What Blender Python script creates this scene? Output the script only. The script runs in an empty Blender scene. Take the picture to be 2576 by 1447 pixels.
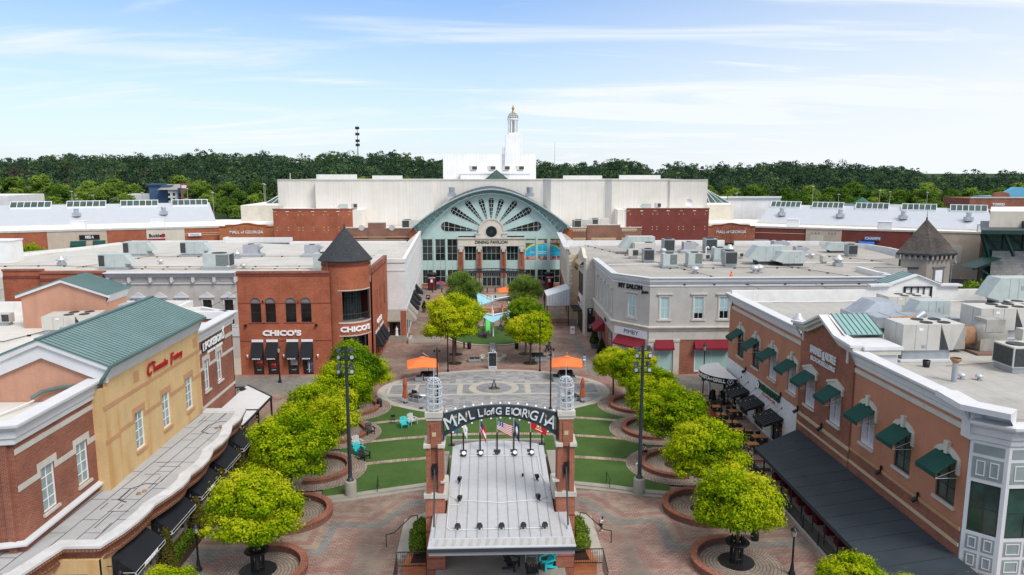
import bpy,math,random
import numpy as np
from mathutils import Matrix,Vector
R=math.radians
sc=bpy.context.scene
COL=sc.collection
# ---- camera
cd=bpy.data.cameras.new('camera');cam=bpy.data.objects.new('camera',cd);COL.objects.link(cam)
CAMLOC=(-1.15,0.0,27.0)
cam.location=CAMLOC;cam.rotation_euler=(R(90-8.92),0,R(-1.98))
cd.sensor_width=36;cd.lens=36*1860/2576;cd.clip_start=0.5;cd.clip_end=12000
sc.camera=cam
sc.render.resolution_x=1024;sc.render.resolution_y=575
sc.view_settings.view_transform='Standard';sc.view_settings.look='None'
sc.view_settings.gamma=1;sc.view_settings.exposure=0.55
# ---- world + sun
SUN_EL=R(50);SUN_AZ=R(140)
w=bpy.data.worlds.new('World');sc.world=w;w.use_nodes=True
nt=w.node_tree;nt.nodes.clear()
def wn(t,**k):
 n=nt.nodes.new(t)
 for a,b in k.items():setattr(n,a,b)
 return n
out=wn('ShaderNodeOutputWorld');bg=wn('ShaderNodeBackground');sky=wn('ShaderNodeTexSky')
sky.sky_type='NISHITA';sky.sun_disc=False;sky.sun_elevation=SUN_EL;sky.sun_rotation=SUN_AZ
sky.air_density=1.0;sky.dust_density=0.7;sky.ozone_density=2.0
tc=wn('ShaderNodeTexCoord');sep=wn('ShaderNodeSeparateXYZ');nt.links.new(tc.outputs['Generated'],sep.inputs[0])
def wm(op,a,b=None,c=None,clamp=False):
 n=wn('ShaderNodeMath',operation=op);n.use_clamp=clamp
 for i,v in enumerate((a,b,c)):
  if v is None:continue
  if isinstance(v,(int,float)):n.inputs[i].default_value=v
  else:nt.links.new(v,n.inputs[i])
 return n.outputs[0]
zc=wm('MAXIMUM',sep.outputs[2],0.0)
zz=wm('ADD',zc,0.10)
cx=wm('DIVIDE',sep.outputs[0],zz);cy=wm('DIVIDE',sep.outputs[1],zz)
cmb=wn('ShaderNodeCombineXYZ');nt.links.new(cx,cmb.inputs[0]);nt.links.new(cy,cmb.inputs[1])
def cloud(rot,scale,sx,sy,lo,hi,loc,dist=0.8,detail=7,rough=0.55):
 m=wn('ShaderNodeMapping');nt.links.new(cmb.outputs[0],m.inputs[0])
 m.inputs['Rotation'].default_value=(0,0,R(rot));m.inputs['Scale'].default_value=(sx,sy,1);m.inputs['Location'].default_value=loc
 n=wn('ShaderNodeTexNoise');nt.links.new(m.outputs[0],n.inputs['Vector'])
 n.inputs['Scale'].default_value=scale;n.inputs['Detail'].default_value=detail;n.inputs['Roughness'].default_value=rough
 n.inputs['Distortion'].default_value=dist
 r=wn('ShaderNodeMapRange');r.interpolation_type='SMOOTHSTEP'
 nt.links.new(n.outputs['Fac'],r.inputs[0]);r.inputs[1].default_value=lo;r.inputs[2].default_value=hi
 return r.outputs[0]
c1=cloud(14,0.75,0.42,1.35,0.49,0.75,(5.4,3.3,0))
c2=cloud(-8,1.6,0.35,1.0,0.55,0.85,(7.3,2.2,4),1.4)
# veil: thicker toward the horizon and toward the right side of the view
veil=wm('SUBTRACT',0.262,zc);veil=wm('MULTIPLY',veil,3.1,clamp=True)
vr=wm('MAXIMUM',wm('MULTIPLY_ADD',sep.outputs[0],0.72,0.0),0.0)
veil2=wm('ADD',wm('MULTIPLY',veil,0.92),vr,clamp=True)
cl=wm('MAXIMUM',wm('MULTIPLY',c1,0.85),wm('MULTIPLY',c2,0.6))
cl=wm('ADD',cl,veil2,clamp=True)
over=wm('MULTIPLY',wm('SUBTRACT',zc,0.27),3.0,clamp=True)  # cloud cover added overhead, out of view, to whiten the ambient light
cl=wm('MAXIMUM',wm('MULTIPLY',cl,0.97),wm('MULTIPLY',over,0.8))
tint=wn('ShaderNodeMix',data_type='RGBA',blend_type='MULTIPLY');tint.inputs[0].default_value=1.0
nt.links.new(sky.outputs[0],tint.inputs[6]);tint.inputs[7].default_value=(0.68,0.89,1.14,1)
mix=wn('ShaderNodeMix',data_type='RGBA');nt.links.new(cl,mix.inputs[0]);nt.links.new(tint.outputs[2],mix.inputs[6])
cmx=wn('ShaderNodeMix',data_type='RGBA');nt.links.new(over,cmx.inputs[0]);cmx.inputs[6].default_value=(6.05,6.35,6.6,1);cmx.inputs[7].default_value=(6.2,6.1,5.95,1);nt.links.new(cmx.outputs[2],mix.inputs[7])
nt.links.new(mix.outputs[2],bg.inputs[0]);bg.inputs[1].default_value=0.106
nt.links.new(bg.outputs[0],out.inputs[0])
sd=bpy.data.lights.new('sun','SUN');sun=bpy.data.objects.new('sun',sd);COL.objects.link(sun)
sd.energy=1.9;sd.angle=R(22);sd.color=(1.0,0.95,0.875)
sun.rotation_euler=(R(90)-SUN_EL,0,math.pi-SUN_AZ);sun.location=(60,-40,90)
# ---- node materials
def lin(c):
 return tuple(((x/255)/12.92 if x/255<=0.04045 else((x/255+0.055)/1.055)**2.4)for x in c)
class NM:
 def __init__(s,name,rough=0.8,metal=0.0,spec=0.5):
  s.m=bpy.data.materials.new(name);s.m.use_nodes=True;s.t=s.m.node_tree
  s.b=s.t.nodes['Principled BSDF'];s.b.inputs['Roughness'].default_value=rough
  s.b.inputs['Metallic'].default_value=metal;s.b.inputs['Specular IOR Level'].default_value=spec
 def n(s,t,**k):
  n=s.t.nodes.new(t)
  for a,b in k.items():setattr(n,a,b)
  return n
 def L(s,a,b):s.t.links.new(a,b)
 def math(s,op,a,b=None,c=None,clamp=False):
  n=s.n('ShaderNodeMath',operation=op);n.use_clamp=clamp
  for i,v in enumerate((a,b,c)):
   if v is None:continue
   if isinstance(v,(int,float)):n.inputs[i].default_value=v
   else:s.L(v,n.inputs[i])
  return n.outputs[0]
 def rgb(s,a,b,f,mode='MIX'):
  n=s.n('ShaderNodeMix',data_type='RGBA',blend_type=mode)
  for i,v in((6,a),(7,b),(0,f)):
   if isinstance(v,(int,float)):n.inputs[i].default_value=v
   elif isinstance(v,tuple):n.inputs[i].default_value=(*v[:3],1)
   else:s.L(v,n.inputs[i])
  return n.outputs[2]
 def pos(s):return s.n('ShaderNodeNewGeometry').outputs['Position']
 def obj(s):return s.n('ShaderNodeTexCoord').outputs['Object']
 def wall(s):
  g=s.n('ShaderNodeNewGeometry');p=s.n('ShaderNodeSeparateXYZ');q=s.n('ShaderNodeSeparateXYZ')
  s.L(g.outputs['Position'],p.inputs[0]);s.L(g.outputs['True Normal'],q.inputs[0])
  u=s.math('SUBTRACT',s.math('MULTIPLY',p.outputs[1],q.outputs[0]),s.math('MULTIPLY',p.outputs[0],q.outputs[1]))
  flat=s.math('GREATER_THAN',s.math('ABSOLUTE',q.outputs[2]),0.7)
  uu=s.n('ShaderNodeMix');s.L(flat,uu.inputs[0]);s.L(u,uu.inputs[2]);s.L(p.outputs[0],uu.inputs[3])
  vv=s.n('ShaderNodeMix');s.L(flat,vv.inputs[0]);s.L(p.outputs[2],vv.inputs[2]);s.L(p.outputs[1],vv.inputs[3])
  c=s.n('ShaderNodeCombineXYZ');s.L(uu.outputs[0],c.inputs[0]);s.L(vv.outputs[0],c.inputs[1]);return c.outputs[0]
 def noise(s,vec,scale,detail=4,rough=0.55,sc3=None,dist=0):
  if sc3:
   m=s.n('ShaderNodeMapping');s.L(vec,m.inputs[0]);m.inputs['Scale'].default_value=sc3;vec=m.outputs[0]
  n=s.n('ShaderNodeTexNoise');s.L(vec,n.inputs['Vector']);n.inputs['Scale'].default_value=scale
  n.inputs['Detail'].default_value=detail;n.inputs['Roughness'].default_value=rough;n.inputs['Distortion'].default_value=dist
  return n.outputs['Fac']
 def rng(s,v,a,b,c=0,d=1):
  n=s.n('ShaderNodeMapRange');s.L(v,n.inputs[0])
  for i,x in enumerate((a,b,c,d)):n.inputs[i+1].default_value=x
  return n.outputs[0]
 def bump(s,h,st=0.3,dist=0.02):
  n=s.n('ShaderNodeBump');s.L(h,n.inputs['Height']);n.inputs['Strength'].default_value=st;n.inputs['Distance'].default_value=dist
  s.L(n.outputs[0],s.b.inputs['Normal'])
 def col(s,c):
  if isinstance(c,tuple):s.b.inputs['Base Color'].default_value=(*c[:3],1)
  else:s.L(c,s.b.inputs['Base Color'])
  return s.m
def mul(c,k):return tuple(x*k for x in c)
MATS={}
def plain(name,c,rough=0.7,metal=0.0,var=0.12,scale=0.8,spec=0.4,dirt=0.0,fine=True):
 if name in MATS:return MATS[name]
 m=NM(name,rough,metal,spec);p=m.pos()
 n1=m.noise(p,scale,5,0.6);n2=m.noise(p,scale*14,3)
 f=m.math('ADD',m.rng(n1,0.3,0.7,1-var,1+var),m.rng(n2,0.3,0.7,-var*.4,var*.4))
 cc=m.rgb(c,(1,1,1),0.0);g=m.n('ShaderNodeVectorMath',operation='SCALE');m.L(cc,g.inputs[0]);m.L(f,g.inputs['Scale'])
 o=g.outputs[0]
 if dirt:
  d=m.noise(p,0.9,6,0.7,(1,1,0.25));o=m.rgb(o,mul(c,0.42),m.rng(d,0.56,0.78,0,dirt))
 MATS[name]=m.col(o);return MATS[name]
def brick(name,c,c2,mortar,bw=0.23,bh=0.078,ms=0.012,var=0.25,soft=0.0):
 m=NM(name,0.9,0,0.2);v=m.wall()
 t=m.n('ShaderNodeTexBrick');m.L(v,t.inputs['Vector']);t.inputs['Scale'].default_value=1
 t.inputs['Brick Width'].default_value=bw;t.inputs['Row Height'].default_value=bh;t.inputs['Mortar Size'].default_value=ms
 t.inputs['Mortar Smooth'].default_value=0.2
 t.inputs['Color1'].default_value=(*c,1);t.inputs['Color2'].default_value=(*c2,1);t.inputs['Mortar'].default_value=(*mortar,1)
 n=m.noise(m.pos(),0.35,6,0.65);n2=m.noise(v,3.0,3,0.6,(0.6,2.2,1))
 f=m.math('MULTIPLY',m.rng(n,0.3,0.7,1-var,1+var),m.rng(n2,0.3,0.7,0.86,1.14))
 g=m.n('ShaderNodeVectorMath',operation='SCALE');m.L(t.outputs['Color'],g.inputs[0]);m.L(f,g.inputs['Scale'])
 m.bump(t.outputs['Fac'],-0.25,0.01)
 MATS[name]=m.col(g.outputs[0]);return MATS[name]
BR_RED=brick('brick_red',(0.42,0.100,0.045),(0.31,0.070,0.033),(0.38,0.18,0.11))
BR_DARK=brick('brick_dark',(0.27,0.064,0.037),(0.18,0.043,0.028),(0.38,0.23,0.16))
BR_TOWER=brick('brick_tower',(0.34,0.078,0.040),(0.20,0.046,0.028),(0.44,0.27,0.18),ms=0.011)
BR_BROWN=brick('brick_brown',(0.25,0.095,0.058),(0.19,0.072,0.048),(0.36,0.25,0.19))
BR_ORANGE=brick('brick_orange',(0.50,0.155,0.055),(0.43,0.125,0.048),(0.46,0.22,0.12),var=0.12)
BR_MAROON_AND_SHADED=brick('brick_maroon_and_shaded',(0.22,0.045,0.034),(0.18,0.038,0.03),(0.22,0.09,0.07),var=0.12)  # maroon trim; also the right mall's red brick with cloud shade in its colour
BR_CAP=brick('brick_coping',(0.33,0.115,0.07),(0.22,0.07,0.045),(0.30,0.2,0.15),bw=0.12,bh=0.35,ms=0.01)
BR_WALL=brick('brick_planter',(0.23,0.075,0.045),(0.11,0.045,0.034),(0.25,0.17,0.13),bw=0.21,bh=0.075)
def stucco(name,c,stain=None,amt=0.5,streak=0.42):
 m=NM(name,0.95,0,0.15);v=m.wall();p=m.pos()
 a=m.noise(p,0.5,6,0.6);b=m.noise(v,5,4,0.6)
 f=m.math('MULTIPLY',m.rng(a,0.3,0.7,0.9,1.09),m.rng(b,0.3,0.7,0.95,1.05))
 g=m.n('ShaderNodeVectorMath',operation='SCALE');m.L(m.rgb(c,c,0.0),g.inputs[0]);m.L(f,g.inputs['Scale']);o=g.outputs[0]
 s1=m.noise(v,1.0,5,0.6,(1.6,0.10,1));o=m.rgb(o,mul(c,0.68),m.rng(s1,0.52,0.80,0,streak))
 if stain:
  s2=m.noise(v,0.55,4,0.55,(1.3,0.13,1));o=m.rgb(o,stain,m.rng(s2,0.53,0.72,0,amt))
 m.bump(m.noise(p,25,2),0.12,0.01)
 MATS[name]=m.col(o);return MATS[name]
ST_YEL=stucco('stucco_yellow',(0.62,0.43,0.22),(0.52,0.27,0.08),0.8)
ST_YBAND=stucco('stucco_band_tan',(0.50,0.28,0.15))
ST_SAL=stucco('stucco_salmon',(0.47,0.21,0.13),(0.40,0.18,0.11),0.4)
ST_SAL2=stucco('stucco_salmon_pale',(0.54,0.29,0.20),(0.42,0.20,0.13),0.5)
ST_GREY=stucco('stucco_grey',(0.50,0.475,0.44))
ST_CREAM=stucco('stucco_cream',(0.64,0.59,0.49))
ST_SAND=stucco('stucco_sand',(0.60,0.44,0.27))
ST_TAN=stucco('stucco_tan',(0.55,0.45,0.35))
ST_TAUPE=stucco('stucco_taupe',(0.34,0.30,0.26))
ST_WHITE=stucco('stucco_white',(0.74,0.75,0.75))
ST_WHITE2=stucco('stucco_offwhite',(0.70,0.70,0.69))
TRIM=plain('trim_white',(0.66,0.66,0.67),0.6,var=0.05,dirt=0.25)
TRIMG=plain('trim_pale_grey',(0.60,0.61,0.62),0.7,var=0.06,dirt=0.3)
TRIMC=plain('trim_stone',(0.55,0.52,0.46),0.85,var=0.1,dirt=0.4)
STONE=plain('cast_stone',(0.56,0.53,0.47),0.85,var=0.14,dirt=0.55)
PARA=plain('parapet_membrane',(0.74,0.725,0.70),0.7,var=0.07,dirt=0.35)
CREAMBAND=plain('band_cream',(0.56,0.44,0.28),0.85,var=0.1)
def panelwall(name,c):
 m=NM(name,0.9,0,0.2);v=m.wall()
 a=m.noise(v,1.0,5,0.65,(2.5,0.05,1));b=m.noise(v,0.25,4,0.6)
 t=m.n('ShaderNodeTexBrick');m.L(v,t.inputs['Vector']);t.offset=0.0;t.inputs['Scale'].default_value=1
 t.inputs['Brick Width'].default_value=6.1;t.inputs['Row Height'].default_value=40;t.inputs['Mortar Size'].default_value=0.04
 f=m.math('MULTIPLY',m.rng(a,0.3,0.75,1.05,0.86),m.rng(b,0.3,0.7,0.95,1.05));f=m.math('MULTIPLY',f,m.rng(t.outputs['Fac'],0,1,1,0.93))
 g=m.n('ShaderNodeVectorMath',operation='SCALE');m.L(m.rgb(c,c,0.0),g.inputs[0]);m.L(f,g.inputs['Scale'])
 MATS[name]=m.col(g.outputs[0]);return MATS[name]
PW_CREAM=panelwall('panel_wall_cream',(0.73,0.69,0.62))
PW_WHITE=panelwall('panel_wall_white',(0.88,0.88,0.88))
def roofmem(name,c,seam=0.25,w=3.0,ang=0,patch=0.35,dark=0.45):
 m=NM(name,0.9,0,0.2);p=m.pos();mp=m.n('ShaderNodeMapping');m.L(p,mp.inputs[0]);mp.inputs['Rotation'].default_value=(0,0,R(ang))
 t=m.n('ShaderNodeTexBrick');m.L(mp.outputs[0],t.inputs['Vector']);t.inputs['Scale'].default_value=1
 t.inputs['Brick Width'].default_value=w*4.3;t.inputs['Row Height'].default_value=w;t.inputs['Mortar Size'].default_value=0.035;t.offset=0.37
 a=m.noise(p,0.16,6,0.65);b=m.noise(p,1.6,5,0.65);d=m.noise(p,0.09,6,0.7,dist=0.6)
 f=m.math('MULTIPLY',m.rng(a,0.3,0.7,0.87,1.1),m.rng(b,0.25,0.75,0.93,1.07));f=m.math('MULTIPLY',f,m.rng(t.outputs['Fac'],0,1,1,1-seam))
 g=m.n('ShaderNodeVectorMath',operation='SCALE');m.L(m.rgb(c,c,0.0),g.inputs[0]);m.L(f,g.inputs['Scale'])
 o=m.rgb(g.outputs[0],mul(c,dark),m.rng(d,0.54,0.70,0,patch))
 MATS[name]=m.col(o);return MATS[name]
ROOF_L=roofmem('roof_membrane_pale',(0.55,0.53,0.49),0.3,3.0,0,0.6,0.66)
ROOF_R=roofmem('roof_membrane_grey',(0.42,0.395,0.355),0.3,1.0,0,0.7,0.6)
ROOF_BN=roofmem('roof_membrane_worn',(0.43,0.415,0.385),0.2,1.6,90,0.6,0.5)
ROOF_W=roofmem('roof_white',(0.84,0.83,0.81),0.08,4,0,0.12,0.8)
ROOF_NEAR=roofmem('roof_seamed_canopy',(0.43,0.43,0.43),0.85,1.1,92,0.75,0.68)
def metal_roof(name,c,rough=0.45,var=0.1):
 m=NM(name,rough,0.35,0.5);p=m.pos();a=m.noise(p,0.4,6,0.65);b=m.noise(p,3,4)
 f=m.math('MULTIPLY',m.rng(a,0.3,0.7,1-var,1+var),m.rng(b,0.3,0.7,0.95,1.05))
 g=m.n('ShaderNodeVectorMath',operation='SCALE');m.L(m.rgb(c,c,0.0),g.inputs[0]);m.L(f,g.inputs['Scale'])
 MATS[name]=m.col(g.outputs[0]);return MATS[name]
MR_GREEN=metal_roof('roof_metal_green',(0.245,0.355,0.35))
MR_STAGE=metal_roof('roof_metal_stage',(0.55,0.55,0.555),0.6,0.05)
MR_WHITE=metal_roof('roof_metal_white',(0.57,0.60,0.645),0.5,0.03)
RIB_STAGE=metal_roof('roof_seam_grey',(0.36,0.38,0.41),0.5)
RIB_GREEN=metal_roof('roof_seam_green',(0.12,0.20,0.195),0.5)
TEAL=plain('panel_seafoam',(0.44,0.585,0.545),0.55,var=0.06)
TEALD=plain('frame_teal',(0.21,0.335,0.325),0.5,var=0.08)
def glass(name,c,rough=0.06,spec=0.9,var=0.5,sc_=0.5):
 m=NM(name,rough,0.0,spec);p=m.pos();a=m.noise(p,sc_,4,0.6)
 g=m.n('ShaderNodeVectorMath',operation='SCALE');m.L(m.rgb(c,c,0.0),g.inputs[0]);m.L(m.rng(a,0.3,0.7,1-var,1+var),g.inputs['Scale'])
 MATS[name]=m.col(g.outputs[0]);return MATS[name]
GL_DARK=glass('glass_dark',(0.012,0.017,0.018))
GL_GREEN=glass('glass_dark_green',(0.03,0.07,0.055),0.12)
GL_BLUE=glass('glass_blinds_blue',(0.40,0.56,0.58),0.25,0.5,0.06)
GL_WIN=glass('glass_old_window',(0.26,0.33,0.32),0.12,0.7,0.3,1.2)
GL_FRITH=plain('shop_window_frosted',(0.36,0.55,0.53),0.25,var=0.04)
BLACK=plain('metal_black',(0.018,0.018,0.02),0.45,0.2,0.1)
DARKM=plain('metal_charcoal',(0.045,0.055,0.065),0.45,0.3,0.1)
CHAR=plain('paint_dark_slate',(0.035,0.045,0.055),0.5,var=0.1)
STEEL=plain('steel_galvanised',(0.42,0.45,0.48),0.4,0.5,0.15,dirt=0.2)
STEELP=plain('paint_silver',(0.60,0.63,0.66),0.4,0.2,0.06)
WHITEM=plain('paint_white',(0.80,0.81,0.82),0.45,var=0.03)
HV_G=plain('unit_grey_green',(0.47,0.52,0.50),0.55,0.1,0.1,dirt=0.35)
HV_B=plain('unit_beige',(0.56,0.54,0.49),0.6,0.05,0.08,dirt=0.4)
HV_W=plain('unit_white',(0.76,0.76,0.74),0.6,0.0,0.06,dirt=0.3)
HV_D=plain('unit_grille',(0.055,0.06,0.062),0.6,0.2,0.3,scale=4)
HV_S=plain('unit_slate',(0.33,0.36,0.38),0.55,0.15,0.12,dirt=0.35)
RUST=plain('metal_rusty',(0.36,0.19,0.10),0.8,0.2,0.35,dirt=0.5)
CONC=plain('concrete',(0.32,0.295,0.25),0.9,0,0.12,dirt=0.45)
CONCL=plain('concrete_pale',(0.42,0.39,0.335),0.9,0,0.10,dirt=0.25)
SLATE=brick('shingle_slate',(0.060,0.065,0.070),(0.045,0.048,0.053),(0.03,0.03,0.034),bw=0.3,bh=0.16,ms=0.015,var=0.2)
SHIN=brick('shingle_brown',(0.125,0.108,0.094),(0.085,0.075,0.068),(0.05,0.045,0.04),bw=0.35,bh=0.2,ms=0.02,var=0.35)
F_GREEN=plain('canvas_green',(0.005,0.062,0.046),0.85,0,0.15)
F_BLACK=plain('canvas_black',(0.010,0.012,0.017),0.8,0,0.2)
F_NAVY=plain('canvas_slate',(0.030,0.042,0.054),0.75,0,0.16,scale=0.35)
F_RED=plain('canvas_burgundy',(0.20,0.010,0.024),0.85,0,0.12)
F_ORG=plain('canvas_orange',(0.86,0.20,0.055),0.85,0,0.06)
F_ORGD=plain('canvas_rust',(0.42,0.10,0.035),0.85,0,0.2,scale=3)
F_BLUE=plain('shade_cloth_blue',(0.27,0.56,0.66),0.8,0,0.05)
F_TAN=plain('canvas_striped_tan',(0.34,0.31,0.27),0.85,0,0.1)
L_WHITE=plain('letter_white',(0.85,0.86,0.87),0.5,0,0.03)
L_BLACK=plain('letter_black',(0.012,0.012,0.013),0.5,0,0.05)
L_RED=plain('letter_red',(0.38,0.014,0.018),0.45,0,0.05)
L_GREEN=plain('letter_green',(0.01,0.09,0.03),0.45,0,0.05)
L_SILV=plain('letter_silver',(0.74,0.78,0.80),0.4,0.1,0.05)
COPPER=plain('cornice_copper_brown',(0.30,0.13,0.075),0.7,0,0.3,scale=4)
SOIL=plain('mulch',(0.045,0.022,0.014),0.95,0,0.3,scale=5)
WOOD=plain('table_top_wood',(0.44,0.20,0.07),0.6,0,0.15)
TURQ=plain('plastic_turquoise',(0.015,0.52,0.55),0.5,0,0.05)
GREYP=plain('plastic_grey',(0.47,0.50,0.50),0.6,0,0.06)
BLKP=plain('plastic_black',(0.022,0.024,0.027),0.55,0,0.1)
WICK=plain('wicker_grey',(0.22,0.245,0.26),0.7,0,0.2,scale=6)
CUSH=plain('cushion_dark',(0.035,0.028,0.026),0.9,0,0.15)
SKIN=plain('skin',(0.42,0.22,0.14),0.6,0,0.05)
SKIN_D=plain('skin_dark',(0.16,0.075,0.045),0.6,0,0.05)
HAIRD=plain('hair_dark',(0.02,0.014,0.011),0.7,0,0.1)
HAIRB=plain('hair_blonde',(0.52,0.36,0.19),0.7,0,0.1)
LWHITE=plain('cloth_white',(0.75,0.74,0.77),0.9,0,0.05)
DENIM=plain('cloth_denim',(0.05,0.10,0.19),0.9,0,0.1)
SKYB=plain('cloth_sky_blue',(0.13,0.42,0.62),0.9,0,0.05)
DKCL=plain('cloth_dark',(0.025,0.025,0.03),0.9,0,0.1)
HIVIS=plain('cloth_hi_vis_orange',(0.95,0.25,0.02),0.8,0,0.05)
PINKC=plain('cloth_pink',(0.80,0.06,0.25),0.9,0,0.05)
BULB=NM('lamp_globe',0.3);BULB.b.inputs['Emission Color'].default_value=(1,0.95,0.85,1);BULB.b.inputs['Emission Strength'].default_value=0.3;BULB=BULB.col((0.85,0.85,0.82))
GLOW=NM('lamp_warm_lit',0.4);GLOW.b.inputs['Emission Color'].default_value=(1,0.72,0.35,1);GLOW.b.inputs['Emission Strength'].default_value=0.8;GLOW=GLOW.col((0.9,0.7,0.4))
# ---- mesh builder
def _comps(n,F):
 p=list(range(n))
 def f(a):
  while p[a]!=a:p[a]=p[p[a]];a=p[a]
  return a
 for q in F:
  for b in q[1:]:p[f(b)]=f(q[0])
 return[f(i)for i in range(n)]
class MB:
 def __init__(s,T=None):s.v=[];s.f=[];s.mi=[];s.mats=[];s.T=T;s.sm=[]
 def _m(s,m):
  if m not in s.mats:s.mats.append(m)
  return s.mats.index(m)
 def add(s,vs,fs,m,smooth=False):
  b=len(s.v)
  if s.T is not None:vs=[tuple(s.T@Vector(p))for p in vs]
  s.v+=[tuple(p)for p in vs];k=s._m(m)
  for f in fs:s.f.append(tuple(b+i for i in f));s.mi.append(k);s.sm.append(smooth)
  return s
 def face(s,pts,m):return s.add(pts,[tuple(range(len(pts)))],m)
 def box(s,x0,x1,y0,y1,z0,z1,m):
  if x0>x1:x0,x1=x1,x0
  if y0>y1:y0,y1=y1,y0
  if z0>z1:z0,z1=z1,z0
  v=[(x0,y0,z0),(x1,y0,z0),(x1,y1,z0),(x0,y1,z0),(x0,y0,z1),(x1,y0,z1),(x1,y1,z1),(x0,y1,z1)]
  return s.add(v,[(0,3,2,1),(4,5,6,7),(0,1,5,4),(1,2,6,5),(2,3,7,6),(3,0,4,7)],m)
 def bar(s,p,q,w,h,m):
  p=Vector(p);q=Vector(q);d=(q-p);L=d.length;d.normalize()
  up=Vector((0,0,1))if abs(d.z)<0.95 else Vector((0,1,0))
  a=d.cross(up).normalized()*w/2;b=a.cross(d).normalized()*h/2
  v=[p-a-b,p+a-b,p+a+b,p-a+b,q-a-b,q+a-b,q+a+b,q-a+b]
  return s.add(v,[(0,1,2,3),(7,6,5,4),(0,4,5,1),(1,5,6,2),(2,6,7,3),(3,7,4,0)],m)
 def prism(s,poly,z0,z1,m,top=None,bottom=True):
  n=len(poly);v=[(x,y,z0)for x,y in poly]+[(x,y,z1)for x,y in poly]
  s.add(v,[(i,(i+1)%n,n+(i+1)%n,n+i)for i in range(n)],m)
  s.add([(x,y,z1)for x,y in poly],[tuple(range(n))],top or m)
  if bottom:s.add([(x,y,z0)for x,y in poly],[tuple(range(n))[::-1]],m)
  return s
 def ext(s,poly,w0,w1,m):
  n=len(poly);v=[(x,w0,z)for x,z in poly]+[(x,w1,z)for x,z in poly]
  s.add(v,[(i,n+i,n+(i+1)%n,(i+1)%n)for i in range(n)]+[tuple(range(n)),tuple(range(n,2*n))[::-1]],m);return s
 def tube(s,p,q,r,m,n=8,r2=None,cap=True):
  r2=r if r2 is None else r2
  p=Vector(p);q=Vector(q);d=(q-p)
  if d.length<1e-6:return s
  d.normalize();up=Vector((0,0,1))if abs(d.z)<0.95 else Vector((1,0,0))
  a=d.cross(up).normalized();b=a.cross(d).normalized()
  v=[p+(a*math.cos(2*math.pi*i/n)+b*math.sin(2*math.pi*i/n))*r for i in range(n)]+[q+(a*math.cos(2*math.pi*i/n)+b*math.sin(2*math.pi*i/n))*r2 for i in range(n)]
  s.add(v,[(i,(i+1)%n,n+(i+1)%n,n+i)for i in range(n)],m,True)
  if cap:s.add(v,[tuple(range(n))[::-1],tuple(range(n,2*n))],m)
  return s
 def path(s,pts,r,m,n=6):
  for a,b in zip(pts[:-1],pts[1:]):s.tube(a,b,r,m,n)
  return s
 def lathe(s,prof,m,c=(0,0,0),n=16,a0=0,a1=2*math.pi,smooth=True):
  full=abs(a1-a0-2*math.pi)<1e-6;k=n if full else n+1
  v=[]
  for r,z in prof:
   for i in range(k):
    a=a0+(a1-a0)*i/n;v.append((c[0]+r*math.cos(a),c[1]+r*math.sin(a),c[2]+z))
  f=[]
  for j in range(len(prof)-1):
   for i in range(n):
    i2=(i+1)%k;f.append((j*k+i,j*k+i2,(j+1)*k+i2,(j+1)*k+i))
  s.add(v,f,m,smooth);return s
 def ball(s,c,r,m,n=8,sz=1.0):
  prof=[(max(1e-4,r*math.sin(math.pi*j/6)),-r*sz*math.cos(math.pi*j/6))for j in range(7)]
  return s.lathe(prof,m,c,n)
 def sweep(s,path,prof,m,closed=False,smooth=False):
  n=len(path);rows=[]
  for i in range(n):
   p=Vector(path[i])
   d1=(p-Vector(path[i-1]))if(i>0 or closed)else None
   d2=(Vector(path[(i+1)%n])-p)if(i<n-1 or closed)else None
   if d1 is None:d1=d2
   if d2 is None:d2=d1
   d1=d1.normalized();d2=d2.normalized()
   n1=Vector((d1.y,-d1.x));n2=Vector((d2.y,-d2.x));nn=(n1+n2)
   nn=nn/max(0.25,nn.length_squared/2)if nn.length>1e-3 else n1
   rows.append([(p.x+nn.x*o,p.y+nn.y*o,z)for o,z in prof])
  k=len(prof);v=[q for r in rows for q in r];f=[]
  for i in range(n if closed else n-1):
   j=(i+1)%n
   for a in range(k-1):f.append((i*k+a,j*k+a,j*k+a+1,i*k+a+1))
  s.add(v,f,m,smooth)
  if not closed:s.add(rows[0],[tuple(range(k))],m);s.add(rows[-1],[tuple(range(k))[::-1]],m)
  return s
 def build(s,name,parent=None,loc=None,cut=True):
  o0=Vector(loc)if loc is not None else(parent_world(parent)if parent is not None else Vector((0,0,0)))
  me=bpy.data.meshes.new(name)
  me.from_pydata([tuple(Vector(p)-o0)for p in s.v],[],s.f)
  for m in s.mats:me.materials.append(m)
  me.polygons.foreach_set('material_index',s.mi);me.polygons.foreach_set('use_smooth',s.sm)
  me.update()
  ob=bpy.data.objects.new(name,me);COL.objects.link(ob)
  if parent is not None:
   ob.parent=parent
   if loc is not None:ob.location=o0-parent_world(parent)
  else:ob.location=o0
  WL[ob]=o0
  return ob
def bsplit(mb,name,parent):
 c=_comps(len(mb.v),mb.f);g={}
 for k,f in enumerate(mb.f):g.setdefault(c[f[0]],[]).append(k)
 for ks in g.values():
  q=MB();idx={};q.mats=mb.mats
  for k in ks:
   q.f.append(tuple(idx.setdefault(i,len(idx))for i in mb.f[k]));q.mi.append(mb.mi[k]);q.sm.append(mb.sm[k])
  q.v=[mb.v[i]for i in idx];q.build(name,parent)
WL={}
def parent_world(p):return WL.get(p,Vector(p.location)if p.parent is None else Vector((0,0,0)))
def tag(o,label=None,cat=None,group=None,kind=None):
 if label:o['label']=label
 if cat:o['category']=cat
 if group:o['group']=group
 if kind:o['kind']=kind
 return o
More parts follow.
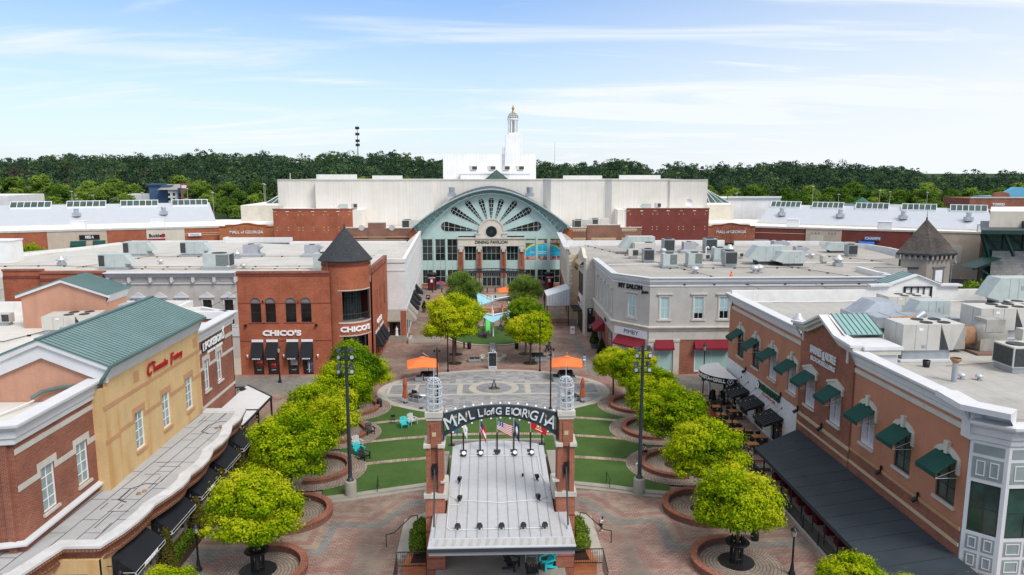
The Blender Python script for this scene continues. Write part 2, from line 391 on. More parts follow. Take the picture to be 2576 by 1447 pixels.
def thing(name,label,cat,loc=(0,0,0),group=None):
 o=bpy.data.objects.new(name,None);COL.objects.link(o);o.location=loc;o.empty_display_size=0.3
 WL[o]=Vector(loc);return tag(o,label,cat,group)
def kids(o):return[c for c in bpy.data.objects if c.parent==o]
_K={}
def copy_tree(o,loc=None,rz=None,label=None,scale=None,parent=None,group=None):
 c=o.copy();COL.objects.link(c)
 if parent is not None:c.parent=parent
 if loc is not None:c.location=loc
 if rz is not None:c.rotation_euler=(0,0,rz)
 if scale is not None:c.scale=scale if hasattr(scale,'__len__')else(scale,)*3
 if label:c['label']=label
 if group:c['group']=group
 if o.name not in _K:_K[o.name]=kids(o)
 for ch in _K[o.name]:copy_tree(ch,parent=c)
 return c
def struct(mb,name,loc=None):return tag(mb.build(name,None,loc),kind='structure')
def frame(o,ang):
 n=Vector((math.cos(ang),math.sin(ang),0));u=(-n).cross(Vector((0,0,1)))
 M=Matrix(((u.x,-n.x,0,o[0]),(u.y,-n.y,0,o[1]),(0,0,1,o[2]if len(o)>2 else 0),(0,0,0,1)));return M
SOUTH=-math.pi/2;NORTH=math.pi/2;EAST=0.0;WEST=math.pi
def text_pts(s,size=1.0,bold=0.0,sx=1.0,align='CENTER',ext=0.03,shear=0.0,space=1.0):
 cu=bpy.data.curves.new('txt','FONT');cu.body=s;cu.size=size;cu.offset=bold;cu.extrude=ext;cu.align_x=align;cu.align_y='CENTER';cu.shear=shear
 cu.resolution_u=3;cu.space_character=space
 ob=bpy.data.objects.new('txt',cu);COL.objects.link(ob)
 dg=bpy.context.evaluated_depsgraph_get();me=bpy.data.meshes.new_from_object(ob.evaluated_get(dg))
 vs=[tuple(v.co)for v in me.vertices];fs=[tuple(p.vertices)for p in me.polygons]
 bpy.data.objects.remove(ob);bpy.data.curves.remove(cu);bpy.data.meshes.remove(me)
 return[(x*sx,y,z)for x,y,z in vs],fs
def text(mb,s,u,v,w,size,m,bold=0.0,sx=1.0,ext=0.04,shear=0.0,width=None,rise=0.0,space=1.0):
# in a facade frame: centre (u, v), faces the viewer; w = distance in front of the wall
 vs,fs=text_pts(s,size,bold,sx,'CENTER',ext,shear,space)
 if width:
  xs=[p[0]for p in vs];k=width/(max(xs)-min(xs));vs=[(x*k,y,z)for x,y,z in vs]
 mb.add([(u+x,-w-z,v+y+rise*x)for x,y,z in vs],fs,m);return mb
def wall(mb,u0,u1,v0,v1,holes,m,reveal=0.18,rm=None,w=0.0):
 us=sorted({u0,u1}|{x for h in holes for x in h[:2]});vsx=sorted({v0,v1}|{x for h in holes for x in h[2:4]})
 us=[x for x in us if u0<=x<=u1];vsx=[x for x in vsx if v0<=x<=v1]
 for a,b in zip(us[:-1],us[1:]):
  run=None
  for c,d in zip(vsx[:-1],vsx[1:]):
   mu,mv=(a+b)/2,(c+d)/2
   inh=any(h[0]<mu<h[1]and h[2]<mv<h[3]for h in holes)
   if inh:
    if run is not None:mb.face([(a,w,run),(b,w,run),(b,w,c),(a,w,c)],m);run=None
   elif run is None:run=c
  if run is not None:mb.face([(a,w,run),(b,w,run),(b,w,vsx[-1]),(a,w,vsx[-1])],m)
 rm=rm or m;r=reveal
 for h in holes:
  a,b,c,d=h[:4]
  mb.face([(a,w,c),(a,w,d),(a,w+r,d),(a,w+r,c)],rm);mb.face([(b,w,d),(b,w,c),(b,w+r,c),(b,w+r,d)],rm)
  mb.face([(a,w,d),(b,w,d),(b,w+r,d),(a,w+r,d)],rm);mb.face([(b,w,c),(a,w,c),(a,w+r,c),(b,w+r,c)],rm)
 return mb
def window(par,T,u0,u1,v0,v1,nx,ny,fm,gm,depth=0.16,fw=0.07,mw=0.045,sill=None,name='window',label=None,vbars=None,hbars=None):
 mb=MB(T);d=depth
 mb.box(u0,u0+fw,d-0.07,d,v0,v1,fm);mb.box(u1-fw,u1,d-0.07,d,v0,v1,fm)
 mb.box(u0+fw,u1-fw,d-0.07,d,v1-fw,v1,fm);mb.box(u0+fw,u1-fw,d-0.07,d,v0,v0+fw,fm)
 for i in(vbars if vbars is not None else[k/nx for k in range(1,nx)]):
  x=u0+(u1-u0)*i;mb.box(x-mw/2,x+mw/2,d-0.05,d,v0+fw,v1-fw,fm)
 for j in(hbars if hbars is not None else[k/ny for k in range(1,ny)]):
  z=v0+(v1-v0)*j;mb.box(u0+fw,u1-fw,d-0.046,d,z-mw/2,z+mw/2,fm)
 o=mb.build(name,par)
 if label:o['label']=label
 MB(T).box(u0,u1,d-0.012,d+0.01,v0,v1,gm).build('pane',o)
 if sill:MB(T).box(u0-0.12,u1+0.12,-0.14,0.05,v0-0.18,v0-0.002,sill).build('sill',o)
 return o
def cornice(mb,path,z,m,h=1.2,out=0.7,closed=False,capm=None,inner=0.45,stepm=None):
# classical moulding that steps outwards (to the right of travel) up to the coping at height z
 pr=[(0.02,z-h),(0.10,z-h+0.06),(0.12,z-h*0.72),(0.22,z-h*0.66),(0.24,z-h*0.36),(out*0.66,z-h*0.26),(out*0.72,z-h*0.17),(out,z-h*0.13),(out,z-0.01)]
 mb.sweep(path,pr,m,closed);mb.sweep(path,[(out+0.02,z-0.10),(out+0.02,z),(-inner,z),(-inner,z-0.7)],capm or m,closed);return mb
def paving(name,c,c2,c3,bw=0.42,bh=0.21,dirt=0.6,stain=0.5,wear=True):
 m=NM(name,0.85,0,0.3);p=m.pos()
 t=m.n('ShaderNodeTexBrick');m.L(p,t.inputs['Vector']);t.inputs['Scale'].default_value=1
 t.inputs['Brick Width'].default_value=bw;t.inputs['Row Height'].default_value=bh;t.inputs['Mortar Size'].default_value=0.022;t.inputs['Bias'].default_value=0.0
 t.inputs['Color1'].default_value=(*c,1);t.inputs['Color2'].default_value=(*c2,1);t.inputs['Mortar'].default_value=(*mul(c2,0.55),1)
 a=m.noise(p,0.22,6,0.7);b=m.noise(p,1.3,5,0.65);d=m.noise(p,0.10,7,0.72,dist=0.8)
 f=m.math('MULTIPLY',m.rng(a,0.3,0.7,0.82,1.16),m.rng(b,0.3,0.7,0.88,1.1))
 g=m.n('ShaderNodeVectorMath',operation='SCALE');m.L(m.rgb(t.outputs['Color'],c3,m.rng(m.noise(p,0.5,4,0.6),0.45,0.62,0,0.55)),g.inputs[0]);m.L(f,g.inputs['Scale'])
 o=m.rgb(g.outputs[0],(0.10,0.082,0.07),m.rng(d,0.50,0.70,0,dirt))
 if wear:
  s=m.n('ShaderNodeSeparateXYZ');m.L(p,s.inputs[0])
  ax=m.math('ABSOLUTE',m.math('ADD',s.outputs[0],0.3));wob=m.math('MULTIPLY',m.math('SUBTRACT',m.noise(p,0.25,3),0.5),2.2)
  tr=m.math('ABSOLUTE',m.math('SUBTRACT',m.math('ADD',ax,wob),9.4));k=m.math('MULTIPLY',m.rng(tr,0.2,1.7,1,0),m.rng(s.outputs[1],50,58,1,0))
  o=m.rgb(o,(0.13,0.115,0.10),m.math('MULTIPLY',k,0.62))
 MATS[name]=m.col(o);return MATS[name]
PV_MAIN=paving('paving_pink_brick',(0.38,0.245,0.20),(0.265,0.168,0.138),(0.38,0.30,0.235),stain=0.5,dirt=0.68)
PV_PINK=paving('paving_rose',(0.34,0.19,0.16),(0.28,0.15,0.125),(0.33,0.22,0.18),dirt=0.4)
PV_GREY=paving('paving_grey',(0.29,0.27,0.25),(0.21,0.20,0.185),(0.25,0.24,0.22),dirt=0.45)
PV_TAN=paving('paving_tan',(0.37,0.285,0.225),(0.28,0.205,0.165),(0.38,0.30,0.22),dirt=0.45)
PV_STRIP=paving('paving_soldier_course',(0.46,0.34,0.27),(0.30,0.19,0.15),(0.48,0.42,0.33),bw=0.2,bh=1.0,dirt=0.35,wear=False)
def radial(name,c,c2):
 m=NM(name,0.85,0,0.3);tcn=m.obj();s=m.n('ShaderNodeSeparateXYZ');m.L(tcn,s.inputs[0])
 an=m.math('ARCTAN2',s.outputs[1],s.outputs[0]);r=m.math('SQRT',m.math('ADD',m.math('MULTIPLY',s.outputs[0],s.outputs[0]),m.math('MULTIPLY',s.outputs[1],s.outputs[1])))
 cb=m.n('ShaderNodeCombineXYZ');m.L(m.math('MULTIPLY',an,3.0),cb.inputs[0]);m.L(r,cb.inputs[1])
 t=m.n('ShaderNodeTexBrick');m.L(cb.outputs[0],t.inputs['Vector']);t.inputs['Scale'].default_value=1
 t.inputs['Brick Width'].default_value=0.26;t.inputs['Row Height'].default_value=0.24;t.inputs['Mortar Size'].default_value=0.028
 t.inputs['Color1'].default_value=(*c,1);t.inputs['Color2'].default_value=(*c2,1);t.inputs['Mortar'].default_value=(*mul(c2,0.45),1)
 a=m.noise(m.pos(),0.6,5,0.65)
 g=m.n('ShaderNodeVectorMath',operation='SCALE');m.L(t.outputs['Color'],g.inputs[0]);m.L(m.rng(a,0.3,0.7,0.78,1.15),g.inputs['Scale'])
 return m.col(g.outputs[0])
PV_RAD=radial('paving_radial',(0.40,0.325,0.265),(0.29,0.225,0.185))
def herring():
 m=NM('paving_ellipse_slate_bands',0.85,0,0.3);p=m.pos();s=m.n('ShaderNodeSeparateXYZ');m.L(p,s.inputs[0])
 zz_=m.math('ABSOLUTE',m.math('SUBTRACT',m.math('FRACT',m.math('DIVIDE',s.outputs[0],1.5)),0.5))
 y=m.math('ADD',m.math('DIVIDE',s.outputs[1],0.42),m.math('MULTIPLY',zz_,1.5));row=m.math('FLOOR',y)
 wn_=m.n('ShaderNodeTexWhiteNoise',noise_dimensions='2D');c=m.n('ShaderNodeCombineXYZ');m.L(row,c.inputs[0]);m.L(m.math('FLOOR',m.math('DIVIDE',s.outputs[0],0.75)),c.inputs[1]);m.L(c.outputs[0],wn_.inputs['Vector'])
 col=m.rgb((0.205,0.21,0.22),(0.37,0.36,0.35),wn_.outputs['Value'])
 a=m.noise(p,0.35,6,0.7);g=m.n('ShaderNodeVectorMath',operation='SCALE');m.L(col,g.inputs[0]);m.L(m.rng(a,0.3,0.7,0.85,1.12),g.inputs['Scale'])
 return m.col(g.outputs[0])
PV_HER=herring()
PV_ELL=paving('paving_ellipse_grey_blocks',(0.32,0.325,0.335),(0.21,0.215,0.225),(0.28,0.28,0.28),bw=0.6,bh=0.3,dirt=0.1,wear=False)
def grassmat():
 m=NM('lawn_turf',0.95,0,0.15);p=m.pos();a=m.noise(p,0.3,5,0.65);b=m.noise(p,9,3,0.7)
 o=m.rgb((0.052,0.105,0.024),(0.082,0.142,0.038),m.rng(a,0.3,0.7));o=m.rgb(o,(0.030,0.075,0.016),m.rng(b,0.45,0.7,0,0.6))
 s_=m.n('ShaderNodeSeparateXYZ');m.L(p,s_.inputs[0]);o=m.rgb(o,(0.085,0.13,0.045),m.math('MULTIPLY',m.rng(m.noise(p,1.1,5,0.7),0.52,0.72),0.35));m.bump(b,0.6,0.03);return m.col(o)
LAWN=grassmat()
def forestfloor():
 m=NM('ground_cover',1.0,0,0.1);p=m.pos();a=m.noise(p,0.02,6,0.7);b=m.noise(p,0.2,4,0.7)
 o=m.rgb((0.025,0.055,0.015),(0.06,0.085,0.025),m.rng(a,0.4,0.6));o=m.rgb(o,(0.012,0.03,0.01),m.rng(b,0.4,0.7,0,0.6));return m.col(o)
FLOOR=forestfloor()
ASPH=plain('asphalt',(0.06,0.06,0.062),0.9,0,0.15,0.3)
# ---- ground sheet and terrain
struct(MB().face([(-9000,-3000,0),(9000,-3000,0),(9000,9000,0),(-9000,9000,0)],FLOOR),'ground')
struct(MB().face([(-240,20,0.004),(240,20,0.004),(240,330,0.004),(-240,330,0.004)],ASPH),'parking_asphalt')
struct(MB().face([(-60,30,0.008),(55,30,0.008),(55,178,0.008),(-60,178,0.008)],PV_MAIN),'plaza_paving')
def strip(path,w0,w1,z,m,name):
 mb=MB();mb.sweep(path,[(w0,z),(w1,z)],m);mb.f=mb.f[:len(path)-1];mb.mi=mb.mi[:len(path)-1];mb.sm=mb.sm[:len(path)-1]
 return struct(mb,name)
AXX=-0.32
zl=[(-4.4,57.2),(-7.4,57.6),(-9.6,53.7),(-13.0,54.1),(-13.15,49.9),(-16.5,50.2),(-24,50.4)]
zr=[(3.8,57.2),(6.8,57.5),(8.95,53.7),(12.2,53.9),(12.2,49.6),(15.9,49.8),(22.4,50.0)]
for pth,sg in((zl,1),(zr,-1)):
 for(a,b,m,nm)in((-0.35,0.35,PV_GREY,'grey_paving_band'),(0.35,0.95,PV_TAN,'tan_paving_band'),(0.95,1.5,PV_PINK,'rose_paving_band'),(1.5,2.1,PV_TAN,'tan_paving_band'),(-2.6,-1.9,PV_PINK,'rose_paving_band')):
  a,b=(a,b)if sg>0 else(-b,-a)
  strip(pth,a,b,0.0155,m,nm)
for(x0,x1,y0,y1)in((-34,-21.6,88.6,95.9),(23,38,84,86.2),(22,38,88.8,94.6),(-22.6,-20.2,30,88),(-15.6,-14.6,119,172),(12.1,13.1,131,172),(-19,-13.2,103,104.3),(12.6,13.8,95,118)):
 struct(MB().face([(x0,y0,0.012),(x1,y0,0.012),(x1,y1,0.012),(x0,y1,0.012)],PV_GREY),'grey_paving_band')
def ell(a,b,n=96,cx=AXX,cy=89.2):return[(cx+a*math.cos(2*math.pi*i/n),cy+b*math.sin(2*math.pi*i/n))for i in range(n)]
struct(MB().face([(x,y,0.016)for x,y in ell(16.0,11.4)],PV_PINK),'rose_paving_apron')
struct(MB().face([(x,y,0.022)for x,y in ell(14.45,9.9)],CONCL),'ellipse_kerb_ring')
struct(MB().face([(x,y,0.028)for x,y in ell(13.5,9.0)],PV_HER),'ellipse_paving')
struct(MB().face([(AXX-13.3,87.3,0.034),(AXX+13.3,87.3,0.034),(AXX+13.3,92.4,0.034),(AXX-13.3,92.4,0.034)],CONCL),'ellipse_band')
for x0,x1 in((-12.9,-9.9),(-9.5,-4.6),(-3.9,3.9),(4.6,9.5),(9.9,12.9)):
 struct(MB().face([(AXX+x0,87.9,0.038),(AXX+x1,87.9,0.038),(AXX+x1,91.8,0.038),(AXX+x0,91.8,0.038)],PV_ELL),'ellipse_block_paving')
struct(MB().face([(x,y,0.044)for x,y in ell(3.15,3.15,48,AXX,90.2)],CONCL),'ellipse_centre_ring')
struct(MB().face([(x,y,0.048)for x,y in ell(2.25,2.25,48,AXX,90.2)],PV_ELL),'ellipse_centre_disc')
# ---- lawn with its front steps
front=[(-14.9,58.6),(-12.9,59.1),(-10,60.0),(-6.5,61.1),(-3.5,61.6),(AXX,61.8),(2.8,61.6),(6.0,61.1),(9.5,60.1),(12.3,59.1),(14.2,58.6)]
struct(MB().sweep(front,[(0.95,0.01),(0.95,0.10),(0.0,0.10)],CONC),'front_step_lower')
struct(MB().sweep(front,[(0.48,0.02),(0.48,0.22),(-0.15,0.22),(-0.15,0.10)],CONC),'front_step_upper')
eb=[(AXX+14.6*math.cos(R(t)),89.2+10.05*math.sin(R(t)))for t in range(-40,-141,-4)]
lawn=[(x,y+0.1)for x,y in front]+[(14.9,61.2),(15.0,69.2),(15.0,77.2),(13.4,80.5),(12.6,83.0)]+eb+[(-12.9,83.2),(-14.0,80.5),(-15.6,77.2),(-15.6,69.2),(-15.5,61.2)]
struct(MB().prism(lawn,0.02,0.15,LAWN),'lawn')
for y0 in(79.1,73.4,67.5):
 pth=[(AXX+x,y0-0.0115*x*x)for x in range(-15,16,1)]
 strip(pth,-0.32,0.32,0.156,PV_STRIP,'lawn_brick_strip')
struct(MB().box(-9.0,-8.5,82.0,82.35,0.151,0.158,BLACK),'drain_cover')
# ---- round planters
RY=(47.3,55.7,64.5,74.0,82.2)
RLAB=('front','second','third','fourth','fifth')
for side in(-1,1):
 cx_=-16.75 if side<0 else 16.2
 for k,yy in enumerate(RY):
  z0=0.16 if k>1 else 0.018
  if k>1:struct(MB().lathe([(0.0,0.0),(4.55,0.0)],PV_RAD,(cx_,yy,z0+0.006*(k%2)),40,smooth=False),'ring_walk',loc=(cx_,yy,0))
  struct(MB().lathe([(0.0,0.0),(3.0,0.0)],PV_RAD,(cx_,yy,z0+0.012),32,smooth=False),'ring_floor',loc=(cx_,yy,0))
  a0,a1=(-R(98),R(98))if side<0 else(R(82),R(278))
  t=thing('planter_wall','low curved red brick seat wall, %s from the camera in the %s row'%(('nearest','second','third','fourth','farthest')[k],'left' if side<0 else 'right'),'seat wall',(cx_,yy,0),'curved brick seat walls round the trees')
  mb=MB();mb.lathe([(3.22,0.0),(3.22,0.46),(2.80,0.46),(2.80,0.0)],BR_WALL,(cx_,yy,0),30,a0,a1,False)
  for a in(a0,a1):
   c,s_=math.cos(a),math.sin(a);mb.face([(cx_+3.22*c,yy+3.22*s_,0),(cx_+3.22*c,yy+3.22*s_,.46),(cx_+2.8*c,yy+2.8*s_,.46),(cx_+2.8*c,yy+2.8*s_,0)],BR_WALL)
  mb.build('wall',t)
  MB().lathe([(3.27,0.46),(3.27,0.55),(2.75,0.55),(2.75,0.46),(3.27,0.46)],BR_CAP,(cx_,yy,0),30,a0,a1,False).build('coping',t)
  struct(MB().lathe([(0,0),(1.0,0.0)],SOIL,(cx_,yy,z0+0.02),24,smooth=False),'tree_pit')
for x,y in((-5.77,102.6),(5.03,102.3),(-5.83,107.8),(4.57,107.8)):
 struct(MB().lathe([(0,0.05),(1.05,0.0)],SOIL,(x,y,0.02),24,smooth=False),'tree_pit')
struct(MB().lathe([(7.7,0),(7.7,0.12),(7.3,0.12)],CONCL,(AXX+0.1,120.6,0.02),48,smooth=False),'playground_kerb')
struct(MB().lathe([(7.4,0.06),(6.5,0.2),(4.5,0.55),(2.5,0.5),(0,0.62)],LAWN,(AXX+0.1,120.6,0.03),48),'playground_turf')
SPL=NM('splash_pad_surface',0.5);SPL=SPL.col(SPL.rgb((0.42,0.17,0.05),(0.16,0.06,0.025),SPL.rng(SPL.noise(SPL.pos(),0.45,4,0.6,dist=1.5),0.44,0.56)))
struct(MB().face([(x,y,0.03)for x,y in ell(4.2,4.0,40,0.4,142.2)],SPL),'splash_pad')
struct(MB().face([(x,y,0.026)for x,y in ell(4.8,4.6,40,0.4,142.2)],CONCL),'splash_pad_kerb')
mb=MB()
for i in range(5):mb.box(-5.5,5.0,155.0+i*1.2,156.2+i*1.2,0.02,0.10+0.02*i,CONCL if i%2==0 else CONC)
struct(mb,'plaza_steps')
mb=MB()
for i in range(3):mb.box(-13.2,-8.6,115.2+i*0.8,116.2+i*0.8,0.0,0.14*(i+1),CONC)
mb.box(-13.6,-13.2,114.8,117.8,0,0.75,CONCL);struct(mb,'lane_steps')
struct(MB().box(-14.1,-8.6,117.6,118.0,0,0.42,CONC),'lane_step_top')
# ==== stage pavilion with the gateway sign
st=thing('stage_pavilion','brick stage with pale metal roof, twin towers and the arched MALL of GEORGIA sign','stage',(AXX,45.6,0))
LX0,LX1=-5.2,-3.98;RX0,RX1=3.34,4.56
def tower(x0,x1,inner):
 mb=MB();yb=45.6;cx=(x0+x1)/2
 mb.box(x0,x1,yb,yb+3.0,0,6.0,BR_TOWER)
 for z in(0.9,1.7,2.6,3.6,4.6):mb.box(x0-0.012,x1+0.012,yb-0.012,yb+3.012,z,z+0.09,BR_MAROON_AND_SHADED)
 q=0.06;w=(x1-x0-2*q)
 mb.box(x0+q,x0+q+w*0.3,yb+q,yb+1.55,6.24,9.4,BR_TOWER);mb.box(x1-q-w*0.3,x1-q,yb+q,yb+1.55,6.24,9.4,BR_TOWER)
 mb.box(x0+q+w*0.3,x1-q-w*0.3,yb+0.28,yb+1.5,6.24,9.6,BR_TOWER)
 a,b=x0+0.16,x1-0.16
 mb.box(a,b,yb+0.12,yb+1.12,9.62,11.2,BR_TOWER);mb.box(x0+q+w*0.3,x1-q-w*0.3,yb+0.06,yb+0.12,9.4,11.0,BR_TOWER)
 t=mb.build('tower',st,(cx,yb,0))
 c=MB()
 c.box(x0-0.10,x1+0.10,yb-0.10,yb+3.1,5.98,6.26,STONE)
 for s_ in(x0-0.08,x1-0.38+0.0):c.box(s_,s_+0.46,yb-0.08,yb+1.7,9.40,9.62,STONE)
 c.box(a-0.05,b+0.05,yb+0.07,yb+1.2,11.2,11.42,STONE);c.box(a-0.12,b+0.12,yb,yb+1.27,11.42,11.75,STONE)
 c.box(cx-0.13,cx+0.13,yb+0.04,yb+0.13,10.15,10.42,CREAMBAND)
 c.box(inner-0.12,inner+0.12,yb+0.9,yb+3.3,5.4,6.1,STONE)
 c.box(inner-0.25,inner+0.2,yb-0.06,yb+0.4,7.0,7.12,STONE)
 bsplit(c,'stone_band',t)
 k=MB();r=0.5;cy=yb+0.65;z0=11.75;n=8
 for i in range(n):
  an=2*math.pi*i/n;x,y=cx+r*math.cos(an),cy+r*math.sin(an)
  k.bar((x,y,z0),(x,y,z0+1.55),0.07,0.07,STEELP)
  pr=[(cx+r*math.cos(an)*math.cos(R(t_)),cy+r*math.sin(an)*math.cos(R(t_)),z0+1.55+0.62*math.sin(R(t_)))for t_ in(0,22,45,68,88)]
  k.path(pr,0.03,STEELP,5)
 for z in(0.12,0.5,0.95,1.5):k.lathe([(r-0.05,z),(r+0.04,z),(r+0.04,z+0.06),(r-0.05,z+0.06),(r-0.05,z)],STEELP,(cx,cy,z0),20,smooth=False)
 for f_ in(25,42,58):k.lathe([(r*math.cos(R(f_))-0.03,0),(r*math.cos(R(f_))+0.03,0),(r*math.cos(R(f_))+0.03,0.04),(r*math.cos(R(f_))-0.03,0.04)],STEELP,(cx,cy,z0+1.55+0.62*math.sin(R(f_))),20,smooth=False)
 k.tube((cx,cy,z0),(cx,cy,z0+2.2),0.06,STEELP);k.tube((cx,cy,z0+2.15),(cx,cy,z0+3.15),0.04,STEELP,6,0.008)
 k.build('lantern_cage',t)
 b=MB();b.box(cx-0.16,cx+0.16,yb-0.07,yb+0.1,7.55,8.3,BLACK);b.box(cx-0.07,cx+0.07,yb-0.14,yb-0.05,7.8,8.05,DARKM);b.build('rod_bracket',t)
 b=MB();b.tube((cx,yb-0.1,7.95),(cx+(0.05 if cx<0 else-0.05),43.6,4.85),0.055,CHAR,8);b.box(cx-0.1,cx+0.1,43.45,43.75,4.76,4.95,STEELP);b.build('tie_rod',t)
 return t
tower(LX0,LX1,LX1+0.02);tower(RX0,RX1,RX0-0.02)
# roof: s = rise per metre
def rz(y):return 4.96+0.10*(y-45.6)
mb=MB()
ys,yn,ye=41.75,45.5,55.0
th=0.16
def slab(x0,x1,y0,y1,m):
 v=[(x0,y0,rz(y0)-th),(x1,y0,rz(y0)-th),(x1,y1,rz(y1)-th),(x0,y1,rz(y1)-th),(x0,y0,rz(y0)),(x1,y0,rz(y0)),(x1,y1,rz(y1)),(x0,y1,rz(y1))]
 mb.add(v,[(0,3,2,1),(4,5,6,7),(0,1,5,4),(1,2,6,5),(2,3,7,6),(3,0,4,7)],m)
slab(-4.72,4.10,ys,yn,MR_STAGE);slab(LX1+0.14,RX0-0.14,yn+0.001,ye,MR_STAGE)
arc=[(x,ye+0.9*(1-((x-AXX)/3.6)**2))for x in np.linspace(LX1+0.14,RX0-0.14,13)]
v=[(x,ye,rz(ye))for x,_ in arc]+[(x,y,rz(y))for x,y in arc]+[(x,y,rz(y)-th)for x,y in arc]
n_=len(arc);mb.add(v,[(i,i+1,n_+i+1,n_+i)for i in range(n_-1)]+[(n_+i,n_+i+1,2*n_+i+1,2*n_+i)for i in range(n_-1)],MR_STAGE)
roof=mb.build('roof',st)
mb=MB()
for i in range(14):
 x=-4.72+0.26+i*0.66
 if x>4.1:break
 inner=LX1+0.2<x<RX0-0.2
 y1=ye+0.9*(1-((x-AXX)/3.6)**2)if inner else yn
 y0_=ys+0.95
 mb.bar((x,y0_,rz(y0_)+0.025),(x,y1,rz(y1)+0.025),0.03,0.045,RIB_STAGE)
mb.build('standing_seams',roof)
mb=MB();mb.box(-4.78,4.16,ys-0.10,ys,rz(ys)-0.28,rz(ys)-0.02,CHAR);mb.box(-4.74,4.12,ys+0.02,ys+0.14,rz(ys)-0.54,rz(ys)-0.30,RIB_STAGE)
mb.box(-4.80,4.18,ys-0.13,ys+0.06,rz(ys)-0.02,rz(ys)+0.05,STEELP)
mb.box(-4.78,-4.72,ys,yn,rz(ys)-0.28,rz(ys)+0.06,STEELP);mb.box(4.10,4.16,ys,yn,rz(ys)-0.28,rz(ys)+0.06,STEELP)
mb.build('fascia',roof)
mb=MB();mb.box(-4.6,3.98,ys+0.75,ys+0.85,rz(ys)+0.08,rz(ys)+0.16,STEELP)
for i in range(17):x=-4.35+i*0.52;mb.bar((x,ys+0.08,rz(ys)+0.03),(x+0.1,ys+0.75,rz(ys)+0.10),0.16,0.03,CONCL)
mb.build('snow_guard',roof)
mb=MB();zc_=lambda y:rz(y)+0.05
def cpath(pts,r=0.022):mb.path([(x,y,zc_(y)+0.02)for x,y in pts],r,WHITEM,5)
cpath([(-2.6,53.2),(-0.2,53.25),(2.6,53.2),(2.65,50.5),(3.1,48.2)]);cpath([(-2.6,53.2),(-2.9,52.6),(-3.0,51.6)],0.012)
cpath([(-3.7,47.6),(-3.1,47.0),(-0.4,46.6),(2.2,46.9),(3.0,47.4)]);cpath([(-3.75,47.2),(-3.75,43.8),(-3.5,43.5),(2.4,43.6)]);cpath([(-3.7,46.4),(-3.1,46.4),(-3.0,49.5)]);cpath([(3.1,46.6),(2.5,46.8),(2.4,49.2)])
mb.build('conduit',roof)
mb=MB();mb.tube((1.35,50.2,rz(50.2)),(1.35,50.2,rz(50.2)+0.2),0.07,BLACK);mb.build('vent_pipe',roof)
# platform
mb=MB();mb.box(-4.6,3.95,43.0,57.5,0.0,0.95,CONC);mb.box(LX0+0.2,LX0+1.0,48.7,56.5,0.95,4.9,CONC);mb.box(RX1-1.0,RX1-0.2,48.7,56.5,0.95,4.9,CONC)
mb.box(-4.0,3.4,57.0,57.3,0.95,5.6,CONC)
mb.build('platform',st)
# arched sign
def tz(x):t=(x-AXX)/3.7;return 12.05-0.57*t*t
def bz(x):t=(x-AXX)/3.7;return 11.27-1.36*t*t
S=MB();y0,y1=46.10,46.32;N=67;xs=np.linspace(-4.0,3.37,N+1)
for i in range(N):
 a,b=xs[i],xs[i+1];xm=(a+b)/2
 segs=[(0,1)]if min(abs(xm-k)for k in(-3.55,-2.86,-2.20,-1.62,-1.02,-0.42,0.15,0.72,1.28,1.86,2.36,2.98))<0.255 else[(0,.20),(.80,1)]
 for lo,hi in segs:
  za=[(bz(a)+(tz(a)-bz(a))*k)for k in(lo,hi)];zb=[(bz(b)+(tz(b)-bz(b))*k)for k in(lo,hi)]
  v=[(a,y0,za[0]),(b,y0,zb[0]),(b,y0,zb[1]),(a,y0,za[1]),(a,y1,za[0]),(b,y1,zb[0]),(b,y1,zb[1]),(a,y1,za[1])]
  S.add(v,[(0,1,2,3),(7,6,5,4),(0,4,5,1),(3,2,6,7),(0,3,7,4),(1,5,6,2)],CHAR)
sg=S.build('arch_sign',st)
mb=MB()
for x,dx in((-4.02,0),(3.39,0)):mb.box(x-0.05,x+0.05,46.05,46.4,9.7,11.6,DARKM)
bsplit(mb,'sign_frame',sg)
T0=MB();chars='MALL of GEORGIA'
px=[-3.55,-2.86,-2.20,-1.62,None,-1.12,-0.92,None,-0.42,0.15,0.72,1.28,1.86,2.36,2.98]
for ch,x in zip(chars,px):
 if x is None:continue
 h=(tz(x)-bz(x));zc=(tz(x)+bz(x))/2;small=ch in 'of'
 vs,fs=text_pts(ch,(0.86 if not small else 0.8)*h,0.0,0.9,'CENTER',0.05,0.3 if small else 0)
 ang=-0.125*(x-AXX);c,s_=math.cos(ang),math.sin(ang)
 T0.add([(x+c*a-s_*b,y0-0.06-z,zc+s_*a+c*b)for a,b,z in vs],fs,L_SILV)
T0.build('lettering',sg)
mb=MB()
for i in range(13):
 x=-3.8+i*0.58;mb.ball((x,46.2,tz(x)+0.12),0.065,BULB,8)
for i in range(11):
 x=-3.4+i*0.62;mb.ball((x,46.2,bz(x)-0.09),0.06,BULB,8)
bsplit(mb,'globe_lamp',sg)
SHRUBS=[]
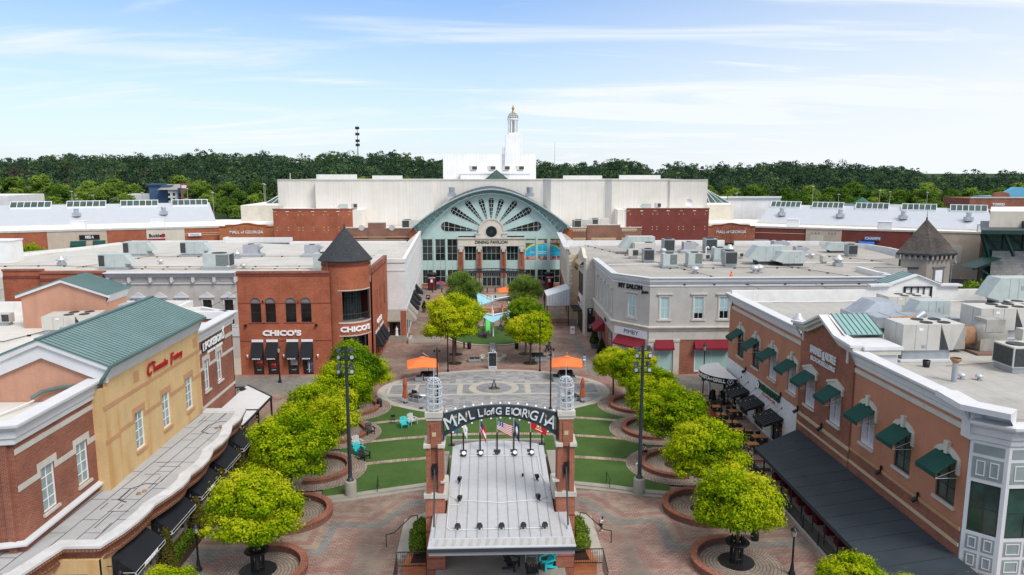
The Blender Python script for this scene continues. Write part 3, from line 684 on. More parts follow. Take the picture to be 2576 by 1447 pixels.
# side steps (left and right of the stage)
for s_,xe in((-1,-5.3),(1,4.65)):
 g_='concrete steps descending beside the stage'
 t=thing('stone_steps','pale concrete steps on the %s side of the stage'%('left' if s_<0 else 'right'),'steps',(xe,51.3,0))
 mb=MB()
 for i in range(5):
  x=xe+s_*(2.35-0.38*i);mb.box(xe,x,48.5+0.14*i,54.5-0.1*i,0.012+(0.185*i),0.185*(i+1),CONCL)
 mb.build('treads',t)
 hr=thing('handrail','black bent-tube handrail with two posts by the %s-hand stage steps'%('left' if s_<0 else 'right'),'handrail',(xe+s_*3.2,51,0))
 m2=MB();a=(xe+s_*3.25,50.55,0);b=(xe+s_*1.1,51.9,0.72)
 a2=(a[0],a[1],0.95);a3=(a[0]-s_*0.55,a[1]+0.25,0.95);b2=(b[0]+s_*0.4,b[1]-0.1,1.75);b3=(b[0],b[1],1.75)
 m2.path([a,a2,a3,b2,b3,b],0.035,BLACK,6);m2.build('rail',hr)
 bp=thing('brick_planter','orange brick edged planter bed hugging the %s flank of the stage'%('left' if s_<0 else 'right'),'planter',(xe,48.9,0))
 x0,x1=sorted((xe,xe+s_*1.5))
 mb=MB();q=[(xe,46.3),(xe+s_*1.55,46.3),(xe+s_*1.25,48.3),(xe+s_*1.15,51.6),(xe,51.6)]
 if s_<0:q=q[::-1]
 mb.prism(q,0.012,0.95,BR_ORANGE);mb.prism([(xe+(x-xe)*0.7,46.5+(y-46.3)*0.92)for x,y in q],0.96,1.0,SOIL);mb.build('wall',bp)
 for j,(yy,hh,rr)in enumerate(((50.4,1.25,0.62),(48.9,1.45,0.72),(47.6,1.3,0.62))):
  SHRUBS.append((xe+s_*0.62,yy,0.95,rr,hh,s_,j))
 rl=thing('iron_railing','black iron picket railing at the front %s corner of the stage'%('left' if s_<0 else 'right'),'railing',(xe+s_*0.8,45.9,0))
 m3=MB();xa,xb=xe+s_*1.9,xe-0.0*s_
 zt=2.0
 for i in range(17):
  x=xa+(xb-xa)*i/16;m3.box(x-0.012,x+0.012,46.0,46.024,0.95,zt,BLACK)
 m3.box(min(xa,xb),max(xa,xb),45.98,46.03,zt,zt+0.05,BLACK);m3.box(min(xa,xb),max(xa,xb),45.985,46.025,1.02,1.06,BLACK)
 for i in range(8):y=46.0-i*0.3;m3.box(xa-0.015,xa+0.015,y,y+0.024,0.5-i*0.05,zt-0.05*i,BLACK)
 m3.bar((xa,46.0,zt),(xa,43.8,zt-0.45),0.05,0.05,BLACK);m3.build('pickets',rl)
def spot_round():
 t=thing('x','x','floodlight');mb=MB();mb.box(-0.22,0.22,-0.05,0.3,0,0.03,BLACK);mb.tube((0.05,0.0,0.12),(0.05,-0.12,0.30),0.17,BLACK,12,0.19);mb.box(-0.16,-0.12,-0.05,0.05,0.02,0.34,BLACK);mb.box(0.2,0.24,-0.05,0.05,0.02,0.34,BLACK);mb.build('housing',t)
 m2=MB();m2.tube((0.05,-0.122,0.30),(0.05,-0.16,0.345),0.17,WHITEM,12,0.12);m2.build('lens',t);return t
def spot_box():
 t=thing('x','x','floodlight');mb=MB();mb.box(-0.15,0.15,-0.12,0.12,0,0.03,STEELP);mb.prism([(-0.17,-0.1),(0.17,-0.1),(0.11,0.15),(-0.11,0.15)],0.2,0.42,BLACK);mb.box(-0.19,-0.17,-0.03,0.03,0.02,0.36,BLACK);mb.box(0.17,0.19,-0.03,0.03,0.02,0.36,BLACK);mb.box(-0.06,0.06,-0.06,0.04,0.05,0.2,DARKM);mb.build('housing',t)
 m2=MB();m2.box(-0.14,0.14,-0.115,-0.1,0.23,0.39,HV_D);m2.build('lens',t);return t
A=spot_round();B=spot_box();ua=ub=False
gsp='floodlights standing on the stage roof'
ordw=('leftmost','second from left','middle','second from right','rightmost')
def place_spot(kind,x,y,rz_,lab):
 global ua,ub
 src=A if kind=='r' else B;used=ua if kind=='r' else ub
 if used:o=copy_tree(src)
 else:o=src
 if kind=='r':ua=True
 else:ub=True
 o.name='floodlight';o.location=(x,y,rz(y)+0.01);o.rotation_euler=(0.1,0,rz_);o['label']=lab;o['group']=gsp;WL[o]=Vector(o.location)
fx=(-3.0,-1.72,-0.42,0.86,2.14)
for i,x in enumerate(fx):
 place_spot('r' if i!=2 else 'b',x,53.35,0,('round white-lensed floodlight at the foot of the %s flagpole on the stage roof'%('leftmost','second','','fourth','fifth')[i])if i!=2 else 'black box floodlight at the foot of the middle flagpole')
for i,x in enumerate((-3.05,-1.68,-0.30,1.07,2.42)):
 place_spot('b',x,43.55,0,'black floodlight near the front edge of the stage roof, %s of five'%ordw[i])
for x,y,r_,l in((-3.15,49.4,1.3,'black floodlight by the left tower, the one farther up the stage roof'),(-3.05,46.9,1.1,'black floodlight by the left tower, the one farther down the stage roof'),(2.35,49.6,-1.3,'black floodlight by the right tower, the one farther up the stage roof'),(2.25,46.95,-1.1,'black floodlight by the right tower, the one farther down the stage roof')):
 place_spot('b',x,y,r_,l)
def flag(x,y,kind,lab,L=1.35,H=0.7,drop=0.6,sx=1,base=True,ph=0.0,zt=None):
 z0=rz(min(y,55.6));zt=zt or z0+2.55
 t=thing('flagpole',lab,'flagpole',(x,y,z0),'flags flying behind the arched sign')
 mb=MB()
 mb.tube((x,y,z0),(x,y,z0+1.5),0.06,BLACK,8);mb.tube((x,y,z0+1.5),(x,y,zt),0.022,STEELP,6);mb.ball((x,y,zt+0.03),0.045,STEELP,6)
 mb.box(x-0.25,x+0.25,y-0.2,y+0.2,z0-0.02,z0+0.06,BLACK);mb.build('pole',t)
 nu,nv=14,13;f=MB();P_={}
 for i in range(nu+1):
  u=i/nu
  for j in range(nv+1):
   v=j/nv
   xx=x+sx*(u*L*math.cos(drop)*(1-0.12*u));zz_=zt-0.08-v*H-u*L*math.sin(drop)*(0.6+0.4*v)
   yy=y+0.10*math.sin(7*u+2*v+ph)*u+0.02
   P_[i,j]=(xx,yy,zz_)
 for i in range(nu):
  for j in range(nv):
   f.add([P_[i,j],P_[i+1,j],P_[i+1,j+1],P_[i,j+1]],[(0,3,2,1)],kind((i+.5)/nu,(j+.5)/nv),True)
 f.build('flag',t);return t
FN=plain('flag_navy',(0.015,0.035,0.14),0.9,var=0.05);FR=plain('flag_red',(0.50,0.012,0.025),0.9,var=0.05);FW=plain('flag_white',(0.8,0.8,0.8),0.9,var=0.03);FB=plain('flag_blue',(0.02,0.16,0.52),0.9,var=0.05);FY=plain('flag_gold',(0.62,0.42,0.10),0.9,var=0.05)
usa=lambda u,v:(FW if(int(u*14)+int(v*13))%2==0 and 0.02<u else FN)if(u<0.4 and v<7/13)and(int(u*14)%2==1 and int(v*13)%2==1)else(FN if(u<0.4 and v<7/13)else(FR if int(v*13)%2==0 else FW))
geo=lambda u,v:FN if(u<0.4 and v<0.6)else(FW if 0.36<v<0.66 else FR)
navy=lambda u,v:FW if((u-0.5)**2/0.03+(v-0.45)**2/0.06)<0.6 else(FY if((u-0.5)**2/0.03+(v-0.5)**2/0.06)<1.25 else FN)
red=lambda u,v:FY if((u-0.5)**2/0.03+(v-0.5)**2/0.05)<1 and not((u-0.5)**2/0.03+(v-0.5)**2/0.05)<0.35 else(FW if v>0.8 and 0.25<u<0.75 and v<0.88 else FR)
lblue=lambda u,v:FW if 0.3<((u-0.5)**2/0.05+(v-0.5)**2/0.07)<1 else FB
whit=lambda u,v:FN if((u-0.5)**2/0.02+(v-0.5)**2/0.03)<0.6 else FW
flag(-3.95,55.2,lblue,'flagpole with drooping light blue flag, next to the left tower',drop=1.15,L=1.3,ph=1)
flag(-3.0,54.1,whit,'flagpole with drooping white flag, second from the left tower',drop=1.25,L=1.2,ph=2)
flag(-1.72,54.1,geo,'flagpole with hanging red, white and navy state flag',drop=1.18,L=1.35,ph=0,sx=1)
flag(-0.42,54.1,usa,'flagpole flying the stars and stripes',drop=0.5,L=1.55,H=0.72)
flag(0.86,54.1,navy,'flagpole with dark navy flag with a round seal',drop=1.0,L=0.9,H=1.1,ph=1.5)
flag(2.14,54.1,red,'flagpole flying the scarlet flag with gold emblem',drop=0.42,L=1.5,H=0.7,ph=3)
flag(3.1,55.2,whit,'flagpole with white flag half hidden behind the right tower',drop=1.2,L=1.1,ph=1)
# ==== left restaurant (yellow gabled block, brick wing, curved canopy front)
LB=thing('restaurant_building','yellow stucco restaurant with green metal gable roof, brick wing and black awnings','building',(-30,55,0))
TL=frame((-28.2,0,0),EAST);TY=frame((-27.5,0,0),EAST)
hL=[(43.4,44.85,6.35,9.2),(47.3,48.7,6.35,9.2)]
mb=MB(TL);wall(mb,41.5,50.4,4.4,12.2,hL,BR_DARK)
mb.T=None;mb.prism([(-28.2,41.3),(-28.2,41.5),(-37,41.5),(-37,40.9),(-29.9,40.9),(-29.9,41.3)],4.4,12.0,BR_DARK);mb.box(-29.0,-28.55,41.1,41.3,4.4,12.0,BR_DARK)
mb.T=TL
mb.box(41.25,50.4,-0.03,0.0,10.95,11.28,TRIMC)
def stepband(mb,u0,u1,z,holes,top,m,h=0.36,w=-0.03):
 cur=u0
 for a,b,c,d in holes:
  mb.box(cur,a-0.28,w,0,z,z+h,m);mb.box(a-0.28,a-0.0,w,0,z,top,m);mb.box(a,b,w,0,d,top,m);mb.box(b,b+0.28,w,0,z,top,m);cur=b+0.28
 mb.box(cur,u1,w,0,z,z+h,m)
stepband(mb,41.25,50.4,8.72,hL,9.62,TRIMC)
brickwing=mb.build('brick_wing',LB)
for h in hL:window(brickwing,TL,*h,2,4,WHITEM,GL_WIN,sill=TRIMC)
mb=MB();cornice(mb,[(-37,40.85),(-29.9,40.85),(-28.14,41.2),(-28.14,50.35)],12.95,TRIM,1.35,0.6,stepm=TRIM)
mb.build('cornice',brickwing)
mb=MB();mb.sweep([(-37,40.7),(-29.7,40.7),(-28.0,41.1),(-28.0,50.4)],[(0.10,5.5),(0.10,5.62),(-0.2,5.75)],TRIMG);mb.build('flashing',brickwing)
# yellow block
hY=[(54.0,55.45,6.2,9.1),(58.7,60.15,6.2,9.1),(63.4,64.85,6.2,9.1)]
mb=MB(TY);wall(mb,50.0,66.95,4.4,12.75,hY,ST_YEL);mb.T=None
mb.box(-28.9,-27.42,49.7,51.6,4.4,12.3,ST_YEL)
mb.T=TY
mb.box(51.6,66.95,-0.03,0,10.7,11.0,ST_YBAND);mb.box(49.65,51.65,-0.115,-0.085,10.75,11.08,ST_YBAND);mb.box(49.65,51.65,-0.115,-0.085,8.35,8.65,ST_YBAND)
stepband(mb,51.6,66.95,8.45,hY,9.55,ST_YBAND,0.32)
for u in(54.75,66.0):mb.box(u-0.42,u+0.42,-0.02,0,11.35,12.2,ST_YBAND)
yb=mb.build('yellow_wall',LB)
for h in hY:window(yb,TY,*h,2,4,WHITEM,GL_WIN,sill=ST_YBAND)
mb=MB();mb.sweep([(-27.5,49.9),(-27.5,67.0)],[(0.03,12.7),(0.03,12.8),(0.14,12.9),(0.16,13.3),(0.42,13.55),(0.48,13.78)],TRIM);mb.build('frieze',yb)
# gable end and metal roof
xr,zr_=-31.5,15.8;ex,ez=-26.95,13.95;wx_=-36.1
s=MB()
s.face([(-35.6,50.3,4.4),(-27.55,50.3,4.4),(-27.55,50.3,13.4),(xr,50.3,15.0),(-35.6,50.3,13.4)],ST_SAL2);s.face([(-35.6,50.3,4.4),(-35.6,66.8,4.4),(-35.6,66.8,13.4),(-35.6,50.3,13.4)],ST_SAL2);s.face([(-35.6,66.8,4.4),(-27.6,66.8,4.4),(-27.6,66.8,13.4),(xr,66.8,15.3),(-35.6,66.8,13.4)],ST_SAL2)
s.build('gable_wall',LB)
s=MB()
for sg_ in(1,-1):
 xe=ex if sg_>0 else wx_
 A=[(xe,49.85,ez-0.02),(xr,49.85,zr_-0.02),(xr,49.85,zr_-0.42),(xe,49.85,ez-0.42)]
 s.add(A+[(x,y+0.5,z)for x,y,z in A],[(0,1,2,3),(7,6,5,4),(3,2,6,7),(0,3,7,4)],TRIM)
 B_=[(xe-sg_*0.3,50.05,ez-0.40),(xr,50.05,zr_-0.40),(xr,50.05,zr_-1.35),(xe-sg_*0.3,50.05,ez-1.30)]
 s.add(B_+[(x,y+0.3,z)for x,y,z in B_],[(0,1,2,3),(7,6,5,4),(3,2,6,7),(0,3,7,4)],TRIM)
s.build('rake_trim',LB)
def metal_slope(name,par,p0,p1,q1,q0,m,rib,n,th=0.08,rr=0.04):
 mb=MB();P0,P1,Q1,Q0=[Vector(p)for p in(p0,p1,q1,q0)];nn=(P1-P0).cross(Q0-P0).normalized()
 if nn.z<0:nn=-nn
 a=[P0,P1,Q1,Q0];b=[p-nn*th for p in a]
 mb.add(a+b,[(0,1,2,3),(7,6,5,4),(0,4,5,1),(1,5,6,2),(2,6,7,3),(3,7,4,0)],m);o=mb.build(name,par)
 r=MB()
 for i in range(n+1):
  t=i/n;u=P0.lerp(P1,t)+nn*rr*0.6;v=Q0.lerp(Q1,t)+nn*rr*0.6;r.bar(u,v,0.045,rr*1.6,rib)
 r.build('standing_seams',o);return o
r1=metal_slope('metal_roof',LB,(ex,49.8,ez),(ex,67.2,ez),(xr,67.2,zr_),(xr,49.8,zr_),MR_GREEN,RIB_GREEN,40)
metal_slope('metal_roof',LB,(wx_,67.2,ez),(wx_,49.8,ez),(xr,49.8,zr_),(xr,67.2,zr_),MR_GREEN,RIB_GREEN,40)
mb=MB();mb.bar((xr,49.75,zr_+0.03),(xr,67.25,zr_+0.03),0.35,0.10,RIB_GREEN);mb.build('ridge_cap',r1)
g=MB();g.box(ex-0.02,ex+0.2,49.8,67.2,ez-0.22,ez-0.03,RIB_GREEN)
g.path([(ex+0.08,49.9,ez-0.15),(-27.3,49.7,ez-0.9),(-27.6,49.8,12.7),(-28.2,50.0,12.55),(-30.5,50.1,12.35),(-31.6,50.0,12.1),(-32.2,49.6,11.75)],0.13,RIB_GREEN,6);g.build('gutter',LB)
# flat roofs
mb=MB();mb.prism([(-80,41.6),(-28.7,41.6),(-28.7,50.25),(-35.62,50.25),(-35.62,66.85),(-28.6,66.85),(-28.6,77.5),(-32.6,80.5),(-32.6,84.4),(-80,84.4)],4.0,11.3,ST_SAL2,top=roofmem('roof_membrane_restaurant',(0.66,0.64,0.59),0.2,3,0,0.2,0.5));mb.build('flat_roof',LB)
mb=MB();mb.sweep([(-28.6,77.8),(-32.3,80.6),(-33.5,79.6),(-35,81.0),(-35,84.5),(-58,84.5),(-80,84.5)],[(0.2,10.8),(0.2,12.4),(-0.25,12.4),(-0.25,11.3)],PARA);mb.build('parapet',LB)
# poke restaurant front
PK=thing('noodle_shop_building','narrow brick shopfront with white letters and two tall windows, past the yellow wall','building',(-28.2,73,0))
hP=[(69.55,70.85,6.1,9.1),(72.95,74.25,6.1,9.1)]
mb=MB(TL);wall(mb,67.0,77.8,0,11.5,hP,BR_DARK)
mb.box(67.0,77.85,-0.03,0,9.95,10.3,TRIMC);stepband(mb,67.0,77.85,8.3,hP,9.55,TRIMC,0.3);mb.box(67.0,77.85,-0.03,0,4.55,4.85,TRIMC)
mb.T=None;mb.box(-33.5,-28.2,77.6,77.8,0,11.5,BR_DARK);w_=mb.build('wall',PK)
for h in hP:window(w_,TL,*h,2,3,WHITEM,GL_WIN,sill=TRIMC)
mb=MB();cornice(mb,[(-28.2,67.1),(-28.2,77.8),(-33.5,77.8)],12.4,TRIM,1.3,0.55);mb.build('cornice',w_)
mb=MB(TL);S_=MB(TL)
mb.box(69.2,75.2,-0.12,-0.04,10.0,10.95,L_BLACK);sb=mb.build('sign',w_)
text(S_,'POKEBORU',72.5,10.5,0.13,1.0,L_WHITE,0.03,width=5.0);S_.box(69.3,69.85,-0.2,-0.13,10.15,10.85,L_WHITE);S_.box(69.45,69.7,-0.205,-0.2,10.2,10.8,L_BLACK)
S_.bar((74.6,-0.16,10.9),(75.2,-0.16,11.7),0.08,0.1,L_WHITE)
text(S_,'RAMEN & TERIYAKI',72.6,9.72,0.06,0.36,L_WHITE,0.008,width=4.0);S_.build('lettering',sb)
# cheesecake sign
S_=MB(TY)
vs,fs=text_pts('The',0.42,0.0,1,'CENTER',0.05,0.3);S_.add([(57.5+x,-0.1-z,12.12+y)for x,y,z in vs],fs,L_RED)
vs,fs=text_pts('C',1.35,0.02,0.8,'CENTER',0.05,0.25);S_.add([(56.7+x,-0.1-z,11.72+y)for x,y,z in vs],fs,L_RED)
vs,fs=text_pts('heesecake',0.78,0.006,0.8,'CENTER',0.05,0.2);S_.add([(58.75+x,-0.1-z,11.62+y)for x,y,z in vs],fs,L_RED)
vs,fs=text_pts('F',1.3,0.02,0.8,'CENTER',0.05,0.25);S_.add([(60.85+x,-0.1-z,11.55+y)for x,y,z in vs],fs,L_RED)
vs,fs=text_pts('actory',0.78,0.006,0.8,'CENTER',0.05,0.2);S_.add([(62.15+x,-0.1-z,11.62+y)for x,y,z in vs],fs,L_RED)
sg_=S_.build('lettering',yb)
B_=None
COPM=plain('coping_membrane',(0.60,0.595,0.59),0.8,var=0.12,dirt=0.7)
# canopy wing with the curved cornice
cop=[(-31,33.9),(-26.75,38.3),(-26.1,41.45),(-24.0,41.45),(-23.5,43.2),(-23.25,44.8),(-23.2,46.2),(-23.25,47.0),(-22.85,48.6),(-22.6,50.0),(-22.6,51.0),(-22.8,51.9),(-22.55,53.4),(-22.55,54.8),(-22.75,56.0),(-22.95,56.8),(-22.75,58.2),(-22.75,59.6),(-22.95,60.9),(-23.35,62.4),(-23.2,64.0),(-23.4,65.6),(-23.65,67.1),(-27.3,67.1)]
mb=MB();mb.prism([(-40,33.9)]+[(x-0.3,y)for x,y in cop]+[(-40,67.0)],4.85,5.02,ROOF_NEAR);cr=mb.build('canopy_roof',LB)
mb=MB();mb.sweep(cop,[(0.06,5.08),(0.06,5.24),(-0.78,5.24),(-0.82,5.03)],COPM);mb.build('coping',cr)
COPR=NM('cornice_dentils',0.75);t_=COPR.n('ShaderNodeTexBrick');COPR.L(COPR.wall(),t_.inputs['Vector']);t_.inputs['Scale'].default_value=1;t_.inputs['Brick Width'].default_value=0.22;t_.inputs['Row Height'].default_value=0.18;t_.inputs['Mortar Size'].default_value=0.035
t_.inputs['Color1'].default_value=(0.38,0.165,0.09,1);t_.inputs['Color2'].default_value=(0.31,0.13,0.072,1);t_.inputs['Mortar'].default_value=(0.13,0.05,0.03,1);COPR=COPR.col(t_.outputs['Color'])
mb=MB();cb=[(x-0.0,y)for x,y in cop[:-1]]
mb.sweep(cb,[(0.02,5.10),(0.02,4.88),(-0.12,4.80)],COPR);mb.sweep(cb,[(-0.12,4.80),(-0.34,4.55),(-0.42,4.28)],COPPER);mb.sweep(cb,[(-0.42,4.28),(-0.28,4.22),(-0.30,4.05),(-0.50,3.98),(-0.55,3.9)],COPR);mb.build('cornice',cr)
fw=MB();TW=frame((-24.15,0,0),EAST)
bays=[(43.0,46.9),(48.3,52.2),(53.7,57.4),(58.9,62.2),(63.5,66.0)]
hb=[(a+0.1,b-0.1,0.75,3.3)for a,b in bays]
fw.T=TW;wall(fw,41.5,67.1,0,4.3,hb,ST_YEL,0.3);fw.T=None;fw.box(-27.0,-24.15,41.5,41.7,0,0.6,ST_YEL);fw.box(-24.9,-24.15,41.5,41.7,0.6,4.3,ST_YEL);fw.box(-27.0,-26.6,41.5,41.7,0.6,4.3,ST_YEL);fw.box(-26.6,-24.9,41.5,41.7,3.4,4.3,ST_YEL);fw.prism([(-27,41.6),(-30.8,37.2),(-30.8,36.9),(-26.8,41.4)],0,4.3,ST_YEL);fwo=fw.build('front_wall',LB)
MB().box(-26.6,-24.9,41.66,41.7,0.6,3.4,GL_DARK).build('pane',fwo)
for a,b in bays:
 q=MB(TW);q.box(a+0.1,b-0.1,0.28,0.31,0.75,3.3,GL_DARK);wo=q.build('window',fwo)
 q=MB(TW);q.box(a-0.3,b+0.3,-0.35,0.05,0.60,0.75,TRIMC);q.build('sill',wo)
 q=MB();x0,x1=-24.13,-22.75;zt,zf,zv=3.75,2.72,2.42
 q.face([(x0,a-0.15,zt),(x1,a-0.15,zf),(x1,b+0.15,zf),(x0,b+0.15,zt)],F_BLACK);q.face([(x1,a-0.15,zf),(x1,a-0.15,zv),(x1,b+0.15,zv),(x1,b+0.15,zf)],F_BLACK)
 for y in(a-0.15,b+0.15):q.face([(x0,y,zt),(x1,y,zf),(x1,y,zv),(x0,y,zv)],F_BLACK)
 aw=q.build('awning',fwo)
 q=MB()
 for z in(zf-0.03,zv+0.02):q.box(x1,x1+0.012,a-0.12,b+0.12,z-0.018,z+0.018,L_WHITE);q.box(x0+0.35,x1,a-0.162,a-0.152,z-0.018,z+0.018,L_WHITE)
 for y in(a-0.11,b+0.11):q.box(x1,x1+0.012,y-0.018,y+0.018,zv,zf,L_WHITE)
 for x in(x0+0.35,x1-0.02):q.box(x-0.018,x+0.018,a-0.162,a-0.152,zv,zf,L_WHITE)
 q.build('white_piping',aw)
 if a in(43.0,53.7):
  q=MB(frame((x1,0,0),EAST));text(q,'RESTAURANT' if a==43.0 else 'BAKERY',(a+b)/2,(zf+zv)/2,0.015,0.3,L_WHITE,0.006);q.build('lettering',aw)
for k,y in enumerate((42.3,47.6,52.95,58.15,62.85,66.6)):
 q=MB();q.tube((-23.9,y,0),(-23.9,y,2.5),0.17,ST_TAUPE,10);q.box(-24.14,-23.66,y-0.24,y+0.24,2.5,2.62,TRIMC);co=q.build('column',fwo)
 q=MB();q.path([(-24.1,y-0.1,3.5),(-23.55,y-0.1,3.5),(-23.45,y-0.1,3.95),(-23.35,y-0.1,3.95),(-23.35,y-0.1,3.15)],0.03,BLACK,5);q.lathe([(0.02,0.45),(0.14,0.32),(0.17,0.22),(0.13,0.0),(0.02,-0.05)],BLACK,(-23.35,y-0.1,2.8),8);q.build('wall_lantern',fwo)
bed=MB();bed.prism([(-24.1,42),(-22.35,42),(-22.35,67),(-24.1,67)],0.012,0.09,SOIL);struct(bed,'planting_bed')
# louvred pergola
pg=thing('pergola','louvred silver roof pergola on black posts beside the brick shopfront','pergola',(-26,75,0))
mb=MB();poly=[(-24.2,67.6),(-24.1,76.8),(-28.0,81.2),(-28.1,67.6)]
for i in range(46):
 y=67.8+i*0.29;xa=-24.2 if y<76.8 else-24.1-(y-76.8)*0.89
 if xa<-27.9:break
 mb.bar((-28.1,y,3.28),(xa,y,3.28),0.2,0.045,WHITEM)
mb.build('louvres',pg)
mb=MB()
for p,q in(((-24.15,67.6),(-24.1,76.8)),((-24.1,76.8),(-28.0,81.2)),((-28.1,72.4),(-24.15,72.4)),((-28.1,67.6),(-24.15,67.6))):mb.bar((*p,3.28),(*q,3.28),0.14,0.2,BLACK)
mb.build('beam',pg)
for x,y in((-24.2,68.0),(-24.2,72.4),(-24.15,76.7),(-26.6,79.4)):MB().box(x-0.08,x+0.08,y-0.08,y+0.08,0,3.2,BLACK).build('post',pg)
rl=thing('patio_fence','black iron fence under the louvred pergola','fence',(-24.2,72,0));mb=MB()
for i in range(60):y=67.9+i*0.15;mb.box(-24.08,-24.055,y,y+0.02,0.1,1.05,BLACK)
for z in(0.1,0.85,1.05):mb.box(-24.09,-24.04,67.8,76.8,z,z+0.04,BLACK)
mb.build('pickets',rl)
cb_=thing('round_canopy','black scalloped round canopy with white fringe at the corner of the brick shopfront','canopy',(-28.3,79.5,0));mb=MB();mb.lathe([(0.2,3.4),(1.6,3.2),(2.0,2.9)],F_BLACK,(-28.6,79.6,0),20,-0.9,2.6);mb.build('canvas',cb_);mb=MB()
for i in range(10):a=-0.5+i*0.3;mb.box(-28.6+2.02*math.cos(a)-0.05,-28.6+2.02*math.cos(a)+0.05,79.6+2.02*math.sin(a)-0.05,79.6+2.02*math.sin(a)+0.05,2.55,2.95,WHITEM)
mb.build('fringe',cb_)
# salmon gabled block behind
SG=thing('salmon_gable_building','salmon stucco building with low green metal gable roof behind the rooftop equipment','building',(-43.8,76,11))
mb=MB();za=16.05
mb.face([(-48.0,75,11.2),(-39.6,75,11.2),(-39.6,75,14.4),(-43.8,75,16.0),(-48.0,75,14.4)],ST_SAL2);mb.face([(-39.6,75,11.2),(-39.6,79.2,11.2),(-39.6,79.2,14.4),(-39.6,75,14.4)],ST_SAL2);mb.face([(-48,79.2,11.2),(-48,75,11.2),(-48,75,14.4),(-48,79.2,14.4)],ST_SAL2);mb.face([(-39.6,79.2,11.2),(-48,79.2,11.2),(-48,79.2,14.4),(-43.8,79.2,16.0),(-39.6,79.2,14.4)],ST_SAL2)
mb.build('wall',SG)
ra=metal_slope('metal_roof',SG,(-39.2,74.7,14.75),(-39.2,79.6,14.75),(-43.8,79.6,16.35),(-43.8,74.7,16.35),MR_GREEN,RIB_GREEN,14)
metal_slope('metal_roof',SG,(-48.4,79.6,14.75),(-48.4,74.7,14.75),(-43.8,74.7,16.35),(-43.8,79.6,16.35),MR_GREEN,RIB_GREEN,14)
mb=MB()
for xe in(-39.2,-48.4):
 A=[(xe,74.72,14.70),(-43.8,74.72,16.3),(-43.8,74.72,16.02),(xe,74.72,14.42)];mb.add(A+[(x,y+0.28,z)for x,y,z in A],[(0,1,2,3),(7,6,5,4),(3,2,6,7),(0,3,7,4)],TRIM)
mb.sweep([(-39.58,75.0),(-39.58,79.2)],[(0.02,13.9),(0.1,14.1),(0.25,14.5),(0.34,14.7)],TRIM);mb.build('rake_trim',SG)
# ==== long block with the CHICO'S corner
CH=thing('brick_corner_store','red brick two-storey corner store with round turret, slate cone roof and CHICO\'S lettering','building',(-26,99,0))
TF=frame((0,97.4,0),SOUTH)
ups=[(-32.42,-31.05),(-30.5,-29.13),(-27.85,-26.45),(-25.83,-24.45)]
lows=[(-32.42,-31.05),(-30.5,-29.12),(-27.83,-26.42),(-25.87,-24.5)]
hs=[(a,b,7.15,10.5)for a,b in ups]+[(a,b,0.02,4.5)for a,b in lows]
mb=MB(TF);wall(mb,-34.0,-21.9,0,14.0,hs,BR_RED,0.22)
for a,b in ups:
 cx=(a+b)/2;r=(b-a)/2;zc=10.5-r
 for sg in(-1,1):
  pts=[(cx+sg*r,-0.001,zc),(cx+sg*r,-0.001,10.5),(cx,-0.001,10.5)]+[(cx+sg*r*math.sin(t),-0.001,zc+r*math.cos(t))for t in np.linspace(0,math.pi/2,7)][1:-1]
  mb.face(pts if sg<0 else pts[::-1],BR_RED)
 for i in range(12):
  t0,t1=math.pi*i/12,math.pi*(i+1)/12
  P=[(cx+k*math.cos(t),-0.03,zc+k*math.sin(t))for k,t in((r,t0),(r+0.38,t0),(r+0.38,t1),(r,t1))]
  mb.face(P,BR_RED)
 mb.box(cx-r-0.35,cx+r+0.35,-0.035,0,7.0,7.14,BR_MAROON_AND_SHADED)
mb.box(-34.05,-21.9,-0.05,0,13.35,13.75,BR_MAROON_AND_SHADED);mb.box(-34.05,-21.9,-0.04,0,9.72,9.82,BR_MAROON_AND_SHADED);mb.box(-34.05,-21.9,-0.03,0,4.62,4.72,BR_MAROON_AND_SHADED);mb.box(-34.05,-33.98,-0.02,0.3,0,14,BR_RED)
for x in(-33.0,-28.5,-23.9):mb.box(x-0.03,x+0.03,-0.012,0,10.2,13.3,BR_CAP)
w1=mb.build('front_wall',CH)
LUN=plain('lunette_grey',(0.20,0.25,0.27),0.4)
for a,b in ups:
 o=window(w1,TF,a,b,7.15,10.5,1,1,DARKM,GL_DARK,depth=0.2,hbars=[0.40,0.78]);MB(TF).box(a+0.07,b-0.07,0.13,0.15,9.82,10.43,LUN).build('lunette',o)
for a,b in lows:
 o=window(w1,TF,a,b,0.02,4.5,1,1,BLACK,GL_DARK,depth=0.2,hbars=[0.12])
 q=MB(TF);zt,zf=4.45,2.35;x0,x1=a-0.08,b+0.08
 q.face([(x0,-0.02,zt),(x1,-0.02,zt),(x1,-1.05,zf+0.2),(x0,-1.05,zf+0.2)],F_BLACK);q.face([(x0,-1.05,zf+0.2),(x1,-1.05,zf+0.2),(x1,-1.05,zf),(x0,-1.05,zf)],F_BLACK)
 for x in(x0,x1):q.face([(x,-0.02,zt),(x,-1.05,zf+0.2),(x,-1.05,zf),(x,-0.02,zf+0.1)],F_BLACK)
 aw=q.build('awning',w1);q=MB(TF);text(q,"CHICO'S",(a+b)/2,zf+0.1,1.06,0.2,L_WHITE,0.01,width=1.1,ext=0.01);q.build('lettering',aw)
 MB(TF).box(x0,x1,-0.06,-0.01,4.52,4.86,L_WHITE).build('awning_header',w1)
 q=MB(TF);text(q,"CHICO'S",(a+b)/2,0.62,-0.17,0.2,L_WHITE,0.005,width=0.6,ext=0.004);q.build('window_lettering',o)
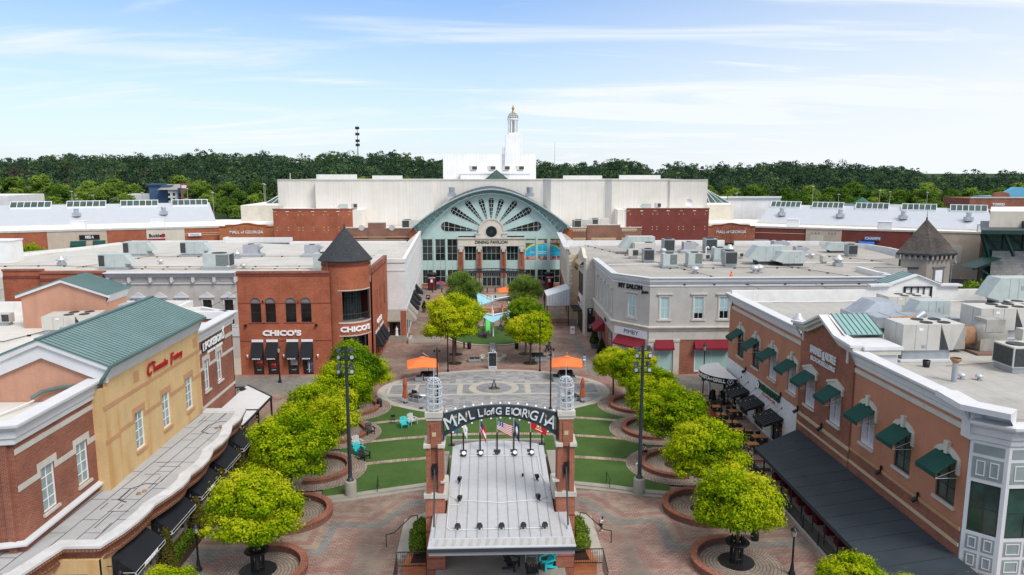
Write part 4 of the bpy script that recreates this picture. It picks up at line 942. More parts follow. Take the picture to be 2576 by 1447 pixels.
for(a,b,z0,z1,m,nm)in((-32.1,-31.15,1.2,2.5,L_RED,'poster'),(-30.15,-29.45,0.9,1.9,L_RED,'poster'),(-27.5,-26.6,1.3,2.5,GREYP,'poster')):
 MB(TF).box(a,b,0.10,0.12,z0,z1,m).build(nm,w1)
q=MB(TF);text(q,'70%',-31.6,2.1,-0.095,0.42,L_WHITE,0,ext=0.004);text(q,'OFF',-31.6,1.7,-0.095,0.42,L_WHITE,0,ext=0.004);text(q,'SALE',-29.8,1.4,-0.095,0.26,L_WHITE,0,ext=0.004);q.build('poster_lettering',w1)
for x,c in((-25.55,CUSH),(-25.1,GREYP),(-24.75,DENIM)):
 q=MB(TF);q.lathe([(0.09,0.3),(0.12,0.9),(0.17,1.25),(0.19,1.6),(0.06,1.68),(0.06,1.75),(0.09,1.85),(0.02,1.95)],c,(x,0.12,0),8);q.build('mannequin',w1)
q=MB(TF);text(q,"CHICO'S",-28.45,5.7,0.06,0.95,L_WHITE,0.045,width=5.1,ext=0.08);q.build('lettering',w1)
mb=MB();mb.prism([(-34.0,97.62),(-22.2,97.62),(-20,99),(-17.2,101.5),(-17.2,116.8),(-34,116.8)],12.0,12.85,ST_WHITE2,top=ROOF_L);mb.sweep([(-34.0,97.35),(-22.0,97.35)],[(0.08,13.75),(0.08,14.05),(-0.4,14.05),(-0.4,12.8)],BR_CAP);mb.sweep([(-17.0,101.6),(-17.0,116.9)],[(0.08,13.2),(0.08,13.95),(-0.45,13.95),(-0.45,12.8)],BR_CAP);mb.build('roof_edge',CH)
# side wall on the lane (faces east)
TS=frame((-17.0,0,0),EAST)
pa=[(104.6,105.5),(105.9,106.8),(108.4,109.3),(109.7,110.6)]
hs=[(a,b,6.6,10.2)for a,b in pa]+[(113.3,114.6,6.6,10.2)]+[(a,b,0.3,3.9)for a,b in((103.6,104.9),(105.6,106.9),(108.2,109.5),(110.1,111.4))]
mb=MB(TS);wall(mb,101.5,116.9,0,13.6,hs,BR_RED,0.22);mb.box(101.5,116.9,-0.05,0,12.9,13.3,BR_MAROON_AND_SHADED);w2=mb.build('side_wall',CH)
for h in hs:window(w2,TS,*h,1,2,DARKM,GL_DARK,depth=0.2)
for a,b in((103.6,104.9),(105.6,106.9),(108.2,109.5),(110.1,111.4)):
 q=MB(TS);zt,zf=4.1,2.2;x0,x1=a-0.08,b+0.08
 q.face([(x0,-0.02,zt),(x1,-0.02,zt),(x1,-1.05,zf+0.2),(x0,-1.05,zf+0.2)],F_BLACK);q.face([(x0,-1.05,zf+0.2),(x1,-1.05,zf+0.2),(x1,-1.05,zf),(x0,-1.05,zf)],F_BLACK)
 for x in(x0,x1):q.face([(x,-0.02,zt),(x,-1.05,zf+0.2),(x,-1.05,zf),(x,-0.02,zf+0.1)],F_BLACK)
 q.build('awning',w2);MB(TS).box(x0,x1,-0.06,-0.01,4.15,4.5,L_WHITE).build('awning_header',w2)
q=MB(TS);text(q,"CHICO'S",107.4,5.5,0.06,0.9,L_WHITE,0.04,width=4.2,ext=0.08);q.build('lettering',w2)
# turret
tc_=(-20.3,100.4,0);r=3.2;N=48
mb=MB()
opens=[(-92,-14,7.2,11.3),(-88,-20,0.0,5.2)]
zs=[0,5.2,7.2,11.3,15.3]
for i in range(N):
 a0,a1=360*i/N-180,360*(i+1)/N-180;am=(a0+a1)/2
 for z0,z1 in zip(zs[:-1],zs[1:]):
  if any(o[0]<am<o[1]and o[2]<=z0 and z1<=o[3]for o in opens):continue
  p=[(tc_[0]+r*math.cos(R(a)),tc_[1]+r*math.sin(R(a)))for a in(a0,a1)]
  mb.add([(*p[0],z0),(*p[1],z0),(*p[1],z1),(*p[0],z1)],[(0,1,2,3)],BR_RED)
for z,h in((14.55,0.25),(11.35,0.12),(6.95,0.2),(5.22,0.12)):mb.lathe([(r,z),(r+0.05,z),(r+0.05,z+h),(r,z+h)],BR_MAROON_AND_SHADED if z>14 else TRIMC,tc_,N,R(-179)if z>14 else R(-100),R(179)if z>14 else R(-5),False)
mb.lathe([(0.1,7.2),(r-0.02,7.2)],CONC,tc_,N,R(-100),R(-8));mb.lathe([(0.1,11.3),(r-0.02,11.3)],ST_TAUPE,tc_,N,R(-100),R(-8))
t1=mb.build('turret',CH)
q=MB();q.lathe([(1.9,7.2),(1.9,11.3)],GL_DARK,tc_,16,R(-110),R(0),False);q.lathe([(2.3,0),(2.3,5.2)],GL_DARK,tc_,16,R(-110),R(0),False);q.build('pane',t1)
q=MB()
for a in(-92,-14):q.box(tc_[0]+r*math.cos(R(a))-0.1,tc_[0]+r*math.cos(R(a))+0.1,tc_[1]+(r-0.15)*math.sin(R(a))-0.1,tc_[1]+(r-0.15)*math.sin(R(a))+0.1,7.2,11.3,DARKM)
for a in range(-100,5,12):q.bar((tc_[0]+1.93*math.cos(R(a)),tc_[1]+1.93*math.sin(R(a)),7.2),(tc_[0]+1.93*math.cos(R(a)),tc_[1]+1.93*math.sin(R(a)),11.3),0.08,0.06,DARKM);q.bar((tc_[0]+2.33*math.cos(R(a)),tc_[1]+2.33*math.sin(R(a)),0),(tc_[0]+2.33*math.cos(R(a)),tc_[1]+2.33*math.sin(R(a)),5.2),0.07,0.05,BLACK)
q.lathe([(1.94,10.4),(1.97,10.4),(1.97,10.5),(1.94,10.5)],DARKM,tc_,16,R(-110),R(0));q.build('window_frame',t1)
q=MB()
for a in np.arange(-92,-12,2.6):q.tube((tc_[0]+3.15*math.cos(R(a)),tc_[1]+3.15*math.sin(R(a)),7.25),(tc_[0]+3.15*math.cos(R(a)),tc_[1]+3.15*math.sin(R(a)),8.2),0.02,DARKM,4)
for z in(7.35,8.2):q.lathe([(3.12,z),(3.2,z),(3.2,z+0.06),(3.12,z+0.06)],DARKM,tc_,16,R(-92),R(-14))
q.build('balcony_railing',t1)
for a in(-72,-30):MB().tube((tc_[0]+3.0*math.cos(R(a)),tc_[1]+3.0*math.sin(R(a)),0),(tc_[0]+3.0*math.cos(R(a)),tc_[1]+3.0*math.sin(R(a)),5.2),0.13,DARKM,8).build('column',t1)
q=MB();vs,fs=text_pts("CHICO'S",0.95,0.045,1.0,'CENTER',0.08);k=4.5/(max(v[0]for v in vs)-min(v[0]for v in vs))
q.add([(tc_[0]+(r+0.06+z)*math.cos(R(-56)+x*k/r),tc_[1]+(r+0.06+z)*math.sin(R(-56)+x*k/r),6.15+y)for x,y,z in vs],fs,L_WHITE);q.build('lettering',t1)
q=MB();q.lathe([(3.45,15.25),(3.6,15.3),(0.06,19.55)],SLATE,tc_,40,smooth=False);q.lathe([(3.45,15.15),(3.62,15.2),(3.62,15.32)],DARKM,tc_,40);t2=q.build('cone_roof',CH)
q=MB();q.lathe([(0.12,19.4),(0.2,19.6),(0.08,19.7),(0.16,19.85),(0.05,20.0),(0.02,20.7)],DARKM,tc_,8);q.build('finial',t2)
for a in(-125,12):MB().tube((tc_[0]+3.3*math.cos(R(a)),tc_[1]+3.3*math.sin(R(a)),12.8),(tc_[0]+3.3*math.cos(R(a)),tc_[1]+3.3*math.sin(R(a)),15.2),0.07,RUST,6).build('downpipe',t1)
for x in(-33.15,-23.85):
 MB(TF).box(x-0.14,x+0.14,-0.35,0,6.65,6.95,BLACK).build('wall_light',w1)
for x in(-33.1,-28.3,-23.8):MB(TF).lathe([(0.02,0.4),(0.13,0.38),(0.10,0.2),(0.08,0),(0.02,-0.05)],WHITEM,(x,-0.22,2.45),8).build('wall_lantern',w1)
# grey cornice building
GB=thing('grey_cornice_building','pale grey stucco building with bracketed cornice and pedimented windows left of the brick store','building',(-42,99,0))
wsx=[-49.7,-46.9,-44.1,-41.3,-38.0,-35.2]
hs=[(x-0.58,x+0.58,7.0,10.3)for x in wsx]
mb=MB(TF);wall(mb,-50.9,-34.05,0,13.5,hs,ST_GREY,0.2);mb.box(-50.9,-34.06,-0.12,0,5.35,6.6,TRIMG);mb.box(-50.9,-34.06,-0.16,0,6.6,6.75,TRIMG);mb.box(-35.6,-34.1,-0.02,0,0.05,2.3,ST_CREAM)
w3=mb.build('wall',GB)
for h in hs:
 o=window(w3,TF,*h,2,2,DARKM,GL_DARK,depth=0.15,sill=TRIMG)
 q=MB(TF);a,b=h[0],h[1];q.box(a-0.16,a,-0.07,0,9.6,10.45,TRIMG);q.box(b,b+0.16,-0.07,0,9.6,10.45,TRIMG);q.box(a,b,-0.07,0,10.3,10.48,TRIMG);q.box(a-0.38,b+0.38,-0.22,0,10.55,10.75,TRIMG);q.ext([(a-0.3,10.75),(b+0.3,10.75),((a+b)/2,11.35)],-0.15,0,TRIMG);q.build('pediment',o)
mb=MB();cornice(mb,[(-50.9,97.35),(-34.1,97.35)],14.0,TRIMG,0.7,0.75);mb.T=TF;mb.box(-50.9,-34.1,-0.14,0,12.4,12.55,TRIMG)
for x in np.arange(-50.5,-34,2.74):mb.ext([(x-0.18,13.35),(x+0.18,13.35),(x+0.18,12.75),(x,12.6),(x-0.18,12.75)],-0.5,0,TRIMG)
mb.build('cornice',w3)
for i,x in enumerate(np.arange(-49.2,-35,2.74)):MB(TF).box(x-0.7,x+0.7,-0.04,0,12.72,13.22,TRIMC).build('frieze_panel',w3)
mb=MB();mb.prism([(-50.9,97.7),(-34.02,97.7),(-34.02,116.9),(-50.9,116.9)],12.0,12.83,ST_WHITE2,top=ROOF_L);mb.build('roof',GB)
# brick section at the left and the cream one beyond
B2=thing('brick_store_building','red brick building with dark corbel course at the left end of the long roof','building',(-58,99,0))
mb=MB(TF);mb.box(-64.0,-50.95,0,0.4,0,14.2,BR_RED);mb.box(-59.0,-51.0,-0.5,0,0,13.9,BR_RED)
mb.box(-64.0,-59.0,-0.05,0,13.2,13.6,BR_MAROON_AND_SHADED);mb.box(-59.05,-51.0,-0.55,-0.5,12.9,13.3,BR_MAROON_AND_SHADED);w4=mb.build('wall',B2)
mb=MB(TF);mb.box(-64.1,-58.9,-0.1,0.5,14.2,14.45,BR_CAP);mb.box(-59.1,-50.9,-0.62,0.3,13.9,14.12,BR_CAP);mb.build('coping',w4);MB().prism([(-64,97.8),(-50.92,97.8),(-50.92,116.9),(-64,116.9)],12,12.81,ST_WHITE2,top=ROOF_L).build('roof',B2)
B3=thing('cream_banded_building','cream building with grey stone bands at the far left edge','building',(-70,99,0))
mb=MB(TF);mb.box(-90,-64.1,0,0.4,0,13.4,ST_CREAM)
for z in range(7):mb.box(-90,-64.1,-0.04,0,2.2+1.6*z,2.45+1.6*z,TRIMG)
mb.build('wall',B3);MB().prism([(-90,97.8),(-64.05,97.8),(-64.05,116.9),(-90,116.9)],12,12.79,ST_WHITE2,top=ROOF_L).build('roof',B3)
# rear part of the big pale roof with its parapets
RR=thing('rear_store_block','wide flat pale roof with low white parapets behind the brick corner store','building',(-45,130,0))
mb=MB();mb.prism([(-92,117.0),(-17.4,117.0),(-17.4,146.5),(-40,146.5),(-54,152.8),(-72.8,152.8),(-76,147.5),(-92,121)],0,12.8,ST_WHITE2,top=ROOF_L);mb.build('roof',RR)
mb=MB()
for pth,h in(([(-40.0,147.6),(-40,150.6),(-17.4,150.6)],13.05),([(-54,153.2),(-54,151.2),(-40.5,151.2)],13.8),([(-73.2,148),(-73.2,153),(-54.4,153)],13.05),([(-92,121.2),(-80,127.8),(-75.8,139),(-73.4,148)],13.2)):mb.sweep(pth,[(-0.2,12.0),(-0.2,h),(0.3,h),(0.3,12.75)],PARA)
mb.build('parapet',RR);MB().face([(-40,146.4,12.79),(-17.4,146.4,12.79),(-17.4,150.6,12.79),(-40,150.6,12.79)],ROOF_L).build('roof_strip',RR)
# white store on the lane
WB=thing('white_lane_store','white two-storey store with black and tan awnings along the left lane','building',(-16,140,0))
TW2=frame((0,117.1,0),SOUTH);mb=MB(TW2)
wall(mb,-17.0,-14.1,0,12.9,[(-16.85,-15.05,0.6,4.9)],ST_WHITE,0.25);mb.box(-17.0,-14.1,-0.06,0,11.3,11.5,TRIMG);mb.box(-17.0,-14.1,-0.06,0,5.0,5.3,TRIMG);mb.box(-15.0,-14.06,-0.03,0.0,0.9,4.9,BR_RED);mb.box(-17,-14.06,-0.05,0,0.0,0.9,CONC)
w5=mb.build('front_wall',WB);window(w5,TW2,-16.85,-15.05,0.6,4.9,2,1,BLACK,GL_DARK,hbars=[0.2])
q=MB(TW2);q.face([(-17,-0.02,5.0),(-15,-0.02,5.0),(-14.95,-0.9,3.5),(-17.0,-0.9,3.5)],F_TAN);q.face([(-17,-0.9,3.5),(-14.95,-0.9,3.5),(-14.95,-0.9,3.3),(-17,-0.9,3.3)],F_TAN);q.build('awning',w5)
q=MB(TW2);q.lathe([(0.3,0.8),(0.22,1.3),(0.2,1.7),(0.24,2.0),(0.08,2.15),(0.1,2.3),(0.02,2.4)],LWHITE,(-15.7,0.1,0),8);q.build('mannequin',w5)
SPL_=math.atan2(2.4,57);TW3=frame((-14.1,117.1,0),EAST+SPL_)@Matrix.Translation((-117.1,0,0));ups=[119.8,123.3,126.9,133.5,137.2,143.8,148,154,158,164,168]
hs=[(y-0.45,y+0.45,6.6,9.4)for y in ups]+[(y-1.1,y+1.1,0.5,3.6)for y in(119.8,124.5,129.2,133.9,138.6,146,152,158,164,170)]
mb=MB(TW3);wall(mb,117.1,174,0,12.9,hs,ST_WHITE,0.2);mb.box(117.1,174,-0.05,0,11.3,11.5,TRIMG);mb.box(117.1,174,-0.08,0,4.9,5.2,TRIMG);w6=mb.build('side_wall',WB)
for i,h in enumerate(hs):window(w6,TW3,*h,2,2,WHITEM if i<11 else BLACK,GL_WIN if i<11 else GL_DARK,depth=0.15)
for i,y in enumerate((119.8,124.5,129.2,133.9,138.6,146)):
 m=F_TAN if i<2 else F_BLACK;q=MB(TW3);q.face([(y-1.2,-0.02,4.9),(y+1.2,-0.02,4.9),(y+1.2,-1.5,3.1),(y-1.2,-1.5,3.1)],m)
 for x in(y-1.2,y+1.2):q.face([(x,-0.02,4.9),(x,-1.5,3.1),(x,-1.5,2.9),(x,-0.02,3.2)],m)
 q.face([(y-1.2,-1.5,3.1),(y+1.2,-1.5,3.1),(y+1.2,-1.5,2.85),(y-1.2,-1.5,2.85)],m);q.build('awning',w6)
q=MB();q.box(-12.9,-12.1,141.4,141.5,2.6,3.4,L_BLACK);sg=q.build('hanging_sign',w6);q=MB(frame((-12.5,141.4,0),SOUTH));text(q,'FT',0,3.0,0.01,0.45,L_WHITE,0.01,ext=0.01);q.build('lettering',sg)
mb=MB();mb.sweep([(-17.0,117.05),(-14.1,117.05),(-16.5,173.9)],[(0.08,12.7),(0.1,13.3),(-0.5,13.3),(-0.5,12.6)],PARA);mb.prism([(-17.4,117.6),(-14.6,117.6),(-16.9,173.5),(-17.4,173.5)],12,12.78,ST_WHITE2,top=ROOF_L);mb.build('roof_edge',WB)
# ==== bookstore building on the right
BN=thing('bookstore_building','salmon stucco and brick bookstore with green window awnings and worn flat roof','building',(28,60,0))
AW=math.pi+0.012
OB=(28.0,50.0)
TB=frame(OB,AW)
def uy(y):return 50.0-y
def zone(name,y0,y1,z0,z1,holes,m,w=0.0,rev=0.18):
 mb=MB(TB);wall(mb,uy(y1),uy(y0),z0,z1,holes,m,rev,w=w);return mb
WC=[80.95,76.3,71.75,67.1,63.0,58.3,53.35,48.6,43.75]
def hole(c,a=6.15,b=9.3):return(uy(c)-0.98,uy(c)+0.98,a,b)
mA=zone('w',65.35,85.0,5.2,12.0,[hole(c)for c in WC[:4]],ST_SAL);A_=mA.build('salmon_wall',BN)
mB=zone('w',55.7,65.35,3.0,13.2,[hole(c)for c in WC[4:6]],BR_DARK,w=-0.14)
g=mB;g.face([(uy(65.35),-0.14,13.2),(uy(55.7),-0.14,13.2),(uy(57.9),-0.14,14.0),(uy(60.6),-0.14,15.0),(uy(63.3),-0.14,14.0)],BR_DARK)
for y in(65.35,55.7):g.face([(uy(y),-0.14,3.0),(uy(y),0.5,3.0),(uy(y),0.5,13.2),(uy(y),-0.14,13.2)],BR_DARK)
B_=g.build('brick_bay',BN)
mC=zone('w',41.9,55.7,5.2,12.0,[hole(c)for c in WC[6:]],ST_SAL);C_=mC.build('salmon_wall',BN)
mD=zone('w',41.9,55.7,2.4,5.2,[],BR_DARK,w=-0.06);mD.build('brick_base',BN)
mb=MB(TB)
mb.box(uy(65.4),uy(55.6),-0.20,-0.14,4.82,5.12,CREAMBAND);mb.box(uy(65.4),uy(55.6),-0.20,-0.14,3.95,4.15,CREAMBAND);mb.box(uy(55.6),uy(41.9),-0.12,-0.06,5.0,5.24,ST_YBAND);mb.box(uy(55.6),uy(41.9),-0.12,-0.06,3.95,4.18,CREAMBAND)
mb.box(uy(85.0),uy(65.4),-0.08,0,11.15,11.5,TRIMC);mb.box(uy(55.7),uy(41.9),-0.08,0,11.35,11.7,TRIMC)
mb.build('belt_course',BN)
for c in WC:
 i=WC.index(c);par=A_ if i<4 else(B_ if i<6 else C_);h=hole(c);w0=-0.14 if 4<=i<=5 else 0.0
 blind=i in(2,3,4,5,6)
 Tw=TB@Matrix.Translation((0,w0,0))
 o=window(par,Tw,*h,2,3,CHAR if not blind else WHITEM,GL_GREEN if not blind else plain('shutter_pale_mauve',(0.60,0.56,0.60),0.7),depth=0.17,sill=TRIMC,fw=0.08)
 if blind:
  q=MB(Tw)
  for s_ in(-0.47,0.47):
   for a,b in((6.6,8.9),):q.box(h[0]+0.98+s_-0.3,h[0]+0.98+s_+0.3,0.10,0.13,a,b,plain('shutter_inset',(0.52,0.47,0.51),0.7))
  q.build('shutter',o)
 q=MB(Tw);cu=h[0]+0.98;r=1.25
 if i in(4,5):
  q.ext([(cu-1.3,8.9),(cu-1.3,9.45),(cu,9.85),(cu+1.3,9.45),(cu+1.3,8.9),(cu+1.0,8.9),(cu+1.0,9.3),(cu-1.0,9.3),(cu-1.0,8.9)][::-1],-0.12,0,TRIMC);q.ext([(cu-1.4,9.4),(cu,9.85),(cu+1.4,9.4),(cu+1.4,9.6),(cu,10.05),(cu-1.4,9.6)],-0.2,0,TRIMC)
 else:
  for k in range(10):
   t0,t1=R(35+11*k),R(35+11*(k+1));P=[(cu+rr*math.cos(t)*1.18,8.55+rr*math.sin(t))for rr,t in((0.92,t0),(1.3,t0),(1.3,t1),(0.92,t1))];q.ext(P,-0.13,0,TRIMC)
  for s_ in(-1,1):q.box(cu+s_*1.12-0.15,cu+s_*1.12+0.15,-0.12,0,8.35,9.3,TRIMC)
  q.ext([(cu-0.14,9.35),(cu+0.14,9.35),(cu+0.22,10.15),(cu-0.22,10.15)],-0.24,0,TRIMC);q.box(cu-1.0,cu+1.0,-0.004,0.0,9.28,9.6,ST_SAL if i not in(4,5)else BR_DARK)
 q.build('surround',o)
 q=MB(Tw);a,b=cu-1.08,cu+1.08;zt,zf,zl_,pr_=9.35,8.42,8.12,1.42
 q.face([(a,-0.02,zt),(b,-0.02,zt),(b,-pr_,zf),(a,-pr_,zf)],F_GREEN);q.face([(a,-pr_,zf),(b,-pr_,zf),(b,-pr_,zl_),(a,-pr_,zl_)],F_GREEN)
 q.add([(a,-0.02,zt-0.03),(b,-0.02,zt-0.03),(b,-pr_+.02,zf-0.03),(a,-pr_+.02,zf-0.03)],[(0,3,2,1)],F_GREEN)
 aw=q.build('awning',par)
 q=MB(Tw)
 for x in(a+0.02,b-0.02):q.path([(x,-0.02,8.12),(x,-pr_+0.02,8.12)],0.02,STEELP,4);q.path([(x,-0.02,8.7),(x,-pr_+0.02,8.15)],0.015,STEELP,4)
 q.path([(a,-0.6,8.12),(b,-0.6,8.12)],0.015,STEELP,4);q.build('awning_frame',aw)
for y in(78.8,69.2,65.0,60.2,50.9,46.3):
 w0=-0.2 if 55.7<y<65.4 else-0.06
 q=MB(TB@Matrix.Translation((0,w0,0)));u=uy(y);q.box(u-0.06,u+0.06,-0.12,0,5.1,5.55,BLACK);q.tube((u,-0.1,5.15),(u-0.1,-0.4,4.9),0.14,BLACK,8,0.17);q.build('wall_light',A_ if y>65.2 else(B_ if y>55.7 else C_))
def TBp(y,w=0.0):v=TB@Vector((uy(y),w,0));return(v.x,v.y)
mb=MB();cornice(mb,[TBp(85.0),TBp(65.4)],12.95,TRIM,1.15,0.65);cornice(mb,[TBp(55.65),TBp(41.9)],13.2,TRIM,1.3,0.65);mb.build('cornice',BN)
# gabled parapet of the brick bay
mb=MB(TB)
prof=[(uy(66.1),13.45),(uy(63.6),13.75),(uy(60.7),15.0),(uy(57.9),13.85),(uy(55.1),13.65)]
pts=prof
for p,q_ in zip(pts[:-1],pts[1:]):
 for(o,dz,hh)in((0.75,0.0,0.2),(0.55,-0.22,0.3),(0.3,-0.5,0.35)):
  A=[(p[0],-0.14-o,p[1]+dz-hh),(q_[0],-0.14-o,q_[1]+dz-hh),(q_[0],-0.14-o,q_[1]+dz),(p[0],-0.14-o,p[1]+dz)];Bk=[(x,0.3,z)for x,y,z in A]
  mb.add(A+Bk,[(0,1,2,3),(7,6,5,4),(0,4,5,1),(3,2,6,7),(0,3,7,4),(1,5,6,2)],TRIMC if o<0.7 else TRIM)
for y in(64.9,56.7):mb.box(uy(y)-0.16,uy(y)+0.16,-0.24,-0.14,11.8,13.2,TRIMC)
mb.build('gable_cornice',B_)
mb=MB(TB);mb.box(uy(57.8),uy(55.1),0.3,2.9,12.0,12.9,TRIMG);mb.box(uy(58.0),uy(54.9),0.2,3.1,12.9,13.3,TRIMC);mb.box(uy(58.1),uy(54.8),0.1,3.2,13.3,13.55,TRIM)
mb.box(uy(66.1),uy(63.4),0.3,1.2,12.0,13.4,TRIM);mb.build('parapet_block',B_)
P_=lambda y,w,z:tuple(TB@Vector((uy(y),w,z)))
metal_slope('metal_roof',B_,P_(57.9,0.2,13.9),P_(57.9,3.3,13.9),P_(60.7,3.3,15.05),P_(60.7,0.2,15.05),plain('roof_metal_verdigris',(0.27,0.45,0.43),0.5,0.2,0.08),RIB_GREEN,7)
metal_slope('metal_roof',B_,P_(63.5,3.3,13.9),P_(63.5,0.2,13.9),P_(60.7,0.2,15.05),P_(60.7,3.3,15.05),plain('roof_metal_verdigris',(0.27,0.45,0.43)),RIB_GREEN,7)
MB(TB).face([(uy(63.5),3.28,11.8),(uy(57.9),3.28,11.8),(uy(57.9),3.28,13.85),(uy(60.7),3.28,15.0),(uy(63.5),3.28,13.85)],PARA).build('gable_back',B_)
# lettering
S_=MB(TB@Matrix.Translation((0,-0.14,0)));uc=uy(60.75)
vs,fs=text_pts('BARNES',0.95,0.008,0.62,'CENTER',0.05);S_.add([(uc-1.35+x,-0.12-z,11.45+y)for x,y,z in vs],fs,L_SILV)
vs,fs=text_pts('&',1.1,0.008,0.7,'CENTER',0.05);S_.add([(uc+0.12+x,-0.12-z,11.35+y)for x,y,z in vs],fs,L_SILV)
vs,fs=text_pts('NOBLE',0.95,0.008,0.62,'CENTER',0.05);S_.add([(uc+1.4+x,-0.12-z,11.45+y)for x,y,z in vs],fs,L_SILV)
text(S_,'BOOKSELLERS',uc,10.68,0.12,0.55,L_SILV,0.005,width=4.4,ext=0.04);S_.build('lettering',B_)
# flat roof, rear parapet with the white gable
mb=MB();mb.prism([(28.5,42.25),(95,42.25),(95,84.2),(28.0,84.2)],10.0,12.0,ST_SAL,top=ROOF_BN);mb.build('flat_roof',BN)
mb=MB();mb.sweep([(27.4,84.3),(120,84.3)],[(-0.1,11.0),(-0.1,13.3),(0.35,13.3),(0.35,11.99)][::-1],PARA)
P2=[(43.9,12.2),(54.2,12.2),(54.2,13.8),(51.9,13.9),(49.2,14.95),(46.1,13.9),(43.9,13.8)]
mb.ext(P2,84.0,84.3,PARA)
rp=mb.build('rear_parapet',BN)
mb=MB()
for a,b,z0,z1 in((43.6,46.1,13.75,13.8),(51.9,54.5,13.8,13.75)):mb.bar((a,84.1,z0+0.08),(b,84.1,z1+0.08),1.0,0.22,TRIM)
mb.bar((46.0,84.1,13.95),(49.2,84.1,15.05),0.7,0.14,TRIM);mb.bar((49.2,84.1,15.05),(52.0,84.1,13.95),0.7,0.14,TRIM);mb.build('coping',rp)
metal_slope('metal_roof',rp,(45.8,84.2,13.9),(45.8,87.0,13.9),(49.2,87.0,15.05),(49.2,84.2,15.05),MR_GREEN,RIB_GREEN,4)
metal_slope('metal_roof',rp,(52.6,87,13.9),(52.6,84.2,13.9),(49.2,84.2,15.05),(49.2,87.0,15.05),MR_GREEN,RIB_GREEN,4)
mb=MB()
for x in(47.8,50.95):mb.box(x-0.1,x+0.1,83.8,83.95,12.0,13.6,BLACK)
for x in(48.6,49.4,50.1):mb.box(x-0.04,x+0.04,83.8,83.95,12.0,13.6,BLACK)
mb.box(47.7,51.05,83.8,83.95,13.55,13.7,BLACK);mb.build('steel_frame',rp)
mb=MB();mb.path([(27.8+i*1.2,83.3-0.1*math.sin(i),12.08+0.03*math.sin(i*1.7))for i in range(40)],0.06,WHITEM,5);mb.build('pipe',BN)
# white restaurant front below
VE=thing('pizza_restaurant_front','white painted restaurant front with black metal awnings and green letters, under the salmon wall','building front',(27.8,75,0))
hv=[(uy(82.6),uy(81.2),0.1,3.0),(uy(80.3),uy(77.6),0.1,2.6),(uy(75.7),uy(73.2),0.1,2.6),(uy(71.1),uy(68.4),0.1,2.6)]
VT=TB@Matrix.Translation((0,-0.1,0))
WP=brick('brick_painted_white',(0.70,0.71,0.71),(0.66,0.67,0.67),(0.60,0.61,0.61),var=0.08)
mb=MB(VT);wall(mb,uy(85.0),uy(65.3),0,5.2,hv,WP,0.3);mb.T=None;mb.box(27.5,27.9,84.9,85.1,0,5.2,WP);v_=mb.build('wall',VE)
for h in hv:window(v_,VT,*h,2,1,BLACK,GL_DARK,depth=0.25,name='window')
for y0,y1 in((77.3,80.4),(73.0,76.0),(68.2,71.3)):
 q=MB(VT);a,b=uy(y1),uy(y0);q.face([(a,-0.02,3.2),(b,-0.02,3.2),(b,-1.9,2.55),(a,-1.9,2.55)],CHAR);q.face([(a,-1.9,2.55),(b,-1.9,2.55),(b,-1.9,2.35),(a,-1.9,2.35)],BLACK);q.face([(b,-0.02,3.2),(b,-1.9,2.55),(b,-1.9,2.35),(b,-0.02,2.9)],BLACK)
 for k in range(9):x=a+(b-a)*k/8;q.bar((x,-0.02,3.24),(x,-1.9,2.59),0.04,0.06,BLACK)
 aw=q.build('metal_awning',v_)
 q=MB(VT)
 for x in(a+0.5,b-0.5):q.tube((x,-1.6,2.7),(x,-0.05,4.1),0.018,BLACK,4);q.box(x-0.06,x+0.06,-0.06,0,4.0,4.2,BLACK)
 q.build('tie_rod',aw)
q=MB(VT);text(q,"VENDETTI'S",uy(71.7),4.72,0.08,0.95,L_GREEN,0.02,width=4.9,ext=0.1);vs,fs=text_pts("VENDETTI'S",0.95,0.045,1);q.build('lettering',v_)
q=MB(VT);u=uy(74.75);q.tube((u,-0.05,4.75),(u,-0.16,4.75),0.42,L_BLACK,18);q.tube((u,-0.16,4.75),(u,-0.18,4.75),0.36,L_WHITE,18);text(q,'V',u,4.75,0.185,0.5,L_RED,0.01,ext=0.005);q.build('round_sign',v_)
q=MB(VT);q.box(uy(73.7),uy(69.9),-0.10,-0.02,3.9,4.3,L_WHITE);sb=q.build('sign',v_);q=MB(VT);text(q,'PIZZA+PASTA+GRILL',uy(71.8),4.1,0.11,0.4,L_RED,0.01,width=3.6,ext=0.01);q.build('lettering',sb)
# curved entrance canopy
cp=thing('curved_canopy','half-round flat canopy with black band reading PASTA + GRILL at the building corner','canopy',(27.5,84,3.2))
a0,a1=R(95),R(262)
ctr=(27.6,83.9);rx,ry=3.6,3.8
def cpt(t,k=1.0):return(ctr[0]+rx*k*math.cos(t),ctr[1]+ry*k*math.sin(t))
ts=[a0+(a1-a0)*i/20 for i in range(21)]
mb=MB();top=[cpt(t)for t in ts];mb.prism(top,3.0,3.75,F_BLACK,top=PARA);cpb=mb.build('canopy_slab',cp)
q=MB();vs,fs=text_pts('PIZZA+PASTA+GRILL',0.55,0.02,1,'CENTER',0.01);W=5.6;k=W/(max(v[0]for v in vs)-min(v[0]for v in vs));tm=R(205)
def wrap(vs,t0,zc):return[(*cpt(t0+x/3.7,1.012+z*0.27),zc+y)for x,y,z in vs]
q.add(wrap([(x*k,y,z)for x,y,z in vs],tm-R(6),3.38),fs,L_WHITE)
vs,fs=text_pts('V',0.4,0.01,1,'CENTER',0.01);q.add(wrap(vs,tm+R(46),3.38),fs,L_WHITE)
for i in range(16):
 t0,t1=2*math.pi*i/16,2*math.pi*(i+1)/16;vv=[(r_*math.cos(t),r_*math.sin(t),0)for r_,t in((0.28,t0),(0.33,t0),(0.33,t1),(0.28,t1))];q.add(wrap(vv,tm+R(46),3.38),[(0,1,2,3)],L_WHITE)
q.build('lettering',cpb)
